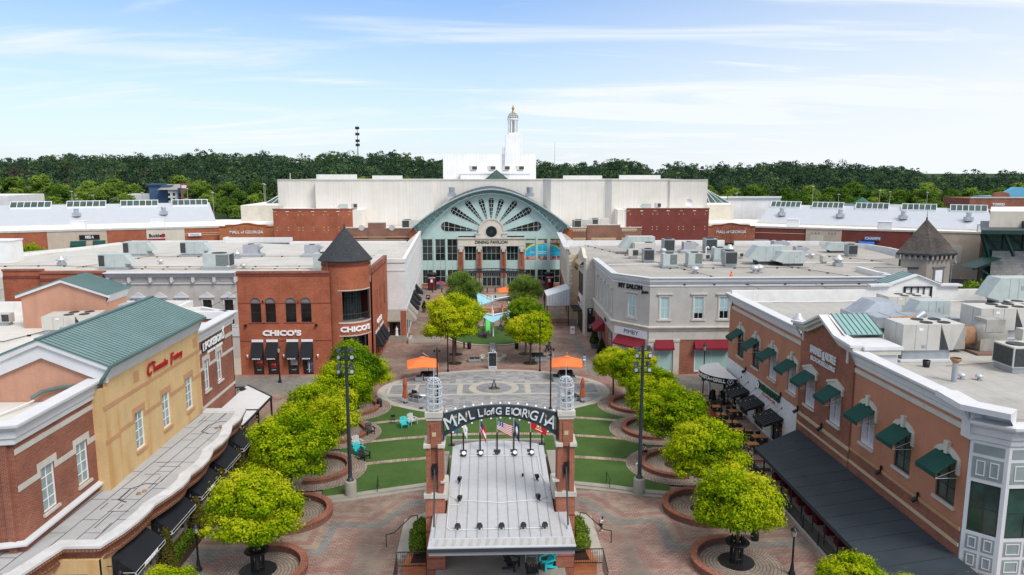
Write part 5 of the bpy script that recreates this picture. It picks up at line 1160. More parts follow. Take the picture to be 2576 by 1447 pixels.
for p in((25.6,85.2),(26.4,82.2)):MB().box(p[0]-0.12,p[0]+0.12,p[1]-0.12,p[1]+0.12,0,3.0,WHITEM if p[1]>84 else BLACK).build('post',cp)
# grey and white bay shop at the near right corner
BY=thing('bay_window_building','white and grey panelled corner shop with tall dark bay windows, nearest on the right','building',(31,40,0))
c0,c1,c2,c3=(28.1,41.85),(29.55,40.45),(32.4,40.45),(33.9,41.9)
def facet(p,q,name):
 p=Vector(p);q=Vector(q);d=(q-p);L=d.length;n=Vector((d.y,-d.x)).normalized();T=frame((p.x,p.y,0),math.atan2(n.y,n.x))
 mb=MB(T);wall(mb,0,L,0,11.0,[(0.22,L-0.22,5.2,8.4)],TRIM,0.15);o=mb.build('bay_wall',BY)
 window(o,T,0.22,L-0.22,5.2,8.4,2,2,CHAR,GL_GREEN,depth=0.12)
 PG=plain('panel_grey_green',(0.27,0.31,0.30),0.8,var=0.12,dirt=0.4)
 q_=MB(T)
 for z0,z1 in((8.65,10.0),(10.2,10.8)):q_.box(0.2,L-0.2,-0.015,0,z0,z1,PG)
 q_.build('panel',o)
 q_=MB(T)
 def fr(a,b,z0,z1,w=0.06,o_=-0.05):
  q_.box(a,b,o_,-0.016,z0,z0+w,TRIM);q_.box(a,b,o_,-0.016,z1-w,z1,TRIM);q_.box(a,a+w,o_,-0.016,z0+w,z1-w,TRIM);q_.box(b-w,b,o_,-0.016,z0+w,z1-w,TRIM)
 m_=L/2
 fr(0.42,m_-0.12,8.85,9.8);fr(m_+0.12,L-0.42,8.85,9.8)
 for z in(4.05,2.9,1.75):
  for a,b in((0.25,m_-0.08),(m_+0.08,L-0.25)):q_.box(a,b,-0.015,0,z,z+0.95,PG);fr(a+0.12,b-0.12,z+0.12,z+0.83)
 q_.build('moulding',o)
facet(c0,c1,'a');facet(c1,c2,'b');facet(c2,c3,'c')
mb=MB();cornice(mb,[c0,c1,c2,c3],12.35,TRIM,1.35,0.7);mb.prism([c0,c1,c2,c3,(33.9,42.3),(28.1,42.3)],11.0,12.0,TRIM,top=ROOF_BN);mb.build('cornice',BY)
mb=MB();mb.prism([c0,c1,c2,c3],0,0.02,TRIM);mb.box(28.1,60,41.95,42.2,0,11.0,TRIM);mb.sweep([(33.9,41.9),(60,41.9)],[(0.1,11),(0.5,12.3),(-0.4,12.3),(-0.4,12.0)],TRIM);mb.build('side_wall',BY)
mb=MB();mb.sweep([(28.15,44.5),(27.9,41.9),(29.4,40.2)],[(0.75,12.9),(0.75,13.25),(-0.6,13.25),(-0.6,12.0)],TRIM);mb.box(27.95,28.6,41.7,42.6,11.0,12.9,TRIM);mb.build('parapet_corner',BY)
# long slate-coloured awning over the dining terrace
LA=thing('terrace_awning','long dark slate canvas awning over the red and white dining booths','awning',(25,52,0))
mb=MB();n=14
ya,yb_=38.5,64.6
x0=lambda y:27.86-0.012*(y-50)
for i in range(n):
 y0,y1=ya+(62.2-ya)*i/n,ya+(62.2-ya)*(i+1)/n;e=0.012
 mb.face([(22.75,y0+e,2.62),(22.75,y1-e,2.62),(x0(y1),y1-e,3.35),(x0(y0),y0+e,3.35)],F_NAVY)
 mb.add([(22.75,y1-0.02,2.64),(22.75,y1+0.02,2.64),(x0(y1),y1+0.02,3.37),(x0(y1),y1-0.02,3.37)],[(0,3,2,1)],CHAR)
mb.face([(22.75,62.2,2.62),(26.0,64.3,2.95),(x0(64.8),64.9,3.35),(x0(62.2),62.2,3.35)],F_NAVY)
mb.face([(22.75,ya,2.3),(22.75,62.2,2.3),(22.75,62.2,2.62),(22.75,ya,2.62)],F_NAVY);mb.face([(22.75,62.2,2.3),(26,64.3,2.6),(26,64.3,2.95),(22.75,62.2,2.62)],F_NAVY);mb.face([(26,64.3,2.6),(x0(64.8),64.9,3.0),(x0(64.8),64.9,3.35),(26,64.3,2.95)],F_NAVY)
cv=mb.build('canvas',LA)
for i in range(12):
 y=39.6+i*1.98;MB().box(23.25,23.33,y-0.04,y+0.04,0,2.62,DARKM).build('post',LA)
fl=MB();fl.box(22.95,27.8,38.5,64.4,0.02,0.16,CONC);struct(fl,'terrace_floor');struct(MB().box(22.5,22.95,38.5,62.2,0,0.3,CONCL),'terrace_kerb')
rl=thing('terrace_railing','grey metal picket railing along the booth terrace','railing',(22.7,50,0.3));mb=MB()
for i in range(220):y=38.6+i*0.107;mb.box(22.66,22.685,y,y+0.02,0.36,1.22,DARKM)
for z in(0.38,1.2):mb.box(22.64,22.71,38.5,62.2,z,z+0.05,DARKM)
mb.build('pickets',rl)
for i in range(9):MB().box(22.62,22.72,41.3+i*2.6,41.4+i*2.6,0.3,1.32,DARKM).build('post',rl)
bt=None
for i in range(13):
 y=40.3+i*1.66
 if bt is None:
  bt=thing('booth_table','x','table',(25.1,y,0.16));MB().box(24.2,26.3,y-0.32,y+0.32,0.86,0.91,WHITEM).build('table_top',bt);MB().box(25.1,25.25,y-0.1,y+0.1,0.16,0.86,BLACK).build('pedestal',bt)
  bb=thing('booth_bench','x','bench',(25.1,y+0.83,0.16));MB().box(24.1,26.4,y+0.53,y+1.13,0.16,0.6,F_RED).build('seat',bb);MB().box(24.1,26.4,y+0.78,y+0.88,0.6,1.15,F_RED).build('backrest',bb);o,b=bt,bb
 else:o=copy_tree(bt,(25.1,y,0.16));b=copy_tree(bb,(25.1,y+0.83,0.16))
 ordn=('first','second','third','fourth','fifth','sixth','seventh','eighth','ninth','tenth','eleventh','twelfth','thirteenth')[i]
 o['label']='white booth table under the slate awning, %s from the camera'%ordn;o['group']='white tables under the slate awning';b['label']='dark red booth bench under the slate awning, %s from the camera'%ordn;b['group']='red booth benches under the slate awning'
pt=thing('patio_fence','black iron patio fence on a low brick kerb beside the cafe tables','fence',(23,72,0))
pp=[(24.5,62.9),(22.75,62.9),(23.5,75.5),(23.9,82.6),(27.4,82.6)]
mb=MB();mb.sweep(pp,[(-0.15,0),(-0.15,0.32),(0.15,0.32),(0.15,0)],BR_WALL);mb.build('kerb',pt)
mb=MB()
for p,q_ in zip(pp[:-1],pp[1:]):
 p=Vector(p);q_=Vector(q_);L=(q_-p).length;d=(q_-p)/L
 k=int(L/0.13)
 for j in range(k):c=p+d*(j*L/k);mb.box(c.x-0.01,c.x+0.01,c.y-0.01,c.y+0.01,0.32,1.15,BLACK)
 for z in(0.4,1.0,1.15):mb.bar((*p,z),(*q_,z),0.04,0.05,BLACK)
mb.build('pickets',pt)
struct(MB().prism([(22.8,63.0),(27.8,63.0),(27.6,82.5),(23.9,82.5),(23.5,75.5)],0.01,0.06,PV_MAIN),'patio_floor')
poles=[(23.0,65.9),(23.35,70.3),(23.6,74.6),(23.85,78.6),(23.95,82.4),(26.9,82.3)]
PO=None
for k,(x,y)in enumerate(poles):
 lb='black string light post on the patio edge, %s from the camera'%('nearest','second','third','fourth','fifth','sixth')[k]
 if PO is None:PO=thing('string_light_post',lb,'post',(x,y,0),'posts of the patio string lights');MB().box(x-0.05,x+0.05,y-0.05,y+0.05,0,3.1,BLACK).build('post',PO);MB().ball((x,y,3.12),0.07,BLACK,6).build('cap',PO)
 else:copy_tree(PO,(x,y,0),label=lb)
for k,(x,y)in enumerate(poles):
 t=thing('string_lights','strand of small warm bulbs over the patio, %s from the camera'%('nearest','second','third','fourth','fifth','sixth')[k],'string lights',(x,y,3),'strands of patio lights')
 e=(27.55,y-1.0+0.9*k*0.3,3.6);P=[tuple(Vector((x,y,3.05)).lerp(Vector(e),s)-Vector((0,0,0.9*s*(1-s))))for s in np.linspace(0,1,9)]
 MB().path(P,0.008,BLACK,3).build('wire',t);q=MB()
 for p in P[1:-1]:q.ball((p[0],p[1],p[2]-0.05),0.022,GLOW,5)
 q.build('bulbs',t)
dt=None;k=0
for(x,y)in((24.5,79.6),(24.3,76.9),(24.75,74.4),(24.8,72.0),(25.95,70.0),(24.65,68.0),(26.2,78.0)):
 lb='square wooden cafe table on the patio, %s from the camera'%{68.0:'nearest',70.0:'second',72.0:'third',74.4:'fourth',76.9:'fifth',78.0:'sixth',79.6:'seventh'}[y]
 if dt is None:
  dt=thing('cafe_table',lb,'table',(x,y,0.06),'wooden cafe tables on the patio');MB().box(x-0.6,x+0.6,y-0.42,y+0.42,0.78,0.83,WOOD).build('table_top',dt);q=MB();q.box(x-0.05,x+0.05,y-0.05,y+0.05,0.08,0.78,BLACK);q.box(x-0.3,x+0.3,y-0.3,y+0.3,0.06,0.1,BLACK);q.build('pedestal',dt);dc=None
  px_,py_=x,y
 else:copy_tree(dt,(x,y,0.06),label=lb)
 for s_,(dx,dy,rz_)in enumerate(((-0.35,-0.75,0),(0.35,-0.75,0),(-0.35,0.75,math.pi),(0.35,0.75,math.pi))):
  lb2='black wicker patio chair at the %s side of the %s table'%(('near left','near right','far left','far right')[s_],lb.split(', ')[1])
  if dc is None:
   dc=thing('patio_chair',lb2,'chair',(x+dx,y+dy,0.06),'black wicker chairs round the patio tables');X,Y=x+dx,y+dy
   MB().box(X-0.24,X+0.24,Y-0.24,Y+0.24,0.42,0.52,BLKP).build('seat',dc);MB().box(X-0.24,X+0.24,Y-0.29,Y-0.23,0.5,0.95,BLKP).build('backrest',dc)
   for ax_ in(-1,1):MB().box(X+ax_*0.26-0.03,X+ax_*0.26+0.03,Y-0.22,Y+0.2,0.68,0.72,WOOD).build('armrest',dc)
   for ax_ in(-0.21,0.21):
    for ay_ in(-0.21,0.21):MB().box(X+ax_-0.02,X+ax_+0.02,Y+ay_-0.02,Y+ay_+0.02,0.06,0.42,BLKP).build('leg',dc)
  else:copy_tree(dc,(x+dx,y+dy,0.06),rz_,label=lb2)
bn=thing('patio_banner','red banner tied to the outside of the patio fence','banner',(23.3,77.5,0.5));mb=MB();mb.bar((23.42,75.6,0.75),(23.6,79.2,0.75),0.03,0.6,L_RED);b_=mb.build('cloth',bn)
# ==== salon block
SA=thing('salon_building','grey stucco two-storey corner shops with MY SALON letters and burgundy awnings','building',(22,97,0))
TSF=frame((0,95.9,0),SOUTH)
# front wall
up=[(21.87,23.07),(26.37,27.67),(29.78,31.08),(34.2,35.5),(37.6,38.9),(42,43.3)]
lo=[(21.25,23.75,0.3,4.6),(26.7,31.4,0.3,4.6)]
hs=[(a,b,7.55,10.5)for a,b in up]
mb=MB(TSF);wall(mb,20.45,52,6.2,12.6,hs,ST_GREY,0.12);sw=mb.build('front_wall',SA)
mb=MB(TSF);wall(mb,20.45,52,0,5.9,lo+[(33.5,38,0.3,4.6)],BR_DARK,0.2)
mb.box(20.45,52,-0.06,0,4.75,5.9,TRIMC)
for a,b in((20.4,21.2),(23.8,24.6)):mb.box(a,b,-0.12,0,0,4.75,TRIMC);mb.box(a-0.05,b+0.05,-0.2,0,4.5,4.8,TRIMC)
lw=mb.build('ground_floor_wall',SA)
for i,h in enumerate(hs):
 o=window(sw,TSF,*h,2,2,WHITEM,GL_BLUE,depth=0.08,fw=0.09);q=MB(TSF);a,b=h[0],h[1]
 q.box(a-0.2,a,-0.07,0,7.5,10.6,TRIMC);q.box(b,b+0.2,-0.07,0,7.5,10.6,TRIMC);q.box(a-0.45,b+0.45,-0.22,0,10.85,11.02,TRIMC);q.box(a-0.25,b+0.25,-0.1,0,10.55,10.85,TRIMC);q.box(a-0.35,b+0.35,-0.12,0,7.3,7.5,TRIMC);q.build('surround',o)
 if i in(1,2):MB(TSF).box(a+0.1,b-0.1,0.055,0.07,7.64,8.35 if i==1 else 8.6,GL_DARK).build('dark_pane',o)
for a,b,c,d in lo:
 o=window(lw,TSF,a,b,c,d,1 if b-a<3 else 2,1,WHITEM,GL_FRITH,depth=0.15,fw=0.12,hbars=[0.66]);MB(TSF).box(a+0.14,b-0.14,0.1,0.12,3.28,d-0.14,GL_DARK).build('transom',o)
mb=MB()
ch=[(16.45,119.0),(16.45,100.75),(20.45,95.9),(52,95.9)]
cornice(mb,ch,13.15,TRIMG,0.85,0.35,inner=0.5);mb.sweep(ch,[(0.02,11.9),(0.08,11.95),(0.08,12.1),(0.02,12.15)],TRIMG)
mb.build('cornice',SA)
mb=MB();mb.sweep(ch,[(0.05,5.85),(0.18,6.0),(0.22,6.2),(0.42,6.4),(0.42,6.55),(0.0,6.6)],TRIMC);mb.build('belt_cornice',SA)
# chamfer and lane side
p,q_=Vector((16.45,100.75)),Vector((20.45,95.9));L=(q_-p).length;n=Vector(((q_-p).y,-(q_-p).x)).normalized();TCH=frame((p.x,p.y,0),math.atan2(n.y,n.x))
mb=MB(TCH);cu=L*0.52;wall(mb,0,L,6.2,12.6,[(cu-0.62,cu+0.62,7.5,10.5)],ST_GREY,0.12);wall(mb,0,L,0,6.2,[(1.0,L-0.8,0.1,4.6)],TRIMC,0.2);cw=mb.build('chamfer_wall',SA)
o=window(cw,TCH,cu-0.62,cu+0.62,7.5,10.5,2,2,WHITEM,GL_BLUE,depth=0.08,fw=0.09);q=MB(TCH);a,b=cu-0.62,cu+0.62;q.box(a-0.2,a,-0.07,0,7.4,10.6,TRIMC);q.box(b,b+0.2,-0.07,0,7.4,10.6,TRIMC);q.box(a-0.45,b+0.45,-0.22,0,10.8,11.0,TRIMC);q.box(a-0.3,b+0.3,-0.12,0,7.2,7.4,TRIMC);q.build('surround',o)
window(cw,TCH,1.0,L-0.8,0.1,4.6,3,1,WHITEM,GL_FRITH,depth=0.15,hbars=[0.62])
q=MB(TCH);text(q,'MY SALON',cu-0.3,11.6,0.08,0.95,L_BLACK,0.03,width=4.1,ext=0.06);vs,fs=text_pts('Suite.',0.5,0.02,1.1,'CENTER',0.05,0.5);q.add([(cu+2.2+x,-0.08-z,11.1+y+0.12*x)for x,y,z in vs],fs,L_BLACK);q.build('lettering',cw)
q=MB(TCH);q.box(0.3,L-0.3,-0.05,-0.0,4.75,5.85,L_WHITE);text(q,'PIMBY',cu,5.3,0.06,0.85,FN,0.0,width=2.5,ext=0.02);q.build('sign',cw)
def awn(par,T,a,b,zt,zf,zv,pr_,m,name='awning'):
 q=MB(T);q.face([(a,-0.03,zt),(b,-0.03,zt),(b,-pr_,zf),(a,-pr_,zf)],m);q.face([(a,-pr_,zf),(b,-pr_,zf),(b,-pr_,zv),(a,-pr_,zv)],m)
 for x in(a,b):q.face([(x,-0.03,zt),(x,-pr_,zf),(x,-pr_,zv),(x,-0.03,zv)],m)
 return q.build(name,par)
awn(cw,TCH,0.9,L-0.6,4.7,3.7,3.5,1.2,F_RED);awn(lw,TSF,21.2,23.8,4.7,3.75,3.5,0.8,F_RED);awn(lw,TSF,26.6,31.5,4.7,3.75,3.5,0.8,F_RED);awn(lw,TSF,33.4,38.1,4.7,3.75,3.5,0.8,F_RED)
TLS=frame((16.45,0,0),WEST)
ys=[102.3,105.5,108.7,111.9,115.3];ysl=[103.0,106.2,113.5]
hs=[(-y-0.5,-y+0.5,7.5,10.5)for y in ys]
mb=MB(TLS);wall(mb,-119.1,-100.75,6.2,12.6,hs,ST_GREY,0.12);wall(mb,-119.1,-100.75,0,5.9,[(-104.5,-102.2,0.1,4.4),(-110.5,-108.5,0.1,4.4),(-116.5,-112.5,0.1,4.4)],BR_DARK,0.2);mb.box(-119.1,-100.75,-0.06,0,4.7,5.9,TRIMC);lw2=mb.build('lane_wall',SA)
for h in hs:
 o=window(lw2,TLS,*h,2,2,WHITEM,GL_BLUE,depth=0.08);q=MB(TLS);a,b=h[0],h[1];q.box(a-0.18,a,-0.07,0,7.4,10.6,TRIMC);q.box(b,b+0.18,-0.07,0,7.4,10.6,TRIMC);q.box(a-0.35,b+0.35,-0.22,0,10.8,11.0,TRIMC);q.box(a-0.3,b+0.3,-0.12,0,7.2,7.4,TRIMC);q.build('surround',o)
for h in((-104.5,-102.2,0.1,4.4),(-110.5,-108.5,0.1,4.4),(-116.5,-112.5,0.1,4.4)):window(lw2,TLS,*h,2,1,WHITEM,GL_DARK,hbars=[0.7])
awn(lw2,TLS,-111.6,-107.6,4.9,3.6,3.4,1.6,F_RED)
q=MB();q.box(15.2,16.3,116.6,116.7,2.6,3.9,L_BLACK);q.build('hanging_sign',lw2)
q=MB();q.box(15.3,16.2,118.5,118.6,0.9,4.9,L_BLACK);s_=q.build('blade_sign',lw2);q=MB(frame((15.75,118.5,0),SOUTH))
for i,c in enumerate('MY SALON'):
 if c!=' ':text(q,c,0,4.6-0.42*i,0.01,0.42,L_WHITE,0.01,ext=0.01)
q.build('lettering',s_)
q=MB(frame((16.35,106.5,0),WEST));text(q,'PIMBY',0,5.35,0.05,0.7,FN,0.0,ext=0.02);q.build('lettering',lw2)
mb=MB();mb.prism([(16.7,100.9),(20.6,96.2),(52,96.2),(53,98.5),(53,108),(62,108),(62,119),(68,121),(70,138),(66,141),(58,142.5),(16.7,143.0)],11,12.68,ST_GREY,top=ROOF_R);rf=mb.build('flat_roof',SA)
mb=MB();mb.sweep([(14.5,143.3),(45.5,143.3)],[(0.25,12),(0.25,13.7),(-0.2,13.7),(-0.2,12.6)],PARA);mb.sweep([(47.5,143.5),(58,143.2),(64,142.4),(68,139.5),(70.5,136),(71.2,130),(70.5,121.5)],[(0.25,12),(0.25,13.5),(-0.2,13.5),(-0.2,12.6)],PARA);mb.sweep([(52.6,104.5),(52.6,98.5),(54.0,96.2)],[(0.3,12.6),(0.3,13.4),(-0.3,13.4),(-0.3,12.6)],PARA);mb.build('parapet',rf)
SW=MB(TSF)
for x in(25,29,33.4,38.5,43.5,48.5):SW.box(x-0.14,x+0.14,-0.1,0,12.12,12.3,HV_D)
SW.build('wall_vents',sw)
mb=MB();cornice(mb,[(52,95.85),(53.4,97.4)],13.4,TRIMG,0.9,0.45);mb.prism([(51.5,95.9),(52,95.9),(53.4,97.4),(53.4,108),(51.5,108)],0,12.6,ST_GREY);mb.build('corner_block',SA)
# stone shop and sand coloured shop further up the lane
CL=thing('cream_lane_shop','cream shop with stone blocks, tall window and black metal canopy on the right lane','building',(15.5,124,0))
STB=brick('stone_blocks_cream',(0.60,0.56,0.48),(0.56,0.52,0.45),(0.50,0.46,0.40),bw=1.4,bh=0.7,ms=0.02,var=0.06)
mb=MB();mb.prism([(15.0,119.15),(17.2,119.15),(17.2,129.6),(15.0,129.6)],0,12.9,STB,top=ROOF_R);c_=mb.build('wall',CL)
TC=frame((14.98,0,0),WEST);window(c_,TC@Matrix.Translation((0,-0.12,0)),-127.3,-122.3,6.4,10.0,4,3,DARKM,GL_DARK,depth=0.1);window(c_,TC@Matrix.Translation((0,-0.12,0)),-127.6,-122.0,0.1,3.3,4,1,BLACK,GL_DARK,depth=0.1)
q=MB(TC);q.ext([(-128.5,12.9),(-121,12.9),(-122.6,13.4),(-124.0,14.2),(-125.4,14.2),(-127,13.4)],-0.1,0.5,ST_CREAM);q.box(-127.8,-121.8,-0.7,0,11.4,11.6,CREAMBAND);q.face([(-127.8,-0.7,11.6),(-121.8,-0.7,11.6),(-121.8,0,12.2),(-127.8,0,12.2)],CREAMBAND);q.build('gable',c_)
q=MB(TC);q.box(-127.6,-122.4,-1.5,0,3.6,3.8,BLACK)
for x in(-127,-125,-123):q.tube((x,-1.4,3.8),(x,-0.05,5.3),0.03,BLACK,4)
q.build('canopy',c_)
q=MB(TC);q.box(-127.0,-123.4,-0.15,0,4.4,6.0,L_WHITE);q.tube((-126.2,-0.17,5.4),(-124.2,-0.17,5.1),0.25,F_RED,8);q.build('sign',c_)
q=MB(TC)
for x in(-126.8,-125.7,-124.6,-123.5):q.path([(x,-0.02,11.0),(x,-0.7,11.2),(x,-0.8,10.7)],0.03,BLACK,4);q.tube((x,-0.8,10.8),(x,-0.85,10.55),0.08,BLACK,6,0.12)
q.build('gooseneck_lamps',c_)
SD=thing('sand_lane_shop','sand coloured shop with quoins and brick ground floor beside the pavilion','building',(13.6,150,0))
TD=frame((13.5,129.6,0),WEST-math.atan2(2.6,43))@Matrix.Translation((129.6,0,0))
hs=[(-y-0.55,-y+0.55,6.5,9.6)for y in(140.5,144,147.5,151,156,161,166)]
mb=MB(TD);wall(mb,-172.6,-129.6,4.6,12.6,hs,ST_CREAM,0.15);wall(mb,-172.6,-129.6,0,4.6,[(-y-1.6,-y+1.6,0.2,3.4)for y in(139,146,153,160,167)],BR_BROWN,0.2)
mb.T=None;mb.box(13.5,17.2,129.4,129.6,0.9,12.4,ST_SAND);mb.box(13.3,17.2,129.35,129.62,0,0.9,CONC);sd=mb.build('wall',SD)
for h in hs:window(sd,TD,*h,1,2,DARKM,GL_DARK,depth=0.12,sill=TRIMC)
for y in(139,146,153,160,167):window(sd,TD,-y-1.6,-y+1.6,0.2,3.4,3,1,BLACK,GL_DARK,hbars=[])
q=MB()
for i in range(17):q.box(13.38,14.1 if i%2 else 13.85,129.28,130.0,0.95+i*0.68,1.5+i*0.68,ST_CREAM)
q.build('quoins',sd)
q=MB();cornice(q,[(16.0,172.6),(14.1,138.5)],12.95,TRIMG,0.9,0.7);q.prism([(13.8,129.7),(17.2,129.7),(17.2,172.5),(16.3,172.5)],11,12.6,ST_CREAM,top=ROOF_R);q.build('cornice',sd)
mc=thing('metal_canopy','pale metal-roofed entrance canopy over a dark patio on the right lane','canopy',(11.6,129,0))
q=MB();q.face([(13.5,128.2,6.6),(13.5,134,6.6),(9.4,134,5.3),(9.4,128.2,5.3)],STEELP)
for i in range(16):y=128.2+i*0.386;q.bar((13.5,y,6.63),(9.4,y,5.33),0.06,0.07,WHITEM)
q.face([(9.4,128.15,3.6),(13.5,128.15,3.6),(13.5,128.15,6.6),(9.4,128.15,5.3)],STEELP)
for i in range(9):x=9.4+i*0.5;q.box(x-0.03,x+0.03,128.08,128.14,3.6,5.2+0.31*(x-9.4),STEEL)
q.build('roof',mc)
for x,y in((9.5,128.3),(9.5,133.9),(13.3,128.3)):MB().box(x-0.08,x+0.08,y-0.08,y+0.08,0,5.3,BLACK).build('post',mc)
q=MB();q.box(9.6,13.2,128.4,128.5,0.3,1.2,BR_BROWN);q.build('planter_box',mc)
q=MB()
for i in range(40):y=125.5+i*0.2;q.box(9.4,9.43,y,y+0.03,0,1.2,BLACK)
for i in range(20):x=9.4+i*0.2;q.box(x,x+0.03,125.5,125.53,0,1.2,BLACK)
q.box(9.38,9.44,125.5,133.5,1.15,1.2,BLACK);q.box(9.38,13.3,125.48,125.54,1.15,1.2,BLACK);q.build('railing',mc)
# pyramid roofed tower at the far corner of the salon block
PT=thing('pyramid_roof_tower','taupe square tower with brown shingled pyramid roof and spike','tower',(65.8,112,0))
q=MB();q.prism([(62.1,110.1),(65.1,108.3),(69.6,109.7),(69.0,112.3),(63.6,112.4)],0,14.2,ST_TAUPE);q.prism([(57.2,108.6),(62.6,108.6),(62.6,109.6),(57.2,109.6)],0,12.4,ST_TAUPE);pw=q.build('wall',PT)
q=MB();base=[(61.3,110.2),(65.2,107.6),(70.3,109.2),(69.6,112.8),(63.4,112.9)];ap=(65.9,110.6,19.9)
for i in range(5):
 a,b=base[i],base[(i+1)%5];q.face([(*a,14.75),(*b,14.75),ap],SHIN)
q.prism(base,14.5,14.74,DARKM);rt=q.build('pyramid_roof',PT)
q=MB();q.tube((*ap[:2],19.6),(*ap[:2],20.1),0.12,DARKM,6);q.tube((*ap[:2],20.0),(*ap[:2],21.3),0.06,DARKM,6,0.01);q.build('spike',rt)
q=MB()
for a,b,nb in((base[0],base[1],6),(base[1],base[2],6)):
 for i in range(nb):
  t=(i+0.5)/nb;x,y=a[0]+(b[0]-a[0])*t,a[1]+(b[1]-a[1])*t;q.box(x-0.15+0.1,x+0.15+0.1,y+0.15,y+0.8,13.85,14.5,ST_TAUPE)
bsplit(q,'bracket',pw)
TPf=frame((65.1,108.3,0),math.atan2(-4.5,1.4))
q=MB(TPf);q.box(1.4,3.5,-0.08,0,9.6,12.5,plain('trim_dark_taupe',(0.16,0.155,0.15),0.8));q.box(1.2,3.7,-0.14,0,12.5,12.75,plain('trim_dark_taupe',(0.16,0.155,0.15),0.8));q.box(1.75,3.15,-0.11,-0.08,9.6,12.2,WHITEM);q.build('louvred_window',pw)
q=MB();q.box(57.1,64.0,108.45,108.6,12.4,12.75,DARKM);q.build('coping',pw)
# ==== dining pavilion
PV=thing('dining_pavilion','seafoam arched hall with fan-shaped windows and DINING PAVILION letters','building',(0,174,0))
TP=frame((0,174.0,0),SOUTH)
SF=TEAL
def oa(x):
 t=abs(x)/18.1;return 23.0-8.6*t**1.75
mb=MB(TP)
# lower walls with window grid openings
hs=[]
for s in(-1,1):
 for a,b in((16.25,13.85),(13.2,10.9),(10.4,8.05)):
  u0,u1=sorted((s*a,s*b));hs+=[(u0,u1,6.2,11.3),(u0,u1,0.75,4.0)]
lh=[h for h in hs if h[1]<0];rh=[h for h in hs if h[0]>0]
wall(mb,-16.8,-7.8,0.7,12.0,lh,SF,0.12);wall(mb,7.8,16.8,0.7,12.0,rh,SF,0.12)
mb.box(-16.8,-7.8,-0.04,0.1,0,0.7,BR_RED);mb.box(7.8,16.8,-0.04,0.1,0,0.7,BR_RED)
for s in(-1,1):
 for x in(16.55,13.5,10.65,7.95):mb.box(s*x-0.13,s*x+0.13,-0.14,0,0.7,11.9,SF)
 for x in(15.05,12.05,9.2):mb.box(s*x-0.025,s*x+0.025,-0.02,0,4.1,6.2,TEALD)
ls=mb.build('glass_wall',PV)
for h in hs:window(ls,TP,*h,2,3 if h[3]>10 else 2,SF,GL_DARK,depth=0.1,fw=0.05,mw=0.05)
def ia(x):return 21.9-9.9*(min(abs(x),16.4)/16.4)**2.15
TEALM=plain('panel_seafoam_recess',(0.36,0.50,0.47),0.6,var=0.06)
# big arched gable with slots cut for petals: build as fine radial panel (grid) minus petals
mb=MB(TP);C0=(0.0,13.0)
pet=[]
for a,r1,hw in((90,7.9,0.62),(71.5,8.0,0.64),(50.5,9.2,0.68),(29.8,10.7,0.84),(8.0,11.6,1.12)):
 pet.append((a,2.9,r1,hw))
 if a<90:pet.append((180-a,2.9,r1,hw))
xs=np.linspace(-18.0,18.0,91)
for a,b in zip(xs[:-1],xs[1:]):
 za,zb=oa(a)-0.1,oa(b)-0.1
 mb.face([(a,0.9,12.0),(b,0.9,12.0),(b,0.9,max(12.01,zb)),(a,0.9,max(12.01,za))],TEALM)
 if abs((a+b)/2)<16.6:
  ya,yb_=[max(12.02,min(ia(x)+0.1,oa(x)-0.1))for x in(a,b)];mb.add([(a,0,12.0),(b,0,12.0),(b,0,yb_),(a,0,ya),(a,0.9,ya),(b,0.9,yb_)],[(0,1,2,3),(3,2,5,4)],SF)
gb=mb.build('arched_gable',PV)
for k,(a,r0,r1,hw)in enumerate(pet):
 d=Vector((math.cos(R(a)),math.sin(R(a))));n=Vector((-d.y,d.x))
 c0=Vector(C0)
 pts=[]
 def ol(ex):
  p=[c0+d*(r0-ex)+n*(0.10+ex*0.6)]
  for i in range(9):
   t=math.pi*i/8;p.append(c0+d*(r1-hw+(hw+ex)*math.sin(t))+n*((hw+ex)*math.cos(t)))
  p.append(c0+d*(r0-ex)-n*(0.10+ex*0.6));return[(q.x,q.y)for q in p]
 if a in(8.0,172.0):
  def ol(ex,a=a,hw=hw,r1=r1):
   s=1 if a<90 else-1;L_=11.8;P=[(s*3.1,13.15-ex*0.6),(s*3.1,13.2+ex*0.4)]
   for i in range(11):
    t=math.pi/2-math.pi*i/10;P.append((s*(10.55+(1.22+ex)*math.cos(t)),14.28+(1.14+ex)*math.sin(t)))
   return P if s<0 else P
 q=MB(TP)
 o1=ol(0.13);o0=ol(0.0)
 q.ext(o1,-0.06,0.0,SF);w_=None
 q2=MB(TP);q2.ext(o0,-0.085,-0.062,GL_DARK)
 fr=q.build('petal_window',gb);q2.build('pane',fr)
 q=MB(TP)
 if a in(8.0,172.0):
  s=1 if a<90 else-1
  q.bar((s*3.1,-0.1,13.2),(s*11.6,-0.1,14.4),0.05,0.04,WHITEM)
  for x in(4.4,5.8,7.2,8.6,10.0,11.0):q.bar((s*x,-0.1,13.15),(s*x,-0.1,13.2+(x-3.1)*0.29 if x<10 else 15.3),0.05,0.04,WHITEM)
 else:
  q.bar((c0.x+d.x*r0,-0.1,c0.y+d.y*r0),(c0.x+d.x*r1,-0.1,c0.y+d.y*r1),0.05,0.06,WHITEM)
  m_=int((r1-r0)/0.85)
  for i in range(1,m_+1):
   rr=r0+i*(r1-hw*0.6-r0)/m_;hh=0.10+(hw-0.1)*min(1,(rr-r0)/(r1-hw-r0));q.bar((c0.x+d.x*rr-n.x*hh,-0.1,c0.y+d.y*rr-n.y*hh),(c0.x+d.x*rr+n.x*hh,-0.1,c0.y+d.y*rr+n.y*hh),0.06,0.05,WHITEM)
 q.build('glazing_bars',fr)
q=MB(TP);N=36;X=np.linspace(-18.1,18.1,N+1);XI=np.linspace(-16.4,16.4,N+1)
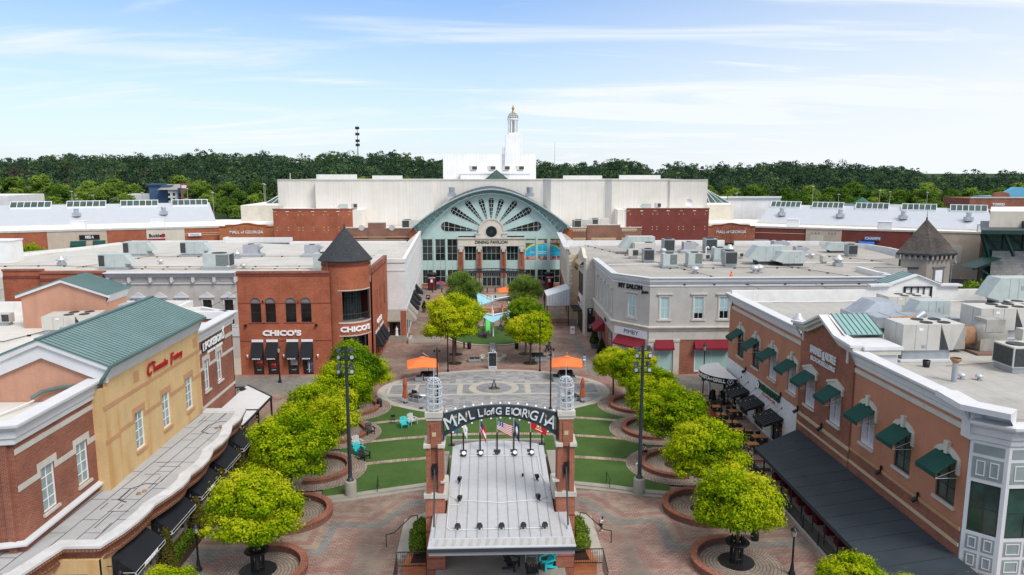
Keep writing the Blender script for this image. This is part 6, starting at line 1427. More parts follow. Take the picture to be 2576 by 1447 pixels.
for i in range(N):
 q.bar((X[i],-1.3,oa(X[i])-0.15),(X[i+1],-1.3,oa(X[i+1])-0.15),0.25,0.35,TEALD);q.bar((XI[i],-1.3,ia(XI[i])),(XI[i+1],-1.3,ia(XI[i+1])),0.2,0.2,TEALD)
 q.bar((X[i],-1.3,oa(X[i])-0.2),(XI[i],-1.3,ia(XI[i])),0.12,0.12,TEALD)
 j=(i,i+1)if i%2 else(i+1,i);q.bar((X[j[0]],-1.3,oa(X[j[0]])-0.2),(XI[j[1]],-1.3,ia(XI[j[1]])),0.08,0.08,TEALD)
q.build('truss_arch',PV)
q=MB();X=np.linspace(-18.6,18.6,41)
for a,b in zip(X[:-1],X[1:]):
 za,zb=oa(a)+0.1,oa(b)+0.1;A=[(a,172.35,za),(b,172.35,zb),(b,198,zb),(a,198,za)];q.add(A+[(x,y,z-0.35)for x,y,z in A],[(0,1,2,3),(7,6,5,4),(0,4,5,1)],MR_WHITE)
 if abs(a)<11:
  A=[(a,173.2,za+0.12),(b,173.2,zb+0.12),(b,197,zb+0.12),(a,197,za+0.12)];q.add(A+[(x,y,z-0.14)for x,y,z in A],[(0,1,2,3),(0,4,5,1)],CHAR)
vr_=q.build('vault_roof',PV)
q=MB(TP)
for a,b in zip(X[:-1],X[1:]):q.bar((a,-1.85,oa(a)+0.02),(b,-1.85,oa(b)+0.08),0.15,0.22,TEAL)
q.build('fascia',vr_)
# centre portal
mb=MB(TP);cols=[(-7.75,-6.55),(-3.45,-2.3),(2.0,3.2),(6.3,7.5)]
cols=[(-7.75,-6.6),(-3.4,-2.3),(2.3,3.4),(6.6,7.75)]
for a,b in cols:mb.box(a,b,-0.55,0,0,9.1,BR_RED);mb.box(a-0.05,b+0.05,-0.62,0,0,2.0,CONCL);mb.box(a-0.12,b+0.12,-0.7,0,8.9,9.7,STONE);mb.box(a+0.2,b-0.2,-0.85,-0.7,8.3,9.3,STONE)
pc=mb.build('portal_piers',PV)
mb=MB(TP);mb.box(-7.85,7.85,-0.62,0,9.75,11.35,ST_CREAM);mb.box(-8.05,8.05,-0.85,0,11.35,11.7,STONE);mb.box(-7.95,7.95,-0.7,0,9.65,9.85,STONE)
for s in(-1,1):mb.box(s*2.6,s*3.7,-0.8,0,11.7,12.6,STONE);mb.box(s*2.5,s*3.8,-0.9,0,12.5,12.7,STONE)
P=[(3.05*math.cos(R(t)),13.1+3.05*math.sin(R(t)))for t in range(0,181,10)];P=[(3.05,11.7)]+P+[(-3.05,11.7)]
mb.ext(P,-0.5,0,ST_CREAM)
for t0 in range(0,180,10):
 q4=[(rr*math.cos(R(t)),13.1+rr*math.sin(R(t)))for rr,t in((2.75,t0),(3.1,t0),(3.1,t0+10),(2.75,t0+10))];mb.ext(q4,-0.65,-0.5,STONE)
ent=mb.build('entablature',PV)
q=MB(TP);q.tube((0,-0.5,13.05),(0,-0.58,13.05),1.5,STONE,28);rd=q.build('round_window',ent)
MB(TP).tube((0,-0.58,13.05),(0,-0.61,13.05),1.3,GL_DARK,28).build('pane',rd)
q=MB(TP);q.tube((0,-0.61,13.05),(0,-0.65,13.05),0.35,CHAR,12)
for i in range(12):t=2*math.pi*i/12;q.bar((0,-0.64,13.05),(1.3*math.cos(t),-0.64,13.05+1.3*math.sin(t)),0.04,0.04,DARKM)
q.build('spokes',rd)
q=MB(TP);text(q,'DINING PAVILION',0,10.55,0.64,1.05,L_BLACK,0.01,width=7.6,ext=0.08);q.build('lettering',ent)
mb=MB(TP)
wall(mb,-6.6,-3.4,0,9.7,[(-6.3,-3.6,6.2,9.6),(-6.3,-3.6,0.05,3.4)],SF,0.1);wall(mb,3.4,6.6,0,9.7,[(3.6,6.3,6.2,9.6),(3.6,6.3,0.05,3.4)],SF,0.1);wall(mb,-2.3,2.3,0,9.7,[(-2.15,2.15,6.2,9.6),(-2.15,2.15,0.05,3.4)],SF,0.1)
ec=mb.build('entrance_wall',PV)
for a,b,n in((-6.3,-3.6,3),(3.6,6.3,3),(-2.15,2.15,4)):
 window(ec,TP,a,b,6.2,9.6,n,2,SF,GL_DARK,depth=0.08,fw=0.05,mw=0.05);window(ec,TP,a,b,0.05,2.2,n,1,SF,GL_DARK,depth=0.06,fw=0.08,mw=0.1,name='door');window(ec,TP,a,b,2.35,3.4,n*2,1,SF,GL_DARK,depth=0.06,fw=0.05,mw=0.05,name='transom')
mb=MB(TP);X=np.linspace(-8.0,8.0,17);cz=lambda x:4.0-0.35*(x/8)**2
for a,b in zip(X[:-1],X[1:]):
 mb.bar((a,-3.6,cz(a)),(b,-3.6,cz(b)),0.3,0.55,DARKM);mb.bar((a,-0.7,cz(a)+0.3),(b,-0.7,cz(b)+0.3),0.15,0.2,DARKM)
for x in X:mb.bar((x,-3.9,cz(x)+0.42),(x,-0.6,cz(x)+0.42),0.10,0.14,DARKM)
for y in(-2.9,-2.2,-1.5):mb.bar((-7.9,y,3.95),(7.9,y,3.95),0.05,0.05,DARKM)
cn=mb.build('entrance_canopy',PV)
for x in(-7.2,-2.85,2.85,7.2):MB(TP).box(x-0.11,x+0.11,-3.7,-3.48,0,3.8,DARKM).build('post',cn)
for a,b in cols:
 q=MB(TP);x=(a+b)/2;q.box(x-0.1,x+0.1,-0.8,-0.62,8.0,8.6,BLACK);q.box(x-0.03,x+0.03,-0.68,-0.6,5,8.0,DARKM);q.build('sconce',pc)
mu=MB(TP)
MC=plain('mural_cyan',(0.01,0.42,0.62),0.4,var=0.05);MG=plain('mural_foliage',(0.06,0.13,0.04),0.4,var=0.6,scale=2);MY=plain('mural_yellow',(0.82,0.55,0.08),0.4,var=0.1);MO=NM('mural_crowd',0.4)
nn=MO.noise(MO.pos(),1.6,4,0.7);cr_=MO.n('ShaderNodeValToRGB');MO.L(nn,cr_.inputs[0]);e=cr_.color_ramp.elements;e[0].position=0.3;e[0].color=(0.02,0.03,0.05,1);e[1].position=0.75;e[1].color=(0.75,0.65,0.6,1)
for p,c in((0.42,(0.05,0.08,0.2,1)),(0.5,(0.45,0.12,0.08,1)),(0.58,(0.7,0.42,0.26,1)),(0.65,(0.25,0.3,0.5,1))):x=e.new(p);x.color=c
MO=MO.col(cr_.outputs[0])
for a,b in((8.05,10.4),(10.9,13.2),(13.85,16.25)):
 n=10
 for i in range(n):
  x0_,x1_=a+0.06+(b-a-0.12)*i/n,a+0.06+(b-a-0.12)*(i+1)/n;xm=(x0_+x1_)/2
  dome=7.2+(2.9*math.sqrt(max(0,1-((xm-12.3)/4.6)**2)))
  yl=min(7.2+(3.3*math.sqrt(max(0,1-((xm-12.0)/4.5)**2))),11.2)if xm<12 else 7.2+(3.0*math.sqrt(max(0,1-((xm-12.5)/4.7)**2)))
  zs=[(6.26,7.2,MO),(7.2,max(7.2,dome),MC),(max(7.2,dome),max(yl,dome,7.2),MY),(max(yl,dome,7.2),10.3,MG),(10.3,10.95,MO if xm>12.4 else GREYP),(10.95,11.24,MG)]
  prev=None
  for z0,z1,m in zs:
   if prev is not None:z0=max(z0,prev)
   if z1-z0>0.01:mu.box(x0_,x1_,0.055,0.075,z0,z1,m);prev=z1
muo=mu.build('window_mural',ls)
q=MB(TP);text(q,'BOOK TODAY AND',12.05,8.2,-0.05,0.36,L_WHITE,0.01,width=2.0,ext=0.004);text(q,'SAVE UP TO',12.05,7.8,-0.05,0.36,L_WHITE,0.01,width=1.8,ext=0.004);text(q,'STAY & PLAY',9.65,8.1,-0.05,0.3,L_WHITE,0.01,width=1.1,ext=0.004);q.build('mural_lettering',muo)
q=MB()
for s in(-1,1):q.prism([(s*17.0,173.4),(s*19.2,173.4),(s*19.2,176),(s*17.0,176)][::s],0,13.4,BR_RED)
sp_=q.build('side_pier',PV)
q=MB()
for s in(-1,1):a,b=sorted((s*17.3,s*18.9));q.box(a,b,173.0,173.4,9.2,10.9,CREAMBAND);q.box(a-0.1,b+0.1,172.9,173.4,10.9,11.15,CREAMBAND)
q.build('pier_capital',sp_)
# ==== mall blocks
def block(name,label,poly,z0,z1,wm,tm,cat='building'):
 o=MB().prism(poly,z0,z1,wm,top=tm).build(name,None,(poly[0][0],poly[0][1],0));return tag(o,label,cat)
CB=thing('cream_mall_block','huge windowless cream panelled block rising behind the arched hall','building',(0,199,0))
q=MB();pl=[(-56.6,200.5),(-46.0,200.5),(-46.0,197.5),(-15.5,197.5),(-14.4,199.5),(14.2,199.5),(16.0,197.0),(30.5,197.0),(31.9,195.2),(47,195.2),(47.2,194.6),(57.0,194.2),(57.0,240),(-56.6,240)]
q.prism(pl,0,24.7,PW_CREAM,top=ROOF_L);cbw=q.build('wall',CB)
q=MB();q.sweep(pl[:12],[(0.12,24.6),(0.12,24.95),(-0.3,24.95),(-0.3,24.6)],TRIMC);q.build('coping',cbw)
for k,(a,b,z)in enumerate(((-47.3,-36.3,26.2),(-32.2,-24.0,25.9),(20.0,30.8,25.9),(35.5,47.0,26.0))):
 q=MB();y=205;q.add([(a,y,24.7),(b,y,24.7),(b-0.0,y,z),(a,y,z),(a+1.2,y+4,24.7),(b-1.2,y+4,24.7)],[(0,1,2,3),(3,2,5,4),(1,5,2),(0,3,4)],PARA);q.build('roof_monitor',cbw)
for x,y in((-10.2,199.4),(10.3,199.4)):
 t=thing('roof_fan','grey cylindrical exhaust fan against the cream wall, %s of the arched roof'%('left' if x<0 else 'right'),'fan',(x,196.5,22.5),'grey exhaust fans beside the arch');q=MB();q.box(x-1.1,x+1.1,195.6,197.2,20.5,21.4,STEEL);q.tube((x,196.4,21.4),(x,196.4,22.9),0.75,STEEL,12,0.85);q.build('housing',t)
FT=thing('white_tower_block','tall plain white block with square tower carrying a domed lantern','building',(0,235,0))
q=MB();q.prism([(-14.6,235),(14.5,235),(14.5,262),(-14.6,262)],0,32.4,PW_WHITE);fb=q.build('wall',FT)
q=MB();q.prism([(4.95,235.0-0.02),(10.1,235.0-0.02),(10.1,240.2),(4.95,240.2)],32.3,38.55,PW_WHITE);tw=q.build('square_tower',FT)
q=MB();cx,cy=7.4,237.6;q.lathe([(2.0,38.55),(2.0,38.9),(1.75,39.0)],PW_WHITE,(cx,cy,0),12)
for i in range(8):
 a=2*math.pi*(i+.5)/8;q.tube((cx+1.55*math.cos(a),cy+1.55*math.sin(a),38.9),(cx+1.55*math.cos(a),cy+1.55*math.sin(a),43.0),0.22,WHITEM,8)
q.lathe([(1.0,38.9),(1.0,43.0)],GREYP,(cx,cy,0),8);q.lathe([(1.9,43.0),(1.95,43.3),(1.65,43.4)],WHITEM,(cx,cy,0),16);ln=q.build('lantern',tw)
q=MB()
DG=plain('lattice_gilt',(0.50,0.44,0.34),0.4,0.3)
for i in range(12):
 a=2*math.pi*i/12;q.path([(cx+1.7*math.cos(R(t))*math.cos(a),cy+1.7*math.cos(R(t))*math.sin(a),43.3+2.0*math.sin(R(t)))for t in(0,25,50,72,88)],0.09,DG,5)
for t in(12,32,55):q.lathe([(1.7*math.cos(R(t))+0.06,43.25+2.0*math.sin(R(t))),(1.7*math.cos(R(t))+0.06,43.45+2.0*math.sin(R(t)))],DG,(cx,cy,0),16)
q.build('dome_lattice',ln)
st_=MB();GOLD=plain('statue_bronze_gilt',(0.42,0.27,0.09),0.4,0.6)
st_.lathe([(0.45,45.2),(0.35,45.6),(0.22,45.8),(0.34,46.1),(0.28,46.6),(0.30,46.9),(0.12,47.05),(0.17,47.25),(0.14,47.45),(0.02,47.55)],GOLD,(cx,cy,0),10);st_.tube((cx+0.25,cy,46.8),(cx+0.5,cy-0.1,46.4),0.09,GOLD,5);st_.tube((cx-0.25,cy,46.8),(cx-0.45,cy-0.1,46.4),0.09,GOLD,5);st_.build('statue',ln)
q=MB();q.path([(4.6,234.8,25),(4.6,234.8,34.5)],0.07,STEEL,4);q.path([(4.1,234.8,25),(4.1,234.8,34.5)],0.07,STEEL,4)
for z in np.arange(25,34.5,0.6):q.path([(4.1,234.8,z),(4.6,234.8,z)],0.04,STEEL,4)
q.build('ladder',fb)
q=MB();q.box(-9.0,12.3,229.0,234.9,24.7,27.0,PW_WHITE);q.box(-9.2,12.5,228.8,229.0,26.2,26.7,WHITEM);lo_=q.build('low_roof_wing',FT)
q=MB()
for i in range(4):
 c=[(-1.5,224.0),(5.5,224.0),(5.5,229),(-1.5,229)];a,b=c[i],c[(i+1)%4];q.face([(*a,24.7),(*b,24.7),(2.0,226.5,27.6)],GL_GREEN)
q.build('pyramid_skylight',lo_)
# red brick boxes either side, brown parapet walls
for s,lab,m in((-1,'bright red brick windowless block with small cream squares, left of the arched hall',BR_RED),(1,'windowless red brick block coloured cloud-shaded with small cream squares, right of the arched hall',BR_MAROON_AND_SHADED)):  # right block's brick is darkened in colour to stand for cloud shade
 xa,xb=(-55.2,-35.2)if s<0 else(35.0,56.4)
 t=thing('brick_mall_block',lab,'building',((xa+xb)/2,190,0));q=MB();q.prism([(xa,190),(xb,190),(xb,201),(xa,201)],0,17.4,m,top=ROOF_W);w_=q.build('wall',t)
 q=MB();q.box(xa-0.1,xb+0.1,189.9,190.2,17.4,17.7,BR_CAP);q.build('coping',w_)
 q=MB(TP@Matrix.Translation((0,16-0.03,0)));sq=[0.9,3.7,6.3,7.4,10.1,12.7,13.8,16.5,19.1];k=(xb-xa)/20
 for x in sq:
  for z in(16.15,12.9,12.2):
   q.box(xa+x*k-0.12,xa+x*k+0.12,-0.02,0.02,z-0.12,z+0.12,CREAMBAND)
 for i,x in enumerate((0.4,3.6,6.8,10.0,13.2,16.4,19.4)):q.box(xa+x*k-0.4,xa+x*k+0.4,-0.02,0.02,16.9,17.05,CREAMBAND if i%2==0 else L_WHITE)
 q.build('cream_inset_squares',w_)
 q=MB();x0_,x1_=(xb,xb+2.3)if s<0 else(xa-2.3,xa);q.prism([(x0_,190.3),(x1_,190.3),(x1_,198),(x0_,198)],0,17.3,PW_CREAM,top=ROOF_W);q.build('side_block',t)
BLt=thing('brown_parapet_wall','brown brick wall with stepped parapet between the red block and the arched hall, left side','building',(-27,178,0))
q=MB();q.box(-35.4,-29.4,178,179,0,13.6,BR_BROWN);q.box(-29.4,-25.3,177.8,179,0,14.8,BR_BROWN);q.box(-25.3,-18.6,178,179,0,13.5,BR_BROWN);w_=q.build('wall',BLt)
q=MB();q.box(-35.4,-29.4,177.9,179.1,13.6,13.8,STONE);q.box(-29.5,-25.2,177.7,179.1,14.8,15.0,STONE);q.box(-25.3,-18.6,177.9,179.1,13.5,13.7,STONE)
for x in(-31.0,-23.8):q.tube((x,177.85,13.7),(x,178.9,13.7),0.7,STONE,14)
for z in(10.7,11.4):q.box(-33,-18.6,177.72,177.98,z,z+0.13,CREAMBAND)
q.build('stone_trim',w_)
q=MB();q.prism([(-35.4,179),(-18.7,179),(-18.7,197),(-35.4,197)],0,12.6,BR_BROWN,top=ROOF_W);q.build('roof',BLt)
BRt=thing('brown_parapet_wall','brown brick wall with cream dentil bands between the arched hall and right red block','building',(27,178,0))
q=MB();q.box(18.3,23.2,178,179,0,13.5,BR_BROWN);q.box(23.2,31.2,177.8,179,0,14.15,BR_BROWN);q.box(31.2,36.4,178,179,0,13.5,BR_BROWN);w_=q.build('wall',BRt)
q=MB()
for a,b,y,z in((18.9,22.9,177.95,12.9),(31.6,35.3,177.95,12.9),(18.9,22.9,177.95,10.7),(24.2,30.2,177.75,10.7),(31.6,35.3,177.95,10.7)):
 q.box(a,b,y-0.03,y,z,z+0.45,CREAMBAND)
 for x in np.arange(a,b-0.1,0.4):q.box(x,x+0.2,y-0.03,y,z-0.3,z,CREAMBAND)
q.box(23.1,31.3,177.7,179.1,14.15,14.35,STONE);q.box(18.3,23.1,177.9,179.1,13.5,13.65,STONE);q.box(31.3,36.4,177.9,179.1,13.5,13.65,STONE);q.build('stone_trim',w_)
q=MB();q.prism([(18.7,179),(36.4,179),(36.4,196),(18.7,196)],0,12.6,BR_BROWN,top=ROOF_W);q.build('roof',BRt)
# wings: brick and stucco shopfronts that swing towards the camera
def wing(name,label,p0,p1,segs,zt,entry=None):
 t=thing(name,label,'building',(p0[0],p0[1],0));p=Vector(p0);q_=Vector(p1);d=(q_-p);L=d.length;n=Vector((d.y,-d.x)).normalized()
 T=frame((p.x,p.y,0),math.atan2(n.y,n.x));return t,T,L
WLt,TWL,LL=wing('left_mall_wing','long low left wing of brick and tan shopfronts with a white shed roof behind',(-150,177),(-73.8,204.3),None,12)
WLt['label']='long low left wing of brick and tan shopfronts with white metal roof'
# X positions along the wing from the pixel fit at Y=205 need the nearer distance
def xw(x205,T0,T1):
 cx,cy=-1.15,0.0;dx,dy=x205-cx,205.0;ex,ey=T1[0]-T0[0],T1[1]-T0[1];den=dx*ey-dy*ex;s=((T0[0]-cx)*ey-(T0[1]-cy)*ex)/den;X_=cx+s*dx;return(X_-T0[0])/ex*math.hypot(ex,ey)
uL=lambda x:xw(x,(-150,177),(-73.8,204.3))
q=MB(TWL);cuts=[(-160,-120.5,BR_RED),(-120.5,-104.5,ST_TAN),(-104.5,-93.9,BR_RED),(-93.9,-83.6,ST_CREAM),(-83.6,-73.8,BR_RED)]
for i,(a,b,m)in enumerate(cuts):q.box(max(0,uL(a))if a>-159 else-20,uL(b)-0.02,-0.25 if i%2 else 0,0.6,0,11.9,m)
wl=q.build('shopfronts',WLt)
q=MB(TWL)
for i,(a,b,m)in enumerate(cuts):q.box(max(0,uL(a))-0.1 if a>-159 else-20,uL(b),-0.4 if i%2 else-0.15,0.8,11.9,12.35,TRIMC)
for z in(10.9,11.4):q.box(uL(-83.6),uL(-73.9),-0.05,0,z-0.9,z-0.75,CREAMBAND)
q.build('coping',wl)
def wsign(par,T,u,v,w,h,txt,bg_,fg,size,width,nm='sign'):
 q=MB(T)
 if bg_:q.box(u-w/2,u+w/2,-0.45,-0.27,v-h/2,v+h/2,bg_)
 else:q.box(u-0.05,u+0.05,-0.3,-0.27,v,v+0.05,fg)
 o=q.build(nm,par);q=MB(T);text(q,txt,u,v,0.47 if bg_ else 0.3,size,fg,0.03,width=width,ext=0.05);q.build('lettering',o)
wsign(wl,TWL,uL(-109.2),10.3,4.6,1.2,'MISS A',L_BLACK,L_WHITE,1.0,1.9)
wsign(wl,TWL,uL(-91.6),10.2,0,0,'Buckle',None,L_BLACK,1.2,3.0)
q=MB(TWL);q.tube((uL(-89.4),-0.27,10.25),(uL(-89.4),-0.4,10.25),0.5,L_RED,10);q.build('sign_roundel',wl)
wsign(wl,TWL,uL(-80.9),10.2,3.2,0.8,'WINDSOR',L_WHITE,GREYP,0.6,2.4)
wsign(wl,TWL,uL(-130.2),9.2,0,0,'JD',None,L_WHITE,1.0,1.2)
for a,b,m in((-114.4,-110.2,F_GREEN),(-108.4,-105.0,F_GREEN),(-93.8,-88.9,F_RED)):
 q=MB(TWL);u0,u1=uL(a),uL(b);q.face([(u0,-0.27,9.4),(u1,-0.27,9.4),(u1,-1.4,8.3),(u0,-1.4,8.3)],m);q.face([(u0,-1.4,8.3),(u1,-1.4,8.3),(u1,-1.4,8.0),(u0,-1.4,8.0)],m);q.build('awning',wl);MB(TWL).box(u0+0.2,u1-0.2,-0.3,-0.26,5,8.3,GL_DARK).build('window',wl)
for a,b in((-88,-84.6),(-82.3,-79.0)):
 q=MB(TWL);q.box(uL(a),uL(b),-0.3,-0.26,5,8.6,GL_BLUE);q.build('window',wl)
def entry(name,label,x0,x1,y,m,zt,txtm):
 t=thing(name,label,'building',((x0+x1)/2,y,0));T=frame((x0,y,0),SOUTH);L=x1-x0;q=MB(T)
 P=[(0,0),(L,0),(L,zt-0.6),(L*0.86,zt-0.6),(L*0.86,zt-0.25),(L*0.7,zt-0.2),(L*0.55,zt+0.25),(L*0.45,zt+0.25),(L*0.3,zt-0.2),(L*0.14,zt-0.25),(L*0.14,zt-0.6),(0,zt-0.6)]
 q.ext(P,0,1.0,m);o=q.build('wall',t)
 q=MB(T)
 for a,b in zip(P[2:-1],P[3:]):q.bar((a[0],0.4,a[1]+0.08),(b[0],0.4,b[1]+0.08),1.2,0.16,m)
 q.build('coping',o)
 q=MB(T);text(q,'MALL of GEORGIA',L/2,zt-2.1,0.06,1.1,txtm,0.01,width=L*0.62,ext=0.08);q.build('lettering',o)
 q=MB(T);q.box(L*0.3-1.5 if L>14 else L*0.3,L-0.6,-0.03,0.02,2.0,7.6,GL_GREEN);wo=q.build('window',o)
 q=MB(T)
 for x in np.linspace(L*0.2,L-0.6,8):q.box(x-0.05,x+0.05,-0.08,-0.03,2,7.6,CHAR)
 q.box(L*0.2,L-0.6,-0.08,-0.03,6.7,6.85,CHAR);q.build('mullions',wo)
 q=MB(T)
 for i in range(5):x=L*0.25+i*L*0.12;q.path([(x,-0.02,zt-1.0),(x,-0.6,zt-0.8),(x,-0.7,zt-1.2)],0.05,BLACK,4)
 q.build('gooseneck_lamps',o)
 q=MB(T)
 for x in(0.25,L*0.22,L*0.8,L-0.3):
  for z in(zt-1.3,zt-3.4):q.box(x-0.1,x+0.1,-0.03,0,z-0.1,z+0.1,CREAMBAND)
 q.build('cream_inset_squares',o)
 MB().prism([(x0,y+1),(x1,y+1),(x1,y+9),(x0,y+9)],0,zt-1.6,m,top=ROOF_W).build('roof',t)
 return t
entry('mall_entrance','bright orange brick entrance with stepped top and white MALL of GEORGIA letters, left side',-73.0,-58.6,201.5,BR_ORANGE,12.9,L_WHITE)
entry('mall_entrance','orange brick entrance coloured cloud-shaded with stepped top and silver MALL of GEORGIA letters, right side',59.6,72.9,201.5,brick('brick_orange_shaded',(0.30,0.085,0.045),(0.25,0.07,0.04),(0.28,0.15,0.10)),12.6,L_SILV)  # cloud shade put into the brick colour of the right entrance
WRt,TWR,LR=wing('right_mall_wing','x',(72.9,203.0),(150,168),None,12)
WRt['label']='long low right wing of brick and tan shopfronts with white metal roof'
uR=lambda x:xw(x,(72.9,203.0),(150,168))
cuts=[(73.0,88.7,BR_MAROON_AND_SHADED),(88.7,99.0,ST_TAN),(99.0,119.5,BR_MAROON_AND_SHADED),(119.5,139.2,ST_TAN),(139.2,146,BR_RED)]
q=MB(TWR)
for i,(a,b,m)in enumerate(cuts):q.box(uR(a)if i else 0,uR(b)-0.02,-0.25 if i%2 else 0,0.6,0,11.6,m)
wr=q.build('shopfronts',WRt)
q=MB(TWR)
for i,(a,b,m)in enumerate(cuts):q.box(uR(a)if i else 0,uR(b),-0.4 if i%2 else-0.15,0.8,11.6,12.05,TRIMC)
q.box(0.3,uR(88.5),-0.05,0,10.2,10.35,CREAMBAND);q.build('coping',wr)
for a,b in((74,78.3),(79.5,83.0),(85,87.8),(94.5,98.5)):MB(TWR).box(uR(a),uR(b),-0.32,-0.26,5,8.4,GL_BLUE if a<90 else GL_DARK).build('window',wr)
for a,b in((90,93.8),(100,103),(128,134)):MB(TWR).box(uR(a),uR(b),-0.3,-0.26,4,8.6 if a>99 else 10,ST_CREAM).build('panel',wr)
q=MB(TWR)
for x in(90.5,91.5,92.4,95.3,96.2,97.1,100.7,101.7,102.6):u=uR(x);q.path([(u,-0.3,10.7),(u,-0.7,10.9),(u,-0.75,10.4)],0.06,BLACK,4)
q.build('gooseneck_lamps',wr)
wsign(wr,TWR,uR(107.9),9.6,4.0,1.0,'CHAMPS',plain('sign_blue',(0.12,0.15,0.35)),L_SILV,0.9,3.6)
q=MB(TWR);u0,u1=uR(104),uR(108.5);q.face([(u0,-0.27,8.8),(u1,-0.27,8.8),(u1,-1.4,7.9),(u0,-1.4,7.9)],FB);q.face([(u0,-1.4,7.9),(u1,-1.4,7.9),(u1,-1.4,7.2),(u0,-1.4,7.2)],FB);q.build('awning',wr)
# roofs of the wings: flat strip + tall shed with skylights
def shed(par,pa,pb,z0,z1,depth,sky_n,cap,lab_,lowy=8.0):
 p=Vector(pa);q_=Vector(pb);d=(q_-p).normalized();n=Vector((-d.y,d.x));L=(q_-p).length
 if n.y<0:n=-n
 T=frame((p.x,p.y,0),math.atan2(-n.y,-n.x))
 q=MB(T);q.add([(0,0,z0),(L,0,z0),(L-1.5,depth,z1),(1.5,depth,z1),(0,2*depth,z0),(L,2*depth,z0)],[(0,1,2,3),(3,2,5,4)],MR_WHITE);q.add([(0,0,z0),(1.5,depth,z1),(0,2*depth,z0),(L,0,z0),(L-1.5,depth,z1),(L,2*depth,z0)],[(0,1,2),(3,5,4)],ST_CREAM)
 q.box(0,L,0,2*depth,z0-8,z0,ST_CREAM);o=q.build('white_metal_roof',par)
 for i in range(sky_n):
  uc=L*(i+0.5)/sky_n;w=L/sky_n*0.36
  s=MB(T);s.add([(uc-w,depth*0.80,z0+(z1-z0)*0.80+0.35),(uc+w,depth*0.80,z0+(z1-z0)*0.80+0.35),(uc+w,depth*0.98,z1+0.9),(uc-w,depth*0.98,z1+0.9)],[(0,1,2,3)],GL_GREEN);s.add([(uc-w,depth*0.80,z0+(z1-z0)*0.8),(uc+w,depth*0.80,z0+(z1-z0)*0.8),(uc+w,depth*0.80,z0+(z1-z0)*0.80+0.35),(uc-w,depth*0.80,z0+(z1-z0)*0.80+0.35)],[(0,1,2,3)],WHITEM)
  for sg in(-1,1):s.add([(uc+sg*w,depth*0.8,z0+(z1-z0)*0.75),(uc+sg*w,depth*0.98,z1-0.3),(uc+sg*w,depth*0.98,z1+0.9),(uc+sg*w,depth*0.8,z0+(z1-z0)*0.8+0.35)],[(0,1,2,3)],WHITEM)
  so=s.build('skylight',o);f=MB(T)
  for k in range(7):u=uc-w+2*w*k/6;f.bar((u,depth*0.8,z0+(z1-z0)*0.80+0.42),(u,depth*0.98,z1+0.97),0.14,0.14,WHITEM)
  f.bar((uc-w,depth*0.98,z1+0.97),(uc+w,depth*0.98,z1+0.97),0.14,0.2,WHITEM);f.bar((uc-w,depth*0.8,z0+(z1-z0)*0.80+0.42),(uc+w,depth*0.8,z0+(z1-z0)*0.80+0.42),0.14,0.14,WHITEM);f.build('frame',so)
 return o,T,L
soL,TSL,LSL=shed(WLt,(-165,201),(-84.5,231.5),11.9,17.2,12,6,None,'left')
soR,TSR,LSR=shed(WRt,(80.5,220),(131.5,188.5),11.9,16.9,11,5,None,'right')
q=MB();q.prism([(-170,171.5),(-73.8,205),(-73.8,240),(-84,240),(-170,205)],6,11.85,ST_CREAM,top=ROOF_W);q.build('flat_roof',WLt)
q=MB();q.prism([(73,203.6),(150,168.8),(175,185),(82,240),(73,240)],6,11.55,ST_CREAM,top=ROOF_W);q.build('flat_roof',WRt)
# pale low blocks between wings and big box with glass pyramid
for s in(-1,1):
 t=thing('pyramid_skylight_block','low white roof block with a small glass pyramid, %s of the big cream block'%('left' if s<0 else 'right'),'building',(s*66,215,0))
 x0_,x1_=sorted((s*56.8,s*73));q=MB();q.prism([(x0_,206),(x1_,206),(x1_,236),(x0_,236)],0,12.6,ST_CREAM,top=ROOF_W);q.prism([(x0_,220),(x1_,220),(x1_,250),(x0_,250)],12.6,17.2,ST_CREAM,top=ROOF_W);w_=q.build('wall',t)
 c=[(s*64-6.5,228),(s*64+6.5,228),(s*64+6.5,241),(s*64-6.5,241)]
 if s>0:c=[(x+4,y)for x,y in c]
 else:c=[(x+2,y)for x,y in c]
 ap=((c[0][0]+c[1][0])/2,234.5,21.8);q=MB()
 for i in range(4):q.face([(*c[i],17.25),(*c[(i+1)%4],17.25),ap],GL_GREEN)
 po=q.build('glass_pyramid',w_);q=MB()
 for i in range(4):q.bar((*c[i],17.25),ap,0.22,0.22,WHITEM)
 for k in range(1,6):q.bar((c[0][0]+(c[1][0]-c[0][0])*k/6,228,17.25),(ap[0]+((k-3)*0.0),ap[1],ap[2]),0.14,0.14,WHITEM)
 q.bar((*c[0],17.25),(*c[1],17.25),0.2,0.3,WHITEM);q.build('frame',po)
 if s<0:
  q=MB();q.tube((ap[0],ap[1],21.8),(ap[0],ap[1],26.5),0.1,WHITEM,5);q.build('flagstaff',po)
t=thing('white_cornice_box','plain white box building with flared cornice behind the right white roof','building',(92,250,0));q=MB();q.prism([(79,245),(97,245),(97,262),(79,262)],0,18.2,ST_WHITE2,top=ROOF_W);w_=q.build('wall',t);q=MB();q.sweep([(79,245),(97,245)],[(0.1,17.6),(0.7,18.4),(0.7,18.8),(-0.5,18.8),(-0.5,18.0)],TRIM);q.build('cornice',w_)
t=thing('white_far_box','white flat-roofed box at the far left end of the white roof','building',(-165,252,0));q=MB();q.prism([(-215,250),(-158,250),(-158,270),(-215,270)],0,19.2,ST_WHITE2,top=ROOF_W);q.build('wall',t)
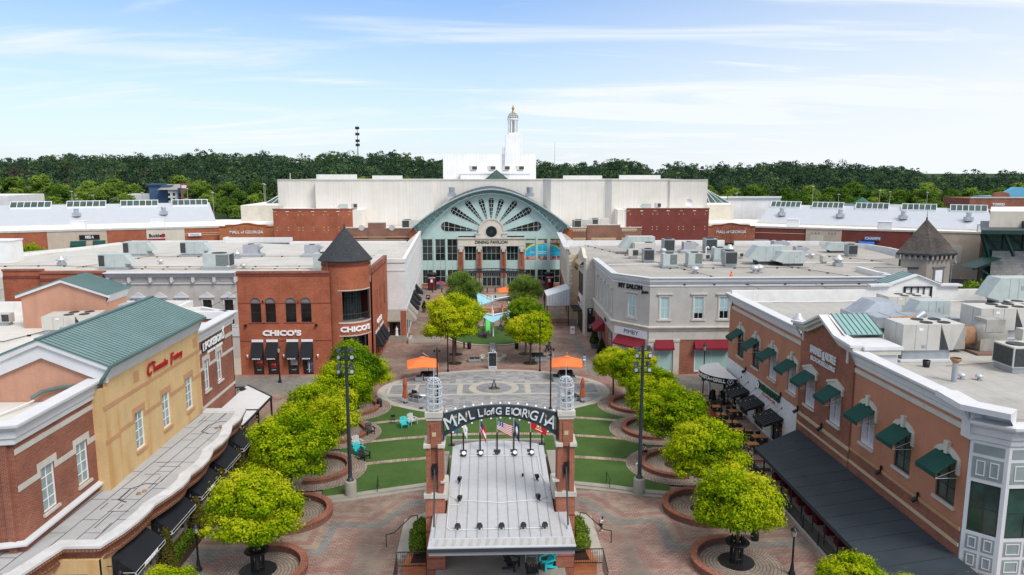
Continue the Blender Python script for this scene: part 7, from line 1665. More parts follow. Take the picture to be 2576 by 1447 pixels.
# stone and glass building on the far right
GS=thing('glass_stone_building','stone and green-framed glass building with raking black struts at the far right','building',(108,150,0))
SB=brick('stone_rubble',(0.46,0.44,0.39),(0.34,0.33,0.30),(0.24,0.23,0.21),bw=1.1,bh=0.6,ms=0.02,var=0.2)
q=MB();q.prism([(104.3,150),(150,143),(150,175),(121.5,175)],0,10.6,SB);w_=q.build('stone_wall',GS)
q=MB();q.prism([(103.2,151.5),(150,145),(150,175),(119.2,175)],0,14.4,GL_GREEN);q.build('glass_wall',GS)
q=MB();DG2=plain('steel_dark_green',(0.02,0.06,0.05),0.5,0.2)
for z in(10.7,12.4,14.3,5.5,7.5,9.3):q.bar((103.1,151.4,z),(150,144.8,z),0.2,0.22,DG2)
for k in range(12):x=103.1+k*3.9;q.bar((x,151.4-k*0.55,0),(x,151.4-k*0.55,14.4),0.25,0.25,DG2)
q.build('glazing_frame',GS)
q=MB();q.prism([(99.5,147),(150,139.5),(150,175),(118.2,175)],14.4,15.2,DG2,top=DARKM);q.build('roof_slab',GS)
q=MB();q.bar((103.2,149.5,9.5),(99.9,147.4,14.4),0.5,0.5,DG2);q.bar((107.5,148.0,9.8),(104.3,146.8,14.4),0.5,0.5,DG2);q.bar((113,147,10.4),(109.0,146,14.4),0.5,0.5,DG2);q.bar((103.5,149,8.0),(98.6,147,7.2),0.4,0.3,DG2);q.face([(98.0,145.5,7.6),(103.5,145.5,9.6),(103.5,150.5,9.6),(98,150.5,7.6)],DG2);q.bar((103.3,148,5.5),(99,147,7.8),0.35,0.35,DG2);q.build('strut',GS)
q=MB();q.prism([(106.5,155),(150,149),(150,175),(120.5,175)],15.2,18.6,ST_CREAM,top=ROOF_W);q.prism([(113,147),(150,142),(150,160),(113,160)],15.2,16.6,GL_GREEN,top=DARKM);q.lathe([(9,16.5),(0.1,20)],CHAR,(122,150,0),8,smooth=False);q.build('upper_storey',GS)
# ==== foliage
def leafmat(name,stops,sc_=0.35,trans=0.35,seed=0.0,attr=False):
 m=bpy.data.materials.new(name);m.use_nodes=True;t=m.node_tree;t.nodes.clear()
 o=t.nodes.new('ShaderNodeOutputMaterial');d=t.nodes.new('ShaderNodeBsdfDiffuse');tr=t.nodes.new('ShaderNodeBsdfTranslucent');mx=t.nodes.new('ShaderNodeMixShader');mx.inputs[0].default_value=trans
 t.links.new(d.outputs[0],mx.inputs[1]);t.links.new(tr.outputs[0],mx.inputs[2]);t.links.new(mx.outputs[0],o.inputs[0])
 if attr:
  a=t.nodes.new('ShaderNodeAttribute');a.attribute_name='tint';src=a.outputs['Color']
  t.links.new(src,d.inputs[0]);t.links.new(src,tr.inputs[0]);return m
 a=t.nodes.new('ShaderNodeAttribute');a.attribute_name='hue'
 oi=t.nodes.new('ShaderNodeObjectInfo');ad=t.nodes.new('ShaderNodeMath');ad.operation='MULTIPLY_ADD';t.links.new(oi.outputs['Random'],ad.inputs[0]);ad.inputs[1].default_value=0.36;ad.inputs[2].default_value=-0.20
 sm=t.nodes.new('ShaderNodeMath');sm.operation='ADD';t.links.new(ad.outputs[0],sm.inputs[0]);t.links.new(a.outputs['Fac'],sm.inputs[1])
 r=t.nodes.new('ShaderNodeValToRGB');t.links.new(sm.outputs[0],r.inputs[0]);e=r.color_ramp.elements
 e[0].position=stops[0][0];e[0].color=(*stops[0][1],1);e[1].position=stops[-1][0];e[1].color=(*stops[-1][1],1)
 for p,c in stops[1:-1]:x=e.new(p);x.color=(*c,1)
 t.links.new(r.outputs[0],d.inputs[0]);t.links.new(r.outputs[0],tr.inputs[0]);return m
LEAF_Y=leafmat('leaves_lime',[(0.0,(0.10,0.20,0.006)),(0.36,(0.24,0.37,0.008)),(0.62,(0.42,0.53,0.010)),(1.0,(0.64,0.63,0.03))],trans=0.45)
LEAF_G=leafmat('leaves_green',[(0.0,(0.05,0.12,0.006)),(0.5,(0.12,0.25,0.012)),(1.0,(0.34,0.44,0.02))],trans=0.42)
LEAF_W=leafmat('leaves_willow',[(0.0,(0.09,0.16,0.03)),(0.5,(0.17,0.27,0.05)),(1.0,(0.30,0.40,0.08))],trans=0.4)
LEAF_M=leafmat('leaves_mid_green',[(0.0,(0.05,0.10,0.010)),(0.5,(0.12,0.22,0.02)),(1.0,(0.26,0.36,0.04))],trans=0.35)
LEAF_D=leafmat('leaves_dark',[(0.0,(0.010,0.030,0.010)),(0.5,(0.024,0.060,0.016)),(1.0,(0.06,0.11,0.02))],trans=0.25)
LEAF_B=leafmat('leaves_bronze_hedge',[(0.0,(0.035,0.05,0.010)),(0.5,(0.085,0.085,0.018)),(1.0,(0.16,0.13,0.03))],trans=0.25)
BARK=plain('bark',(0.13,0.095,0.07),0.95,0,0.3,scale=3)
def quads_mesh(name,cen,nor,size,hue,mat,parent,tint=None,aspect=0.6,rng=None):
 n=len(cen);nor=nor/np.maximum(1e-6,np.linalg.norm(nor,axis=1))[:,None]
 rv=rng.normal(size=(n,3));a=np.cross(nor,rv);a/=np.maximum(1e-6,np.linalg.norm(a,axis=1))[:,None];b=np.cross(nor,a)
 a*=size[:,None];b*=(size*aspect)[:,None]
 v=np.empty((n,4,3));v[:,0]=cen-a;v[:,1]=cen-b*0.9+nor*size[:,None]*0.12;v[:,2]=cen+a;v[:,3]=cen+b*0.9+nor*size[:,None]*0.12
 me=bpy.data.meshes.new(name);me.vertices.add(n*4);me.vertices.foreach_set('co',v.reshape(-1).astype(np.float32))
 me.loops.add(n*4);me.loops.foreach_set('vertex_index',np.arange(n*4,dtype=np.int32));me.polygons.add(n);me.polygons.foreach_set('loop_start',np.arange(0,n*4,4,dtype=np.int32));me.polygons.foreach_set('loop_total',np.full(n,4,dtype=np.int32))
 me.update();me.materials.append(mat)
 if tint is None:
  at=me.attributes.new('hue','FLOAT','FACE');at.data.foreach_set('value',hue.astype(np.float32))
 else:
  at=me.attributes.new('tint','FLOAT_COLOR','FACE');at.data.foreach_set('color',np.concatenate([tint,np.ones((n,1))],1).reshape(-1).astype(np.float32))
 o=bpy.data.objects.new(name,me);COL.objects.link(o)
 if parent is not None:o.parent=parent
 return o
def crown_pts(rng,rx,rz,cz,lobes,clumps,leaves,cl_r,lobe_r=0.36,flat=0.15,droop=0.0):
 L=[]
 for i in range(lobes):
  u=rng.uniform(-0.55,1.0);th=2.399*i+rng.uniform(-0.4,0.4);s=math.sqrt(max(0,1-u*u));rr=rng.uniform(0.60,0.84)
  L.append((rx*rr*s*math.cos(th),rx*rr*s*math.sin(th),cz+rz*rr*u*0.95,rng.uniform(0.8,1.15)))
 L.append((0,0,cz+rz*0.15,1.25));L=np.array(L)
 k=rng.integers(0,len(L),clumps);d=rng.normal(size=(clumps,3));d/=np.linalg.norm(d,axis=1)[:,None]
 d[:,2]=np.where(d[:,2]<-0.25,d[:,2]*0.45,d[:,2])
 rad=(0.72+0.33*rng.random(clumps)**0.5);R_=L[k,3]*rad
 c=L[k,:3]+d*np.stack([R_*rx*lobe_r,R_*rx*lobe_r,R_*rz*lobe_r*1.05],1)
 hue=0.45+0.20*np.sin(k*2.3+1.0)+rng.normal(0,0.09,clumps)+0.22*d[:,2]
 pts=np.repeat(c,leaves,0);off=rng.normal(size=(clumps*leaves,3));off*=(cl_r*(0.45+0.55*rng.random(clumps*leaves)))[:,None]/1.5;off[:,2]*=0.7
 if droop:off[:,2]-=np.abs(rng.normal(size=clumps*leaves))*droop
 nor=off/np.linalg.norm(off,axis=1)[:,None]*0.9+np.repeat(d,leaves,0)*0.55+np.array([0,0,0.45])+rng.normal(size=(clumps*leaves,3))*0.42
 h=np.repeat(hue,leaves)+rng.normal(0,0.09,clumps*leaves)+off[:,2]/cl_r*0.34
 return pts+off,nor,np.clip(h,0,1),L
def limbs(mb,base,fork,tops,r0,rng):
 mb.tube(base,fork,r0,BARK,8,r0*0.72)
 for t in tops:
  f=Vector(fork);e=Vector(t);m=f.lerp(e,0.5)+Vector((rng.uniform(-.2,.2),rng.uniform(-.2,.2),0.25));mb.tube(f,m,r0*0.45,BARK,6,r0*0.28);mb.tube(m,e,r0*0.28,BARK,5,r0*0.06)
PROTO={}
def tree_proto(key,name,cat,rx,rz,cz,mat,lobes,clumps,leaves,cl_r,leaf,seed,trunk_r=0.2,fork=None,droop=0.0,asp=0.6):
 rng=np.random.default_rng(seed);t=thing(name,'x',cat,(0,0,0));p,n,h,L=crown_pts(rng,rx,rz,cz,lobes,clumps,leaves,cl_r,droop=droop)
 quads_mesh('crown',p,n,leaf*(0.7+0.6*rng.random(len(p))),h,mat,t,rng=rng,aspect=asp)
 mb=MB();limbs(mb,(0,0,0),(0.05,0,fork or cz-rz*0.75),[tuple(x[:3])for x in L[:min(9,len(L))]],trunk_r,rng);mb.build('trunk',t,loc=(0,0,0));PROTO[key]=[t,False];return t
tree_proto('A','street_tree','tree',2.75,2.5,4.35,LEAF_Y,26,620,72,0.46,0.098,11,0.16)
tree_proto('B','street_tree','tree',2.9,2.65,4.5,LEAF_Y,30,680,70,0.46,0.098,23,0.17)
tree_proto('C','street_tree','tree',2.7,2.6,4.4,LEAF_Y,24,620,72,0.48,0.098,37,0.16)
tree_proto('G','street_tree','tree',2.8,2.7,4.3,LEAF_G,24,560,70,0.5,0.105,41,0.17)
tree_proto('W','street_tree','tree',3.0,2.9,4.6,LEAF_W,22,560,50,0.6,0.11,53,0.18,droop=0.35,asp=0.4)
used_=set()
def put_tree(key,x,y,s,rz_,lab,group,z=0,sz=None):
 t,u=PROTO[key];sc3=(s,s,sz or s)
 if not u:o=t;PROTO[key][1]=True
 else:o=copy_tree(t)
 o.location=(x,y,z);o.rotation_euler=(0,0,rz_);o.scale=sc3;o['label']=lab
 if group:o['group']=group
 return o
gL='lime trees in the round planters left of the lawn';gR='lime trees in the round planters right of the lawn'
put_tree('A',-16.9,47.6,1.02,0.3,'round yellow-green tree in the planter nearest the camera, left of the stage',gL)
put_tree('B',-16.8,56.4,1.12,2.1,'lime green tree second from the camera in the left row',gL)
put_tree('C',-16.4,64.3,1.15,4.0,'lime green tree third from the camera in the left row',gL)
put_tree('B',-16.0,73.9,1.05,1.0,'small lime green tree fourth from the camera in the left row',gL)
put_tree('G',-16.4,82.6,1.08,0.5,'dark green tree at the far end of the left row, below the turret',gL)
put_tree('A',-14.9,84.8,0.82,3.0,'yellow-green tree crown beside the dark tree at the end of the left row',gL)
put_tree('C',16.2,47.6,0.98,5.0,'round yellow-green tree in the planter nearest the camera, right of the stage',gR)
put_tree('A',16.2,55.9,1.08,1.3,'lime green tree second from the camera in the right row',gR)
put_tree('B',16.0,64.7,1.05,0.2,'lime green tree third from the camera in the right row',gR)
put_tree('C',16.2,74.1,0.95,2.2,'lime green tree fourth from the camera in the right row',gR)
put_tree('B',15.9,82.4,0.93,4.4,'yellow-green tree fifth from the camera in the right row',gR)
put_tree('A',14.2,86.6,0.86,2.6,'greener tree at the far end of the right row, below the salon corner',gR)
gP='trees round the playground'
put_tree('B',-5.9,102.6,1.36,1.9,'large lime tree in front of the playground, left side',gP)
put_tree('A',-5.9,108.3,1.1,0.2,'lime tree just behind the large one left of the playground',gP)
put_tree('C',5.0,102.3,1.06,0.9,'lime tree in front of the playground, right side',gP)
put_tree('G',4.7,108.5,1.15,2.0,'darker green tree behind the lime tree right of the playground',gP)
put_tree('W',-5.6,137.0,1.15,0.0,'feathery olive green tree near the arched hall, left of its doors',gP)
put_tree('W',6.0,137.5,1.05,2.0,'feathery olive green tree near the arched hall, right of its doors',gP)
put_tree('A',20.0,39.2,0.72,2.0,'yellow-green tree top cut by the bottom edge, right of the near street lamp',None)
put_tree('C',22.4,38.4,0.60,1.0,'small yellow-green tree top at the bottom edge beside the slate awning',None)
put_tree('B',-19.3,39.3,0.66,1.0,'yellow-green tree top at the bottom edge, left of the nearest planter',None)
put_tree('G',-102,168,0.95,1.0,'small bright green tree behind the long pale roof at the left','small trees by the mall wings').scale=(1.25,1.25,1.5)
put_tree('G',86,152,0.95,1.0,'small green tree by the blue awning of the right wing','small trees by the mall wings').scale=(1.1,1.1,1.35)
# tree guards
for x,s in((-16.9,'left'),(16.2,'right')):
 y=47.6;t=thing('tree_guard','black iron tree guard with round shelf and grate in the nearest planter, %s side'%s,'tree guard',(x,y,0.03));q=MB()
 q.lathe([(0.0,0.04),(1.25,0.04),(1.25,0.02)],BLACK,(x,y,0.02),28,smooth=False);q.build('grate',t);q=MB()
 for i in range(12):a=2*math.pi*i/12;q.box(x+0.42*math.cos(a)-0.035,x+0.42*math.cos(a)+0.035,y+0.42*math.sin(a)-0.035,y+0.42*math.sin(a)+0.035,0.05,1.9,BLACK)
 for z in(0.35,1.2):q.lathe([(0.4,z),(0.47,z),(0.47,z+0.07),(0.4,z+0.07)],BLACK,(x,y,0),16)
 q.build('cage',t);q=MB();q.lathe([(0.36,1.45),(0.82,1.45),(0.86,1.5),(0.82,1.55),(0.36,1.55),(0.36,1.45)],BLACK,(x,y,0),22);q.build('shelf',t)
def blob(name,lab,cat,c,r,h,mat,n,leaf,seed,group=None,col=False):
 rng=np.random.default_rng(seed);t=thing(name,lab,cat,c,group);u=rng.random(n);th=rng.random(n)*2*math.pi
 if col:z=u*h;rr=r*np.minimum(1,(1-u)**0.5*1.25)*(0.9+0.12*np.sin(th*3+z*4));p=np.stack([rr*np.cos(th),rr*np.sin(th),z],1);nn=np.stack([np.cos(th),np.sin(th),0.5+0*u],1)
 else:
  ph=np.arccos(1-1.35*u);k=1+0.10*np.sin(th*3+seed)+0.07*np.sin(ph*7+th*2);p=np.stack([r*k*np.sin(ph)*np.cos(th),r*k*np.sin(ph)*np.sin(th),h*0.5+h*0.5*k*np.cos(ph)],1);nn=p-np.array([0,0,h*0.5])
 p=p*(0.86+0.18*rng.random((n,1)))if not col else p+rng.normal(0,0.05,(n,3))
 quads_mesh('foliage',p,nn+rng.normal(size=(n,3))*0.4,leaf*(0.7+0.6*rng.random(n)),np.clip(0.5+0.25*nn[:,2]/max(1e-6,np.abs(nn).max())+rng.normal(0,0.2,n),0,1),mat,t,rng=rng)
 MB().tube((c[0],c[1],c[2]),(c[0],c[1],c[2]+h*0.5),0.05,BARK,5).build('stem',t);return t
for k,(x,y,z,r,h,s,j)in enumerate(SHRUBS):blob('round_shrub','clipped round green shrub in the %s stage planter, %s from the camera'%('left' if s<0 else 'right',('farthest','middle','nearest')[j]),'shrub',(x,y,z),r,h,LEAF_M,1500,0.07,60+k,'round shrubs beside the stage')
for k,(x,y,h,r)in enumerate(((-23.0,47.7,3.1,0.5),(-23.0,53.0,2.9,0.55),(-23.0,58.3,2.9,0.5),(-23.05,62.8,2.8,0.5),(-23.05,66.3,2.6,0.45),(-23.0,42.2,2.8,0.5))):
 blob('columnar_shrub','tall conical hedge plant against the restaurant front, %s from the camera'%('second','third','fourth','fifth','sixth','nearest')[k],'shrub',(x,y,0.05),r,h,LEAF_B,2000,0.085,80+k,'conical plants between the black awnings',True)
def hedge(lab,x0,x1,y0,y1,h,seed):
 rng=np.random.default_rng(seed);n=int((y1-y0)*520);t=thing('box_hedge',lab,'hedge',((x0+x1)/2,(y0+y1)/2,0.05),'low hedges by the restaurant front');c=np.array([(x0+x1)/2,(y0+y1)/2,0.05])
 p=np.stack([rng.uniform(x0,x1,n),rng.uniform(y0,y1,n),rng.uniform(0,h,n)],1);f=rng.integers(0,4,n);nn=np.zeros((n,3))
 p[f==0,2]=h;nn[f==0]=(0,0,1);p[f==1,0]=x1;nn[f==1]=(1,0,0);p[f==2,1]=y0;nn[f==2]=(0,-1,0);p[f==3,2]=h;nn[f==3]=(0,0,1);p+=rng.normal(0,0.05,(n,3));p[:,2]+=0.05;p-=c
 quads_mesh('foliage',p,nn+rng.normal(size=(n,3))*0.4,0.07*(0.7+0.6*rng.random(n)),np.clip(0.55+rng.normal(0,0.2,n),0,1),LEAF_M,t,rng=rng)
for k,(a,b)in enumerate(((43.0,47.0),(48.5,52.2),(53.7,57.4))):hedge('low clipped hedge under the %s black awning from the camera'%('first','second','third')[k],-23.4,-22.75,a,b,0.75,90+k)
# shrubbery at the right between the tower and the stone building
tree_proto('S','bushy_tree','tree',4.2,3.4,3.6,LEAF_M,12,260,26,1.0,0.26,71,0.15)
tree_proto('K','bushy_tree','tree',4.0,3.2,3.4,LEAF_D,12,260,26,1.0,0.26,73,0.15)
for k,(x,y,s,key,lab)in enumerate(((80.5,118,1.05,'S','bright green bushy tree just right of the pyramid tower'),(85,125,1.1,'S','mid green bushy tree between the pyramid tower and the stone wall'),(88,117,0.85,'K','dark low bush before the stone wall, left one'),(93.5,118,0.9,'K','dark low bush before the stone wall, middle one'),(99,119,0.95,'K','dark low bush before the stone wall, right one'),(92,128,1.05,'S','green bush against the foot of the stone wall'),(104,121,1.1,'K','dark green bush at the far right edge'))):
 put_tree(key,x,y,s,k*1.3,lab,'bushes beyond the bookstore roof')
tree_proto('P','pine_tree','tree',4.2,6.0,9.0,LEAF_D,16,300,26,1.1,0.26,75,0.25)
put_tree('P',97.5,116,1.0,0.4,'tall dark pine cut by the right edge, before the stone building',None)
# ---- hills
SKY=[(-900,395),(-400,392),(0,391),(120,390),(250,388),(330,381),(420,379),(520,382),(620,384),(665,377),(760,389),(830,380),(860,374),(900,384),(980,380),(1090,390),(1200,389),(1360,402),(1480,404),(1560,392),(1590,395),(1640,419),(1700,408),(1790,406),(1880,411),(1960,398),(2010,400),(2080,404),(2130,405),(2200,411),(2270,412),(2330,423),(2380,434),(2440,428),(2510,430),(2576,428),(3000,430),(3600,430)]
def skyl(a):px=1223+a*1883;return np.interp(px,[s[0]for s in SKY],[s[1]for s in SKY])
def terr(X,Y):
 a=(X+1.15)/np.maximum(Y,1);zr_=27+(431-skyl(a))/1883*640-20.5;zr_=np.maximum(zr_,0.5);t=np.clip((Y-350)/290,0,1);t=t*t*(3-2*t);f=np.clip((1500-Y)/700,0,1);return zr_*t*f
gx=np.linspace(-1600,1600,161);gy=np.concatenate([np.linspace(335,760,44),np.linspace(780,1600,20)])
V=[(x,y,float(terr(np.array(x),np.array(y)))+0.02)for y in gy for x in gx];nx=len(gx)
mbh=MB();mbh.add(V,[(j*nx+i,j*nx+i+1,(j+1)*nx+i+1,(j+1)*nx+i)for j in range(len(gy)-1)for i in range(nx-1)],FLOOR,True);struct(mbh,'wooded_hill')
# wood on the hill: one mass of trees that reads as forest
rng=np.random.default_rng(5);N=4300
Yf=440+250*rng.random(N)**0.9;Af=rng.uniform(-0.86,0.90,N);Xf=Af*Yf-1.15
keep=~((Af>0.585)&(rng.random(N)<0.45));Xf,Yf,Af=Xf[keep],Yf[keep],Af[keep];N=len(Xf)
Zf=terr(Xf,Yf);Hf=rng.uniform(13,20,N)+3.5*np.sin(Xf*0.05+Yf*0.03)*rng.random(N)+2.5*(rng.random(N)<0.05)
kind=rng.random(N)
pal=np.array([(0.038,0.070,0.042),(0.050,0.092,0.048),(0.068,0.118,0.052),(0.088,0.148,0.056),(0.12,0.185,0.066)])
ki=np.searchsorted([0.34,0.68,0.86,0.96],kind)
dead=(Af<-0.42)&(rng.random(N)<0.06)&(Yf<560)
PF=14;K=17;con=rng.random(N)<0.16;R0=rng.uniform(3.0,5.4,N);pb=np.repeat(np.arange(N),PF);M=N*PF
u=rng.random(M);th=rng.random(M)*6.283;cc=con[pb];pr_=np.where(cc,(1-u)*0.9+0.05,np.sqrt(np.clip(1-(1.5*u-0.75)**2*1.25,0.03,1))*0.75)
pc_=np.stack([Xf[pb]+R0[pb]*pr_*np.cos(th),Yf[pb]+R0[pb]*pr_*np.sin(th),Zf[pb]+Hf[pb]*(0.12+0.80*u)],1);prd=np.where(cc,1.2,R0[pb]*rng.uniform(0.42,0.62,M))
base=np.repeat(pb,K);d_=rng.normal(size=(M*K,3));d_/=np.linalg.norm(d_,axis=1)[:,None];d_[:,2]=np.abs(d_[:,2])*1.0-0.25
C_=np.repeat(pc_,K,0)+d_*np.repeat(prd,K)[:,None]*np.array([1,1,0.85])*(0.85+0.25*rng.random((M*K,1)))
Nn=d_+np.array([0,0,0.25])+rng.normal(size=(M*K,3))*0.28
tint=pal[ki][base]*(0.85+0.3*rng.random(M*K))[:,None]*np.repeat(rng.uniform(0.78,1.28,N)[pb],K)[:,None];tint[dead[base]]=np.array([0.075,0.066,0.05])
LEAF_F=leafmat('leaves_forest',None,trans=0.15,attr=True)
fo=quads_mesh('forest',C_,Nn,0.62*(0.7+0.6*rng.random(M*K)),None,LEAF_F,None,tint=tint,aspect=0.75,rng=rng);tag(fo,'dark green wooded hill stretching behind the whole mall','forest',kind='stuff')
# paler trees of the car park, each a thing
def far_proto(key,mat,rx,rz,cz,seed,n=300,lv=15,leaf=0.36,cl=0.85):
 tree_proto(key,'park_tree','tree',rx,rz,cz,mat,18,n,lv,cl,leaf,seed,0.3)
LEAF_P=leafmat('leaves_park',[(0.0,(0.07,0.14,0.025)),(0.5,(0.15,0.25,0.04)),(1.0,(0.32,0.42,0.07))],trans=0.35)
LEAF_P2=leafmat('leaves_park_dark',[(0.0,(0.04,0.09,0.018)),(0.5,(0.09,0.18,0.028)),(1.0,(0.19,0.29,0.04))],trans=0.4)
far_proto('F1',LEAF_P,4.9,4.6,8.8,101);far_proto('F2',LEAF_P,4.4,5.0,9.2,102);far_proto('F3',LEAF_P2,4.8,4.5,8.4,103);far_proto('F4',LEAF_P2,4.2,4.9,8.8,104)
rng=np.random.default_rng(9);q_=0;placed=[]
cands=[]
for Y0,sc0,stp in((338,0.88,52),(362,1.0,56),(392,1.14,58),(425,1.25,62)):
 px_=-30+rng.uniform(0,30)
 while px_<2620:
  if not(1105<px_<1355):cands.append((px_,Y0+rng.uniform(-9,9),sc0*rng.uniform(0.85,1.12)))
  px_+=stp*rng.uniform(0.75,1.25)*(1.0)
cands.sort(key=lambda c:c[0])
gT='pale green trees of the car park in front of the wooded hill'
for i,(px_,Y0,s)in enumerate(cands):
 a=(px_-1223)/1883;X0=a*Y0-1.15
 if 690<px_<1770 and Y0<385:continue
 if(370<px_<490 and Y0<425)or(215<px_<300 and Y0<385):continue
 if px_>2440 and Y0<370:continue
 right=px_>1300;key=('F1','F2','F3','F4')[(0 if rng.random()<(0.35 if right else 0.68)else 2)+int(rng.random()<0.5)]
 t,u=PROTO[key];o=t if not u else copy_tree(t);PROTO[key][1]=True
 z0=float(terr(np.array(X0),np.array(Y0)))+(1.6 if not right else 0.6);o.location=(X0,Y0,z0-0.5);o.rotation_euler=(0,0,rng.uniform(0,6));o.scale=(s,s,s*rng.uniform(0.95,1.15))
 o['group']=gT
 placed.append((px_,Y0,key,o))
cnt={}
def nth(i):return('first','second','third','fourth','fifth','sixth','seventh','eighth','ninth','tenth')[i]if i<10 else '%dth'%(i+1)
for px_,Y0,key,o in placed:
 row='front' if Y0<351 else('second' if Y0<377 else('third' if Y0<408 else 'back'));side='left side' if px_<697 else('middle' if px_<1768 else 'right side');k=(row,side,key<'F3');i=cnt.get(k,0);cnt[k]=i+1
 o['label']='%s car park tree, %s from the left in the %s row, %s'%('pale green' if key<'F3' else 'deep green',nth(i),row,side)
def sm(name,mb,lab,cat,loc=None,group=None):o=mb.build(name,None,loc);return tag(o,lab,cat,group)
HB=plain('cladding_blue',(0.05,0.10,0.19),0.8);HG=plain('roof_grey_far',(0.33,0.31,0.28),0.9)
t=thing('blue_hotel','blue and white hotel with grey roof and brick tower among the car park trees','building',(-175,418,2));q=MB();q.box(-188,-176,420,440,2,19.5,HB);q.box(-176,-165,416,436,2,17,ST_WHITE2);q.box(-170,-163,414,436,2,18.0,HB);q.build('wall',t);q=MB();q.box(-167.5,-163.5,412,416,2,20.5,BR_DARK);q.box(-166.8,-164.2,411.8,412,18,19.6,L_WHITE);q.build('brick_tower',t)
q=MB();q.prism([(-182,416),(-167,414),(-167,436),(-182,440)],17,17.2,HG);q.face([(-182,416,17),(-167.5,414,17),(-169,426,20),(-181,428,20)],HG);q.box(-189,-181,419,430,19.5,20.3,HB);q.build('roof',t)
q=MB()
for x in(-175.2,-172.6,-169.2,-166.4):
 for z in(6,8.6,11.2,13.8):q.box(x,x+1.2,413.7,413.9,z,z+1.5,GL_DARK)
q.build('windows',t)
t=thing('long_white_shop','low white shop roof half hidden by trees below the left hill','building',(-205,400,2));q=MB();q.box(-226,-198,402,425,2,14.5,ST_WHITE2);q.box(-196,-188,402,420,2,14.9,ST_WHITE2);q.box(-226.5,-187.5,401.7,402,13.9,14.9,TRIMC);q.build('wall',t)
t=thing('red_brick_shop','red brick shop with curved parapet and red awning at the far right','building',(232,330,0));q=MB();q.box(218,258,330,350,0,15,BR_DARK);q.ext([(228,15),(237,15),(236,17.2),(232.5,18),(229,17.2)],330,331,BR_DARK);q.box(219.5,237.5,329.6,330,9.5,10.2,CREAMBAND);q.box(218,258,329.7,330.5,15,15.6,TRIMC);w_=q.build('wall',t);q=MB();q.face([(219,329.9,9.3),(224,329.9,9.3),(224,327.5,7.6),(219,327.5,7.6)],F_RED);q.build('awning',w_);q=MB(frame((0,330,0),SOUTH));text(q,'TORRID',231.5,12.2,0.06,1.6,L_WHITE,0.04,ext=0.05);q.build('lettering',w_)
t=thing('blue_gabled_shop','pale blue gabled shop behind the red brick one at the far right','building',(262,350,0));q=MB();q.box(246,284,352,370,0,15,SKYB);q.ext([(246,15),(266,15),(258,19.5),(254,19.5)],352,354,SKYB);q.build('wall',t)
q=MB();q.prism([(150,300),(170,300),(170,315),(150,315)],4,13.6,ST_WHITE2,top=plain('roof_dark_green',(0.03,0.12,0.08)));q.lathe([(4.5,13.6),(0.1,16.4)],plain('roof_dark_green',(0.03,0.12,0.08)),(156,306,0),4);sm('kiosk_roof',q,'small building with a dark green hipped roof beyond the right white roof','building',(150,300,0))
t=thing('radio_mast','thin lattice phone mast with three rings of antennas rising above the hill','mast',(-109,640,25));q=MB();x,y=-109.5,640
q.tube((x,y,22),(x,y,65.0),0.42,DARKM,6,0.28);q.build('pole',t)
for z in(63.0,58.0,52.5,49.0):
 q=MB();q.lathe([(1.1,z),(1.15,z+0.1)],DARKM,(x,y,0),8)
 for i in range(6):a=i*math.pi/3;q.box(x+1.5*math.cos(a)-0.25,x+1.5*math.cos(a)+0.25,y+1.5*math.sin(a)-0.2,y+1.5*math.sin(a)+0.2,z-1.0,z+1.2,DARKM);q.tube((x,y,z),(x+1.5*math.cos(a),y+1.5*math.sin(a),z),0.12,DARKM,4)
 q.build('antenna_ring',t)
q=MB();x,y=63,700;q.tube((x,y,25),(x,y,54.5),0.25,STEEL,5,0.1);sm('thin_mast',q,'faint thin mast right of the white tower','mast',(x,y,25))
LP=None
plist=[(78,300,487,'o'),(196,300,481,'m'),(207,300,499,'o'),(368,300,484,'o'),(475,300,499,'o'),(479,300,475,'c'),(668,290,463,'o'),(671,320,465,'o'),(541,300,484,'o'),(1862,300,487,'o'),(2060,320,470,'o'),(2235,300,481,'o'),(2262,300,484,'o'),(1775,290,470,'o'),(2128,300,490,'o'),(2360,300,485,'o')]
for i,(px_,Y0,yt,_)in enumerate(plist):
 a=(px_-1223)/1883;X0=a*Y0-1.15;zt=27-(yt-431)/1883*Y0
 lb='tall thin car park lamp pole beyond the mall roofs, %s from the left'%nth(sorted(p[0]for p in plist).index(px_))
 if LP is None:
  LP=thing('parking_lamp',lb,'lamp post',(X0,Y0,0),'car park lamp poles');h0=zt;MB().tube((X0,Y0,0),(X0,Y0,zt),0.16,CONCL,6,0.1).build('pole',LP);q=MB();q.lathe([(0.1,zt),(0.65,zt+0.1),(0.5,zt+0.25),(0.1,zt+0.3)],GREYP,(X0,Y0,0),8);q.build('lamp_head',LP)
 else:copy_tree(LP,(X0,Y0,0),label=lb,scale=(1,1,zt/h0))
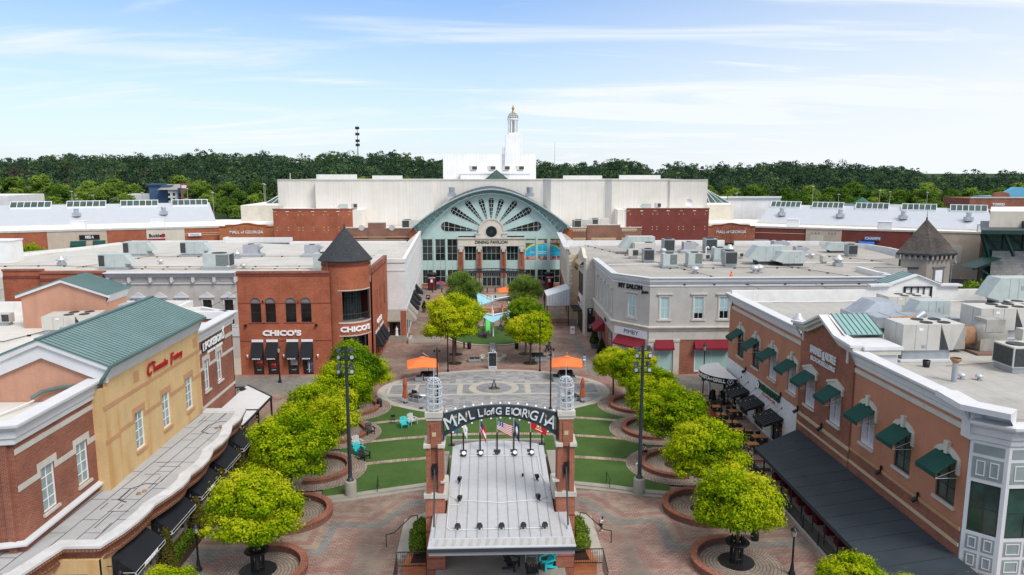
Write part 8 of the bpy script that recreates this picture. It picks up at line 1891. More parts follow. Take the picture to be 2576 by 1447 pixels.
def floodtower(x,y,lab):
 t=thing('floodlight_tower',lab,'light tower',(x,y,0),'floodlight towers either side of the lawn')
 MB().lathe([(0.5,0),(0.5,1.35),(0.46,1.42),(0.3,1.45)],CONC,(x,y,0),16).build('pedestal',t)
 q=MB();q.lathe([(0.3,1.42),(0.3,1.55),(0.2,1.6),(0.17,1.9),(0.15,6),(0.12,12.5),(0.14,12.9)],DARKM,(x,y,0),10);q.build('pole',t)
 for k,(z,o)in enumerate(((12.62,0),(11.95,0.04),(11.3,-0.05),(10.75,0))):
  q=MB();q.bar((x-0.62+o,y-0.1,z-0.12),(x+0.62+o,y-0.1,z-0.12),0.08,0.08,DARKM);a=q.build('crossarm',t)
  for s in(-1,1):
   q=MB();c=Vector((x+s*0.48+o,y-0.12,z+0.1));d=Vector((s*0.15-0.1,-0.55,-0.35 if(k+s)%2 else 0.15)).normalized()
   q.tube(c+d*-0.16,c+d*0.02,0.13,BLACK,10,0.2);q.tube(c+d*0.02,c+d*0.26,0.19,DARKM,10,0.2);q.tube(c+d*0.265,c+d*0.27,0.15,STEEL,10);q.build('floodlight',a)
floodtower(-12.65,59.1,'tall floodlight tower on a concrete drum, left of the stage');floodtower(11.65,58.8,'tall floodlight tower on a concrete drum, right of the stage')
sp=None
for x,y,h,l in((-6.8,81.5,7.3,'slim black lamp pole left of the centre, on the near rim of the ellipse'),(6.1,81.7,7.3,'slim black lamp pole right of the centre, on the near rim of the ellipse'),(-6.5,98.1,7.5,'slim black lamp pole left of the centre, on the far rim of the ellipse'),(6.05,98.0,7.5,'slim black lamp pole right of the centre, on the far rim of the ellipse')):
 if sp is None:
  sp=thing('lamp_pole',l,'lamp post',(x,y,0),'slim black poles round the ellipse');q=MB();q.tube((x,y,0),(x,y,0.3),0.2,BLACK,8,0.12);q.tube((x,y,0.2),(x,y,7.4),0.09,BLACK,8,0.07);q.build('pole',sp)
  for s in(-1,1):q=MB();q.bar((x,y,7.05),(x+s*0.25,y,7.05),0.05,0.05,BLACK);q.tube((x+s*0.27,y+0.05,7.1),(x+s*0.3,y-0.2,7.0),0.12,BLACK,8,0.13);q.build('spotlight',sp)
 else:copy_tree(sp,(x,y,0),label=l)
sl=None
for x,y,h,l in((19.4,45.8,3.4,'black street lamp at the bottom right, beside the slate awning'),(-20.95,47.7,3.0,'black street lamp by the box hedges at the bottom left'),(-27.95,93.6,4.9,'black street lamp in front of the brick store shop windows'),(27.1,92.7,4.9,'black street lamp in front of the burgundy shop awning'),(21.7,60.3,3.0,'black street lamp behind the right tree row, by the terrace railing')):
 if sl is None:
  sl=thing('street_lamp',l,'street lamp',(x,y,0),'black lantern street lamps');H0=h;q=MB();q.lathe([(0.24,0),(0.24,0.15),(0.15,0.3),(0.11,0.7),(0.075,0.9),(0.06,h-0.75),(0.1,h-0.7),(0.1,h-0.62)],BLACK,(x,y,0),10);q.build('post',sl)
  q=MB();q.lathe([(0.11,h-0.62),(0.19,h-0.2),(0.19,h-0.18)],GREYP,(x,y,0),8);q.build('lamp_glass',sl);q=MB();q.lathe([(0.26,h-0.2),(0.2,h-0.08),(0.07,h),(0.02,h+0.15)],BLACK,(x,y,0),8)
  for a in range(4):q.bar((x+0.12*math.cos(a*1.57),y+0.12*math.sin(a*1.57),h-0.62),(x+0.2*math.cos(a*1.57),y+0.2*math.sin(a*1.57),h-0.2),0.02,0.02,BLACK)
  q.build('lantern_cap',sl)
 else:copy_tree(sl,(x,y,0),label=l,scale=(1,1,h/H0)if h>H0+0.2 else 1)
gl=None
for px_,py_,Y0,l in((553,940,205,'pale twin lantern lamp before the mall wing, nearest the left orange entrance'),(432,930,190,'pale twin lantern lamp before the left mall wing, by the tan shop'),(597,925,190,'pale lantern lamp before the burgundy awning of the left wing'),(1989,940,185,'pale lantern lamp before the dark doors of the right entrance'),(1938,930,185,'pale twin lantern lamp before the right wing brick shop'),(2155,945,180,'pale lantern lamp before the tan shop of the right wing'),(2325,945,175,'pale lantern lamp by the small tree of the right wing'),(2442,620,150,'pale twin lantern lamp between the pyramid tower and the stone building')):
 a=(px_-1223)/1883;x=a*Y0-1.15
 if gl is None:
  gl=thing('twin_lantern_lamp',l,'street lamp',(x,Y0,0),'pale lantern lamps beyond the roofs');MB().tube((x,Y0,0),(x,Y0,8.3),0.12,STEEL,6,0.08).build('pole',gl);q=MB()
  for s in(-1,1):q.bar((x,Y0,7.8),(x+s*0.7,Y0,7.8),0.07,0.07,STEEL);q.lathe([(0.12,7.8),(0.3,8.2),(0.1,8.6),(0.02,9.0)],STEEL,(x+s*0.7,Y0,0),8)
  q.build('lanterns',gl)
 else:copy_tree(gl,(x,Y0,0),label=l)
def adirondack(m,mat_lab):
 t=thing('adirondack_chair','x','chair');q=MB()
 def pl(p,r,w,th=0.025):q.bar(p,r,w,th,m)
 q=MB()
 for i in range(5):x=-0.24+i*0.12;q.bar((x,-0.28,0.38),(x,0.24,0.24),0.10,0.025,m)
 q.build('seat',t);q=MB()
 for i in range(5):x=-0.24+i*0.12;q.bar((x,0.16,0.22),(x*1.15,0.50,1.0-0.03*abs(i-2)),0.10,0.025,m)
 q.bar((-0.28,0.36,0.72),(0.28,0.36,0.72),0.04,0.06,m);q.build('backrest',t)
 for s in(-1,1):
  q=MB();q.box(s*0.38-0.07,s*0.38+0.07,-0.36,0.36,0.58,0.61,m);q.build('armrest',t);q=MB();q.box(s*0.34-0.02,s*0.34+0.02,-0.34,-0.22,0,0.58,m);q.build('leg',t);q=MB();q.bar((s*0.31,-0.3,0.33),(s*0.31,0.52,0.03),0.03,0.13,m);q.build('leg',t)
 return t
adp={k:[adirondack(m,k),False]for k,m in(('turquoise',TURQ),('grey',GREYP),('black',BLKP))}
def adi(c,x,y,z,rz_,lab,g):
 p=adp[c];o=p[0]if not p[1]else copy_tree(p[0]);p[1]=True;o.location=(x,y,z);o.rotation_euler=(0,0,rz_);o['label']=lab;o['group']=g;o.scale=(1.12,)*3
gl_='lounge chairs on the left of the lawn';gs_='lounge chairs under the stage roof'
adi('turquoise',-9.95,75.5,0.155,0.35,'turquoise slatted lounge chair beside the grey one on the upper lawn',gl_)
adi('grey',-9.2,76.6,0.155,0.7,'pale grey slatted lounge chair beside the turquoise one on the upper lawn',gl_)
adi('black',-13.3,73.7,0.155,0.55,'charcoal slatted lounge chair alone by the fourth brick planter',gl_)
adi('grey',-13.95,70.0,0.155,0.6,'pale grey slatted lounge chair, farthest of the three in a row by the floodlight tower',gl_)
adi('turquoise',-13.5,68.2,0.155,0.8,'turquoise slatted lounge chair, middle of the three by the floodlight tower',gl_)
adi('black',-12.75,66.9,0.155,1.0,'black slatted lounge chair, nearest of the three by the floodlight tower',gl_)
adi('black',0.45,45.6,0.955,1.1,'black slatted lounge chair facing right under the stage roof',gs_)
adi('grey',1.75,46.6,0.955,0.0,'pale grey slatted lounge chair under the stage roof, behind the black ones',gs_)
adi('turquoise',2.75,45.6,0.955,-1.1,'turquoise slatted lounge chair under the stage roof',gs_)
adi('black',1.75,44.7,0.955,3.14,'black slatted lounge chair turned away, nearest the stage edge',gs_)
t=thing('folding_chair','small black folding chair on the upper lawn, left of the turquoise chair','chair',(-11.35,76.9,0.155));x,y=-11.35,76.9
q=MB();q.box(x-0.22,x+0.22,y-0.2,y+0.2,0.58,0.62,BLACK);q.build('seat',t);q=MB();q.box(x-0.22,x+0.22,y+0.2,y+0.23,0.8,1.05,BLACK);q.build('backrest',t)
for sx_ in(-0.2,0.2):
 for a,b in((-0.22,0.22),(0.2,-0.2)):q=MB();q.tube((x+sx_,y+a,0.16),(x+sx_,y+b,0.62 if a<0 else 0.85),0.015,BLACK,4);q.build('leg',t)
def sofa(x,y,rz_,w,lab,g,back=True,arms=True,cush=CUSH):
 t=thing('wicker_sofa' if w>1.3 else 'wicker_armchair',lab,'sofa' if w>1.3 else 'armchair',(0,0,0),g);q=MB();q.box(-w/2,w/2,-0.45,0.45,0.06,0.40,WICK)
 if back:q.box(-w/2,w/2,0.33,0.45,0.40,0.72,WICK)
 if arms:
  for s in(-1,1):q.box(s*w/2,s*(w/2-0.12),-0.45,0.33,0.40,0.60,WICK)
 q.build('wicker_frame',t);q=MB()
 for z in(0.08,0.22,0.36):
  q.box(-w/2-0.012,w/2+0.012,-0.465,-0.45,z,z+0.035,STEELP);q.box(-w/2-0.012,w/2+0.012,0.45,0.465,z,z+0.035,STEELP);q.box(-w/2-0.015,-w/2,-0.45,0.45,z,z+0.035,STEELP);q.box(w/2,w/2+0.015,-0.45,0.45,z,z+0.035,STEELP)
 for xx in np.linspace(-w/2,w/2,max(2,int(w/0.6)+1)):q.box(xx-0.02,xx+0.02,-0.47,-0.45,0.06,0.6,STEELP);q.box(xx-0.02,xx+0.02,0.45,0.47,0.06,0.72,STEELP)
 q.build('metal_trim',t)
 n=max(1,round(w/0.8))
 for i in range(n):
  a=-w/2+0.13+(w-0.26)*i/n;b=a+(w-0.26)/n-0.02;q=MB();q.box(a,b,-0.43,0.32,0.40,0.54,cush);q.build('seat_cushion',t)
  if back:q=MB();q.box(a,b,0.18,0.34,0.54,0.88,cush);q.build('back_cushion',t)
 t.location=(x,y,0.03);t.rotation_euler=(0,0,rz_);return t
gf='wicker lounge seats on the ellipse';DK=plain('cushion_black',(0.028,0.03,0.033),0.9)
sofa(-9.0,95.0,0,2.0,'black cushioned wicker sofa under the left open umbrella',gf,cush=DK);sofa(-10.0,93.9,-1.57,1.1,'wicker armchair under the left open umbrella, the left one',gf,cush=DK);sofa(-8.05,93.9,1.57,1.1,'wicker armchair under the left open umbrella, the right one',gf,cush=DK)
sofa(9.3,95.0,0,2.0,'black cushioned wicker sofa under the right open umbrella',gf,cush=DK);sofa(7.9,93.4,-1.57,1.9,'long wicker sofa seen from behind under the right open umbrella',gf,cush=DK);sofa(9.9,93.3,1.57,1.1,'wicker armchair under the right open umbrella, by the closed umbrella',gf,cush=DK)
sofa(-10.1,86.4,-0.6,1.0,'brown cushioned wicker chair by the closed umbrella, left side',gf);sofa(-9.7,85.3,2.6,1.6,'low wicker bench in front of the brown chair, left side',gf,back=False,arms=False);sofa(-7.3,85.1,1.2,1.0,'brown wicker ottoman chair half behind the left tower cage',gf,back=False)
sofa(9.0,85.6,0.5,1.0,'brown cushioned wicker chair by the closed umbrella, right side',gf);sofa(8.9,84.7,-2.7,2.0,'low wicker bench in front of the brown chair, right side',gf,back=False,arms=False)
sofa(-3.0,103.6,0.15,1.7,'dark wicker daybed behind the ellipse, left of the kiosk',gf,back=False,cush=DK);sofa(6.2,104.6,0,2.0,'dark wicker sofa under the right lime tree',gf,cush=DK);sofa(6.6,103.3,3.14,1.7,'wicker sofa seen from behind under the right lime tree',gf,cush=DK);sofa(8.1,105,0,0.8,'small dark wicker ottoman beside the sofa under the right lime tree',gf,back=False,arms=False,cush=DK)
tb=None
for x,y,l in((-9.0,93.9,'low white-topped table under the left open umbrella'),(8.9,93.2,'low white-topped table under the right open umbrella'),(-8.8,86.0,'low white-topped table by the closed umbrella, left side'),(8.0,85.3,'low white-topped table by the closed umbrella, right side'),(-1.6,104.0,'low white-topped table left of the kiosk')):
 if tb is None:tb=thing('coffee_table',l,'table',(x,y,0.03),'low white tables');MB().box(x-0.4,x+0.4,y-0.3,y+0.3,0.40,0.45,L_WHITE).build('table_top',tb);q=MB();q.box(x-0.36,x+0.36,y-0.26,y+0.26,0.05,0.40,WICK);q.build('base',tb)
 else:copy_tree(tb,(x,y,0.03),label=l)
def umb_open(x,y,rz_,lab,off):
 t=thing('patio_umbrella',lab,'umbrella',(x,y,0.03),'orange patio umbrellas');c=(x+off[0],y+off[1]);q=MB();z=3.05;P=[(-2.0,-1.75),(2.0,-1.75),(2.0,1.6),(-2.0,1.6)];cr,sr=math.cos(rz_),math.sin(rz_)
 w=[(c[0]+a*cr-b*sr,c[1]+a*sr+b*cr,z-0.85+0.08*b)for a,b in P];k=[(c[0]+(a*cr-b*sr)*0.16,c[1]+(a*sr+b*cr)*0.16,z-0.06)for a,b in P]
 for i in range(4):
  j=(i+1)%4;m=tuple((Vector(w[i])+Vector(w[j]))/2+Vector((0,0,0.13)));km=tuple((Vector(k[i])+Vector(k[j]))/2+Vector((0,0,0.03)))
  q.face([w[i],m,km,k[i]],F_ORG);q.face([m,w[j],k[j],km],F_ORG);lo=Vector((0,0,-0.12));q.face([w[i],tuple(Vector(w[i])+lo),tuple(Vector(m)+lo),m],F_ORG);q.face([m,tuple(Vector(m)+lo),tuple(Vector(w[j])+lo),w[j]],F_ORG)
 k2=[(c[0]+(a*cr-b*sr)*0.2,c[1]+(a*sr+b*cr)*0.2,z-0.02)for a,b in P]
 for i in range(4):q.face([k2[i],k2[(i+1)%4],(c[0],c[1],z+0.12)],F_ORG)
 q.build('canopy',t);q=MB();q.tube((x,y,0.03),(x,y,2.6),0.045,DARKM,8);q.tube((x,y,2.5),(c[0]-(c[0]-x)*0.1,c[1]-(c[1]-y)*0.1,3.55),0.04,WHITEM,6);q.box(x-0.5,x+0.5,y-0.5,y+0.5,0.03,0.1,DARKM);q.build('pole',t)
 q=MB()
 for p in w:q.bar((c[0],c[1],z-0.1),p,0.03,0.03,DARKM)
 q.build('ribs',t)
umb_open(-9.0,96.6,0.12,'open orange cantilever umbrella on the ellipse, left side',(-0.6,-2.3));umb_open(9.6,96.3,-0.10,'open orange cantilever umbrella on the ellipse, right side',(-0.3,-2.3))
umb_open(-5.0,153,0.1,'half-hidden orange umbrella before the arched hall, left of the sail mast',(0.3,1.0));umb_open(3.5,153,0.1,'half-hidden orange umbrella before the arched hall, right of the sail mast',(-0.3,1.0))
for x,y,l in((-10.8,84.4,'closed rust orange umbrella on the ellipse, left side'),(10.1,84.1,'closed rust orange umbrella on the ellipse, right side')):
 t=thing('closed_umbrella',l,'umbrella',(x,y,0.03),'closed umbrellas');q=MB();q.tube((x,y,0.03),(x,y,3.1),0.04,STEELP,6);q.lathe([(0.3,0.03),(0.3,0.1),(0.05,0.12)],DARKM,(x,y,0),12);q.build('pole',t)
 q=MB();n=14;prof=[(0.05,3.0),(0.14,2.8),(0.22,2.3),(0.17,1.75),(0.24,1.3),(0.30,0.75),(0.22,0.65)];v=[];f=[]
 for r,z in prof:
  for i in range(n):a=2*math.pi*i/n;k=r*(1+0.25*(i%2));v.append((x+k*math.cos(a),y+k*math.sin(a),z))
 for j in range(len(prof)-1):
  for i in range(n):f.append((j*n+i,j*n+(i+1)%n,(j+1)*n+(i+1)%n,(j+1)*n+i))
 q.add(v,f,F_ORGD);q.build('canopy',t)
t=thing('info_kiosk','black screen information kiosk at the far edge of the ellipse','kiosk',(-0.38,99.3,0));q=MB();x=-0.38;q.box(x-0.58,x+0.58,99.25,99.55,0.02,2.35,STEELP);q.box(x+0.1,x+0.5,99.3,99.5,2.35,2.55,BLACK);q.build('housing',t);MB().box(x-0.52,x+0.52,99.235,99.25,0.45,2.28,GL_DARK).build('screen',t)
q=MB();q.tube((x+0.3,99.295,2.45),(x+0.3,99.28,2.45),0.14,L_WHITE,12);q.box(x-0.35,x+0.35,99.23,99.25,0.15,0.27,STEEL);q.build('info_badge',t);q=MB(frame((x+0.3,99.27,0),SOUTH));text(q,'i',0,2.45,0.01,0.24,L_BLACK,0.01,ext=0.003);q.build('lettering',t)
t=thing('curved_bench','pale curved concrete bench behind the kiosk','bench',(-0.2,105,0));q=MB();q.lathe([(1.95,0.02),(1.95,0.45),(1.25,0.45),(1.25,0.02)],CONCL,(-0.25,105.2,0),26,R(150),R(390),False);q.build('seat',t)
t=thing('grey_ramp','grey slatted ramp leading from the kiosk to the playground','ramp',(-0.3,108,0));q=MB()
for i in range(34):y=105.0+i*0.25;q.box(-0.75,0.15,y,y+0.2,0.05,0.42,WICK)
q.build('slats',t);q=MB();q.box(-0.42,-0.12,107.4,107.7,0.42,0.72,L_WHITE);q.build('marker',t)
t=thing('easel_sign','small bronze A-frame standing at the centre of the ellipse','sign stand',(-0.3,90,0));q=MB();q.lathe([(0.0,0.08),(0.72,0.06),(0.72,0.05)],plain('bronze_disc',(0.12,0.10,0.06),0.5,0.4),(-0.3,90.0,0),18);q.build('disc',t);q=MB()
for s in(-1,1):q.bar((-0.3+s*0.32,89.7,0.08),(-0.3,90.0,1.15),0.07,0.07,BLACK);q.bar((-0.3+s*0.2,90.4,0.08),(-0.3,90.0,1.15),0.05,0.05,BLACK)
q.build('frame',t)
for i,(x,y,l)in enumerate(((-13.6,82.7,'black litter bin near the fifth left planter'),(18.6,50.6,'black litter bin behind the nearest right tree'),(-3.9,111.2,'black litter bin by the playground, left side'),(3.4,111.0,'black litter bin by the playground, right side'))):
 t=thing('litter_bin',l,'bin',(x,y,0),'black litter bins');q=MB();q.lathe([(0.28,0.02),(0.30,0.1),(0.30,0.95),(0.26,1.0)],BLACK,(x,y,0),14);q.build('body',t);q=MB();q.lathe([(0.31,0.97),(0.33,1.02),(0.18,1.12),(0.16,1.08)],DARKM,(x,y,0),14);q.build('rim',t)
bo=None
for k,(x,y)in enumerate(((-13.35,165.3),(-11.3,165.3),(-13.5,155.1),(-11.3,155.1),(-1.05,164.9),(0.76,164.9),(2.46,164.9),(11,164.5),(12.9,164.5),(14.7,164.5),(11,154.3),(-1.05,154.7),(0.7,154.7),(-4.7,111.6))):
 l='black bollard in the %s row before the arched hall, %s from the left'%('far' if y>160 else 'near',('first','second','third','fourth','fifth','sixth','seventh','eighth')[(0,1,0,1,2,3,4,5,6,7,4,2,3,0)[k]])if y>120 else 'lone black bollard beside the left playground bin'
 if bo is None:bo=thing('bollard',l,'bollard',(x,y,0),'black bollards before the arched hall');q=MB();q.lathe([(0.2,0.02),(0.16,0.12),(0.12,0.15),(0.12,0.85),(0.15,0.9),(0.13,1.0),(0.02,1.08)],BLACK,(x,y,0),10);q.build('post',bo)
 else:copy_tree(bo,(x,y,0),label=l)
for x,l in((-13.7,'red and black drum advertising kiosk by the arched hall, left side'),(13.3,'red and black drum advertising kiosk by the arched hall, right side')):
 y=168.9;t=thing('drum_kiosk',l,'kiosk',(x,y,0),'drum kiosks beside the hall doors');q=MB();q.lathe([(1.05,0.02),(1.05,0.2),(0.98,0.22),(0.98,3.5),(1.2,3.6),(1.2,3.8),(0.9,4.0),(0.05,4.05)],BLACK,(x,y,0),20);q.build('drum',t)
 q=MB();q.lathe([(1.0,0.35),(1.0,3.35)],plain('poster_dark_red',(0.20,0.01,0.016),0.5,var=0.5,scale=3),(x,y,0),8,R(-125),R(-55));p=q.build('poster',t)
 q=MB(frame((x,y-1.0,0),SOUTH));vs,fs=text_pts('Coca-Cola',0.36,0.01,1,'CENTER',0.01,0.3);q.add([(a,-0.05-z,3.0+b)for a,b,z in vs],fs,L_WHITE)
 q.box(-0.28,0.18,-0.04,-0.02,1.9,2.6,L_WHITE);q.tube((0.12,-0.02,1.5),(0.12,-0.05,1.5),0.25,BLACK,10);q.lathe([(0.14,0.5),(0.18,0.9),(0.1,1.2),(0.05,1.4)],BLACK,(0.1,-0.0,0),8);q.build('lettering',p)
for x,l in((-11.95,'round grey planter full of pink flowers by the hall, left side'),(11.6,'round grey planter full of pink flowers by the hall, right side')):
 y=171;t=thing('flower_planter',l,'planter',(x,y,0),'pink flower planters');q=MB();q.lathe([(0.75,0.02),(0.95,1.0),(1.0,1.05),(0.8,1.05)],WICK,(x,y,0),16);q.build('pot',t);r_=np.random.default_rng(3);n=700;p=r_.normal(size=(n,3))*np.array([0.5,0.5,0.16])+np.array([0,0,1.3]);quads_mesh('flowers',p,r_.normal(size=(n,3))+np.array([0,0,1]),np.full(n,0.10),np.zeros(n),plain('petals_pink',(0.62,0.16,0.32),0.9,var=0.5,scale=4),t,rng=r_)
for x,y,h,l in((15.4,110.9,3.4,'dark conical shrub in a round grey pot, the farther of two'),(15.5,104.2,3.2,'dark conical shrub in a round grey pot, the nearer of two'),(-13.3,141.5,2.4,'small conical shrub in a pot on the left lane')):
 t=thing('potted_conifer',l,'potted plant',(x,y,0),'conical shrubs in pots');k=0.6 if h>3 else 0.4;q=MB();q.lathe([(k*0.8,0.02),(k*1.1,0.85),(k*1.2,0.9),(k*1.0,0.9)],plain('pot_grey',(0.15,0.155,0.16),0.7),(x,y,0),14);q.build('pot',t)
 r_=np.random.default_rng(int(y));n=2600;u=r_.random(n)**1.2;th=r_.random(n)*6.283;rr=k*1.25*(1-u)**0.75*(0.8+0.3*r_.random(n));p=np.stack([rr*np.cos(th),rr*np.sin(th),0.95+u*(h-0.95)],1);quads_mesh('foliage',p,np.stack([np.cos(th),np.sin(th),0.6+0*u],1)+r_.normal(size=(n,3))*0.4,np.full(n,0.075),np.clip(0.4+r_.normal(0,0.2,n),0,1),LEAF_D,t,rng=r_)
for x,y,rz_,m,txt,l in((13.2,121.3,0.1,L_WHITE,'OPEN','white sandwich board on the right lane by the cream shop'),(25.7,84.3,0.3,BLACK,'','black sandwich board near the round canopy, left one'),(26.8,84.4,0.5,L_WHITE,'','black sandwich board with white frame near the round canopy'),(21.7,54.3,0.15,BLACK,'LUNCH','black sandwich board reading LUNCH SPECIALS by the terrace railing')):
 t=thing('sandwich_board',l,'sign',(0,0,0))
 for s,nm in((-1,'front_panel'),(1,'back_panel')):
  q=MB();q.add([(-0.35,s*0.3,0.02),(0.35,s*0.3,0.02),(0.35,s*0.03,1.25),(-0.35,s*0.03,1.25),(-0.35,s*0.27,0.02),(0.35,s*0.27,0.02),(0.35,0,1.25),(-0.35,0,1.25)],[(0,1,2,3),(7,6,5,4),(0,4,5,1),(3,2,6,7),(0,3,7,4),(1,5,6,2)],m);fo_=q.build(nm,t)
  if s<0:
   q=MB();q.add([(-0.27,-0.27,0.25),(0.27,-0.27,0.25),(0.27,-0.08,1.15),(-0.27,-0.08,1.15)],[(0,1,2,3)],L_BLACK if m is not L_WHITE or not txt else L_WHITE);q.build('face',fo_)
   if txt:
    q=MB();T_=Matrix.Translation((0,-0.19,0.75))@Matrix.Rotation(R(90-12.4),4,'X');q.T=T_
    for i,w_ in enumerate((txt,'SPECIALS')if txt=='LUNCH' else('',)):
     if w_:vs,fs=text_pts(w_,0.17,0.0,0.8,'CENTER',0.004);q.add([(a,b+0.22-0.17*i,z+0.03)for a,b,z in vs],fs,FY if txt=='LUNCH' else L_RED)
    if txt!='LUNCH':q.T=None;q.box(-0.2,0.2,-0.25,-0.12,0.75,0.95,PINKC)
    if q.v:q.build('lettering',fo_)
 t.location=(x,y,0.02);t.rotation_euler=(0,0,rz_)
for x,y,l in((-10.6,60.4,'short black handrail on the lawn steps, left of the stage'),(9.2,60.6,'short black handrail on the lawn steps, right of the stage')):
 t=thing('step_handrail',l,'handrail',(x,y,0.1));q=MB();q.path([(x+0.1,y-0.9,0.05),(x+0.1,y-0.9,0.95),(x,y+0.3,1.15),(x,y+0.3,0.15)],0.03,BLACK,6);q.path([(x+0.08,y-0.7,0.4),(x,y+0.3,0.6)],0.02,BLACK,5);q.build('rail',t)
def sail(x,y,h,pts,lab,dn):
 t=thing('shade_sail',lab,'sunshade',(x,y,0.3),'blue shade sails over the playground');MB().tube((x,y,0.2),(x,y,h),0.12,WHITEM,10).build('mast',t)
 for i,p in enumerate(pts):MB().tube((x,y,h-0.75),p,0.10,WHITEM,8,0.06).build('arm',t)
 q=MB();P=[Vector(pts[0]),Vector(pts[1]),Vector(dn)];n=8;c=Vector((x,y,h-1.0))
 for tri in((P[0],c,P[2]),(c,P[1],P[2])):
  A,B,C_=tri;g={}
  for i in range(n+1):
   for j in range(n+1-i):
    u,v=i/n,j/n;p=A*(1-u-v)+B*u+C_*v;sag=0.35*(1-u-v)*(u+v)*1.0;p=p+Vector((0,0.0,-sag*0.5));g[i,j]=p
  for i in range(n):
   for j in range(n-i):
    q.add([g[i,j],g[i+1,j],g[i,j+1]],[(0,1,2)],F_BLUE,True)
    if i+j<n-1:q.add([g[i+1,j],g[i+1,j+1],g[i,j+1]],[(0,1,2)],F_BLUE,True)
 q.build('sail_cloth',t)
sail(-0.15,117.5,4.85,((-3.1,118.8,4.35),(3.4,118.6,4.5)),'nearer pale blue shade sail on a white mast over the playground',(-0.25,114.6,3.4))
sail(-0.2,133.5,4.6,((-3.1,135.5,4.9),(3.0,134.8,4.2)),'farther pale blue shade sail on a white mast over the splash pad',(-2.6,130.5,3.2))
t=thing('shade_sail','small pale blue shade sail hung at the right, partly behind the trees','sunshade',(3.0,124,0.3),'blue shade sails over the playground');q=MB();q.face([(2.4,123,5.2),(4.3,124,4.6),(2.3,121,2.6)],F_BLUE);q.build('sail_cloth',t);MB().path([(2.4,123,5.2),(4.4,124,4.55),(4.6,124,0.2)],0.08,WHITEM,6).build('mast',t)
# playground toys
SG_=plain('slide_green',(0.10,0.52,0.13),0.4);SR=plain('play_rock_grey',(0.05,0.06,0.062),0.8,var=0.3,scale=2)
t=thing('green_slide','bright green plastic slide on the playground mound','slide',(-0.95,120.5,0.4));q=MB()
for i in range(10):
 y0,y1=118.2+i*0.42,118.2+(i+1)*0.42;z0=0.45+(1.9)*(i/10)**1.15;z1=0.45+1.9*((i+1)/10)**1.15;x=-0.95
 q.add([(x-0.36,y0,z0),(x+0.36,y0,z0),(x+0.36,y1,z1),(x-0.36,y1,z1)],[(0,1,2,3)],SG_)
 for s in(-1,1):q.add([(x+s*0.36,y0,z0),(x+s*0.44,y0,z0+0.28),(x+s*0.44,y1,z1+0.28),(x+s*0.36,y1,z1)],[(0,1,2,3)],SG_)
q.build('chute',t);q=MB()
for s in(-1,1):q.path([(-0.95+s*0.5,122.4,0.4),(-0.95+s*0.5,122.4,3.1),(-0.95+s*0.9,123,0.4)],0.05,SR,5)
q.path([(-1.45,122.4,3.1),(-0.45,122.4,3.1)],0.05,SR,5);q.build('frame',t)
for k,(x,y,r,h,l)in enumerate(((-1.55,117.2,1.0,1.1,'big dark grey climbing rock in front of the slide'),(2.4,117.9,0.6,0.7,'angular grey rock at the right of the playground'),(0.9,122.5,0.35,0.9,'grey stepping stump on the mound, left of four'),(1.5,121.5,0.35,0.8,'grey stepping stump on the mound, nearest of four'),(1.2,124.2,0.35,0.9,'grey stepping stump on the mound, farthest of four'),(1.9,123.0,0.35,0.8,'grey stepping stump on the mound, right of four'),(-3.1,121.5,0.7,1.8,'tall dark climbing loop at the left of the playground'))):
 t=thing('play_rock',l,'play rock',(x,y,0.3),'grey playground rocks');q=MB();rr=random.Random(k);n=9;prof=[(r*0.95,0),(r*1.05,h*0.35),(r*0.9,h*0.75),(r*0.5,h*1.0),(0.01,h*1.02)]
 v=[];f=[]
 for j,(a,z)in enumerate(prof):
  for i in range(n):t_=2*math.pi*i/n;kk=a*(0.88+0.24*rr.random());v.append((x+kk*math.cos(t_),y+kk*math.sin(t_),0.2+z))
 for j in range(len(prof)-1):
  for i in range(n):f.append((j*n+i,j*n+(i+1)%n,(j+1)*n+(i+1)%n,(j+1)*n+i))
 q.add(v,f,SR);q.build('rock',t)
for x,m,l in((1.2,FB,'curved blue play pole behind the mound'),(1.7,plain('play_yellow',(0.75,0.5,0.05),0.5),'curved yellow play pole behind the mound')):
 t=thing('play_pole',l,'play pole',(x,127.8,0.05));MB().path([(x+0.12*math.sin(i*0.7),127.8,0.1+i*0.45)for i in range(8)],0.10,m,8).build('pole',t)
t=thing('red_play_cone','small red cone on a pole behind the sail','play pole',(1.55,129,0.05));q=MB();q.tube((1.55,129,0.1),(1.55,129,2.9),0.06,L_RED,6);q.tube((1.55,129,2.9),(1.55,129,3.9),0.28,plain('play_red',(0.65,0.04,0.03),0.5),10,0.03);q.build('pole',t)
# string of lights across the street
t=thing('string_lights','sagging strand of dark bulbs strung before the grey salon wall','string lights',(35,94,12));q=MB();P=[(33.5+i*0.9,95.5-i*1.1,12.2-0.32*i+0.018*i*i)for i in range(12)];q.path(P,0.02,BLACK,3)
for p in P:q.ball((p[0],p[1],p[2]-0.07),0.06,BLACK,5)
q.build('wire',t)
t=thing('string_lights','second sagging strand of dark bulbs nearer the bookstore roof','string lights',(44,94,12));q=MB();P=[(42.5+i*0.9,95.5-i*0.9,12.2-0.3*i+0.018*i*i)for i in range(13)];q.path(P,0.02,BLACK,3)
for p in P:q.ball((p[0],p[1],p[2]-0.07),0.06,BLACK,5)
q.build('wire',t)
t=thing('string_lights','sagging strand of dark bulbs before the grey cornice building on the left','string lights',(-40,96,12));q=MB();P=[(-46.5+i*1.05,96.5-0.35*min(i,12-i)*0.5,8.8+0.055*(i-5)**2)for i in range(13)];q.path(P,0.02,BLACK,3)
for p in P:q.ball((p[0],p[1],p[2]-0.07),0.06,BLACK,5)
q.build('wire',t)
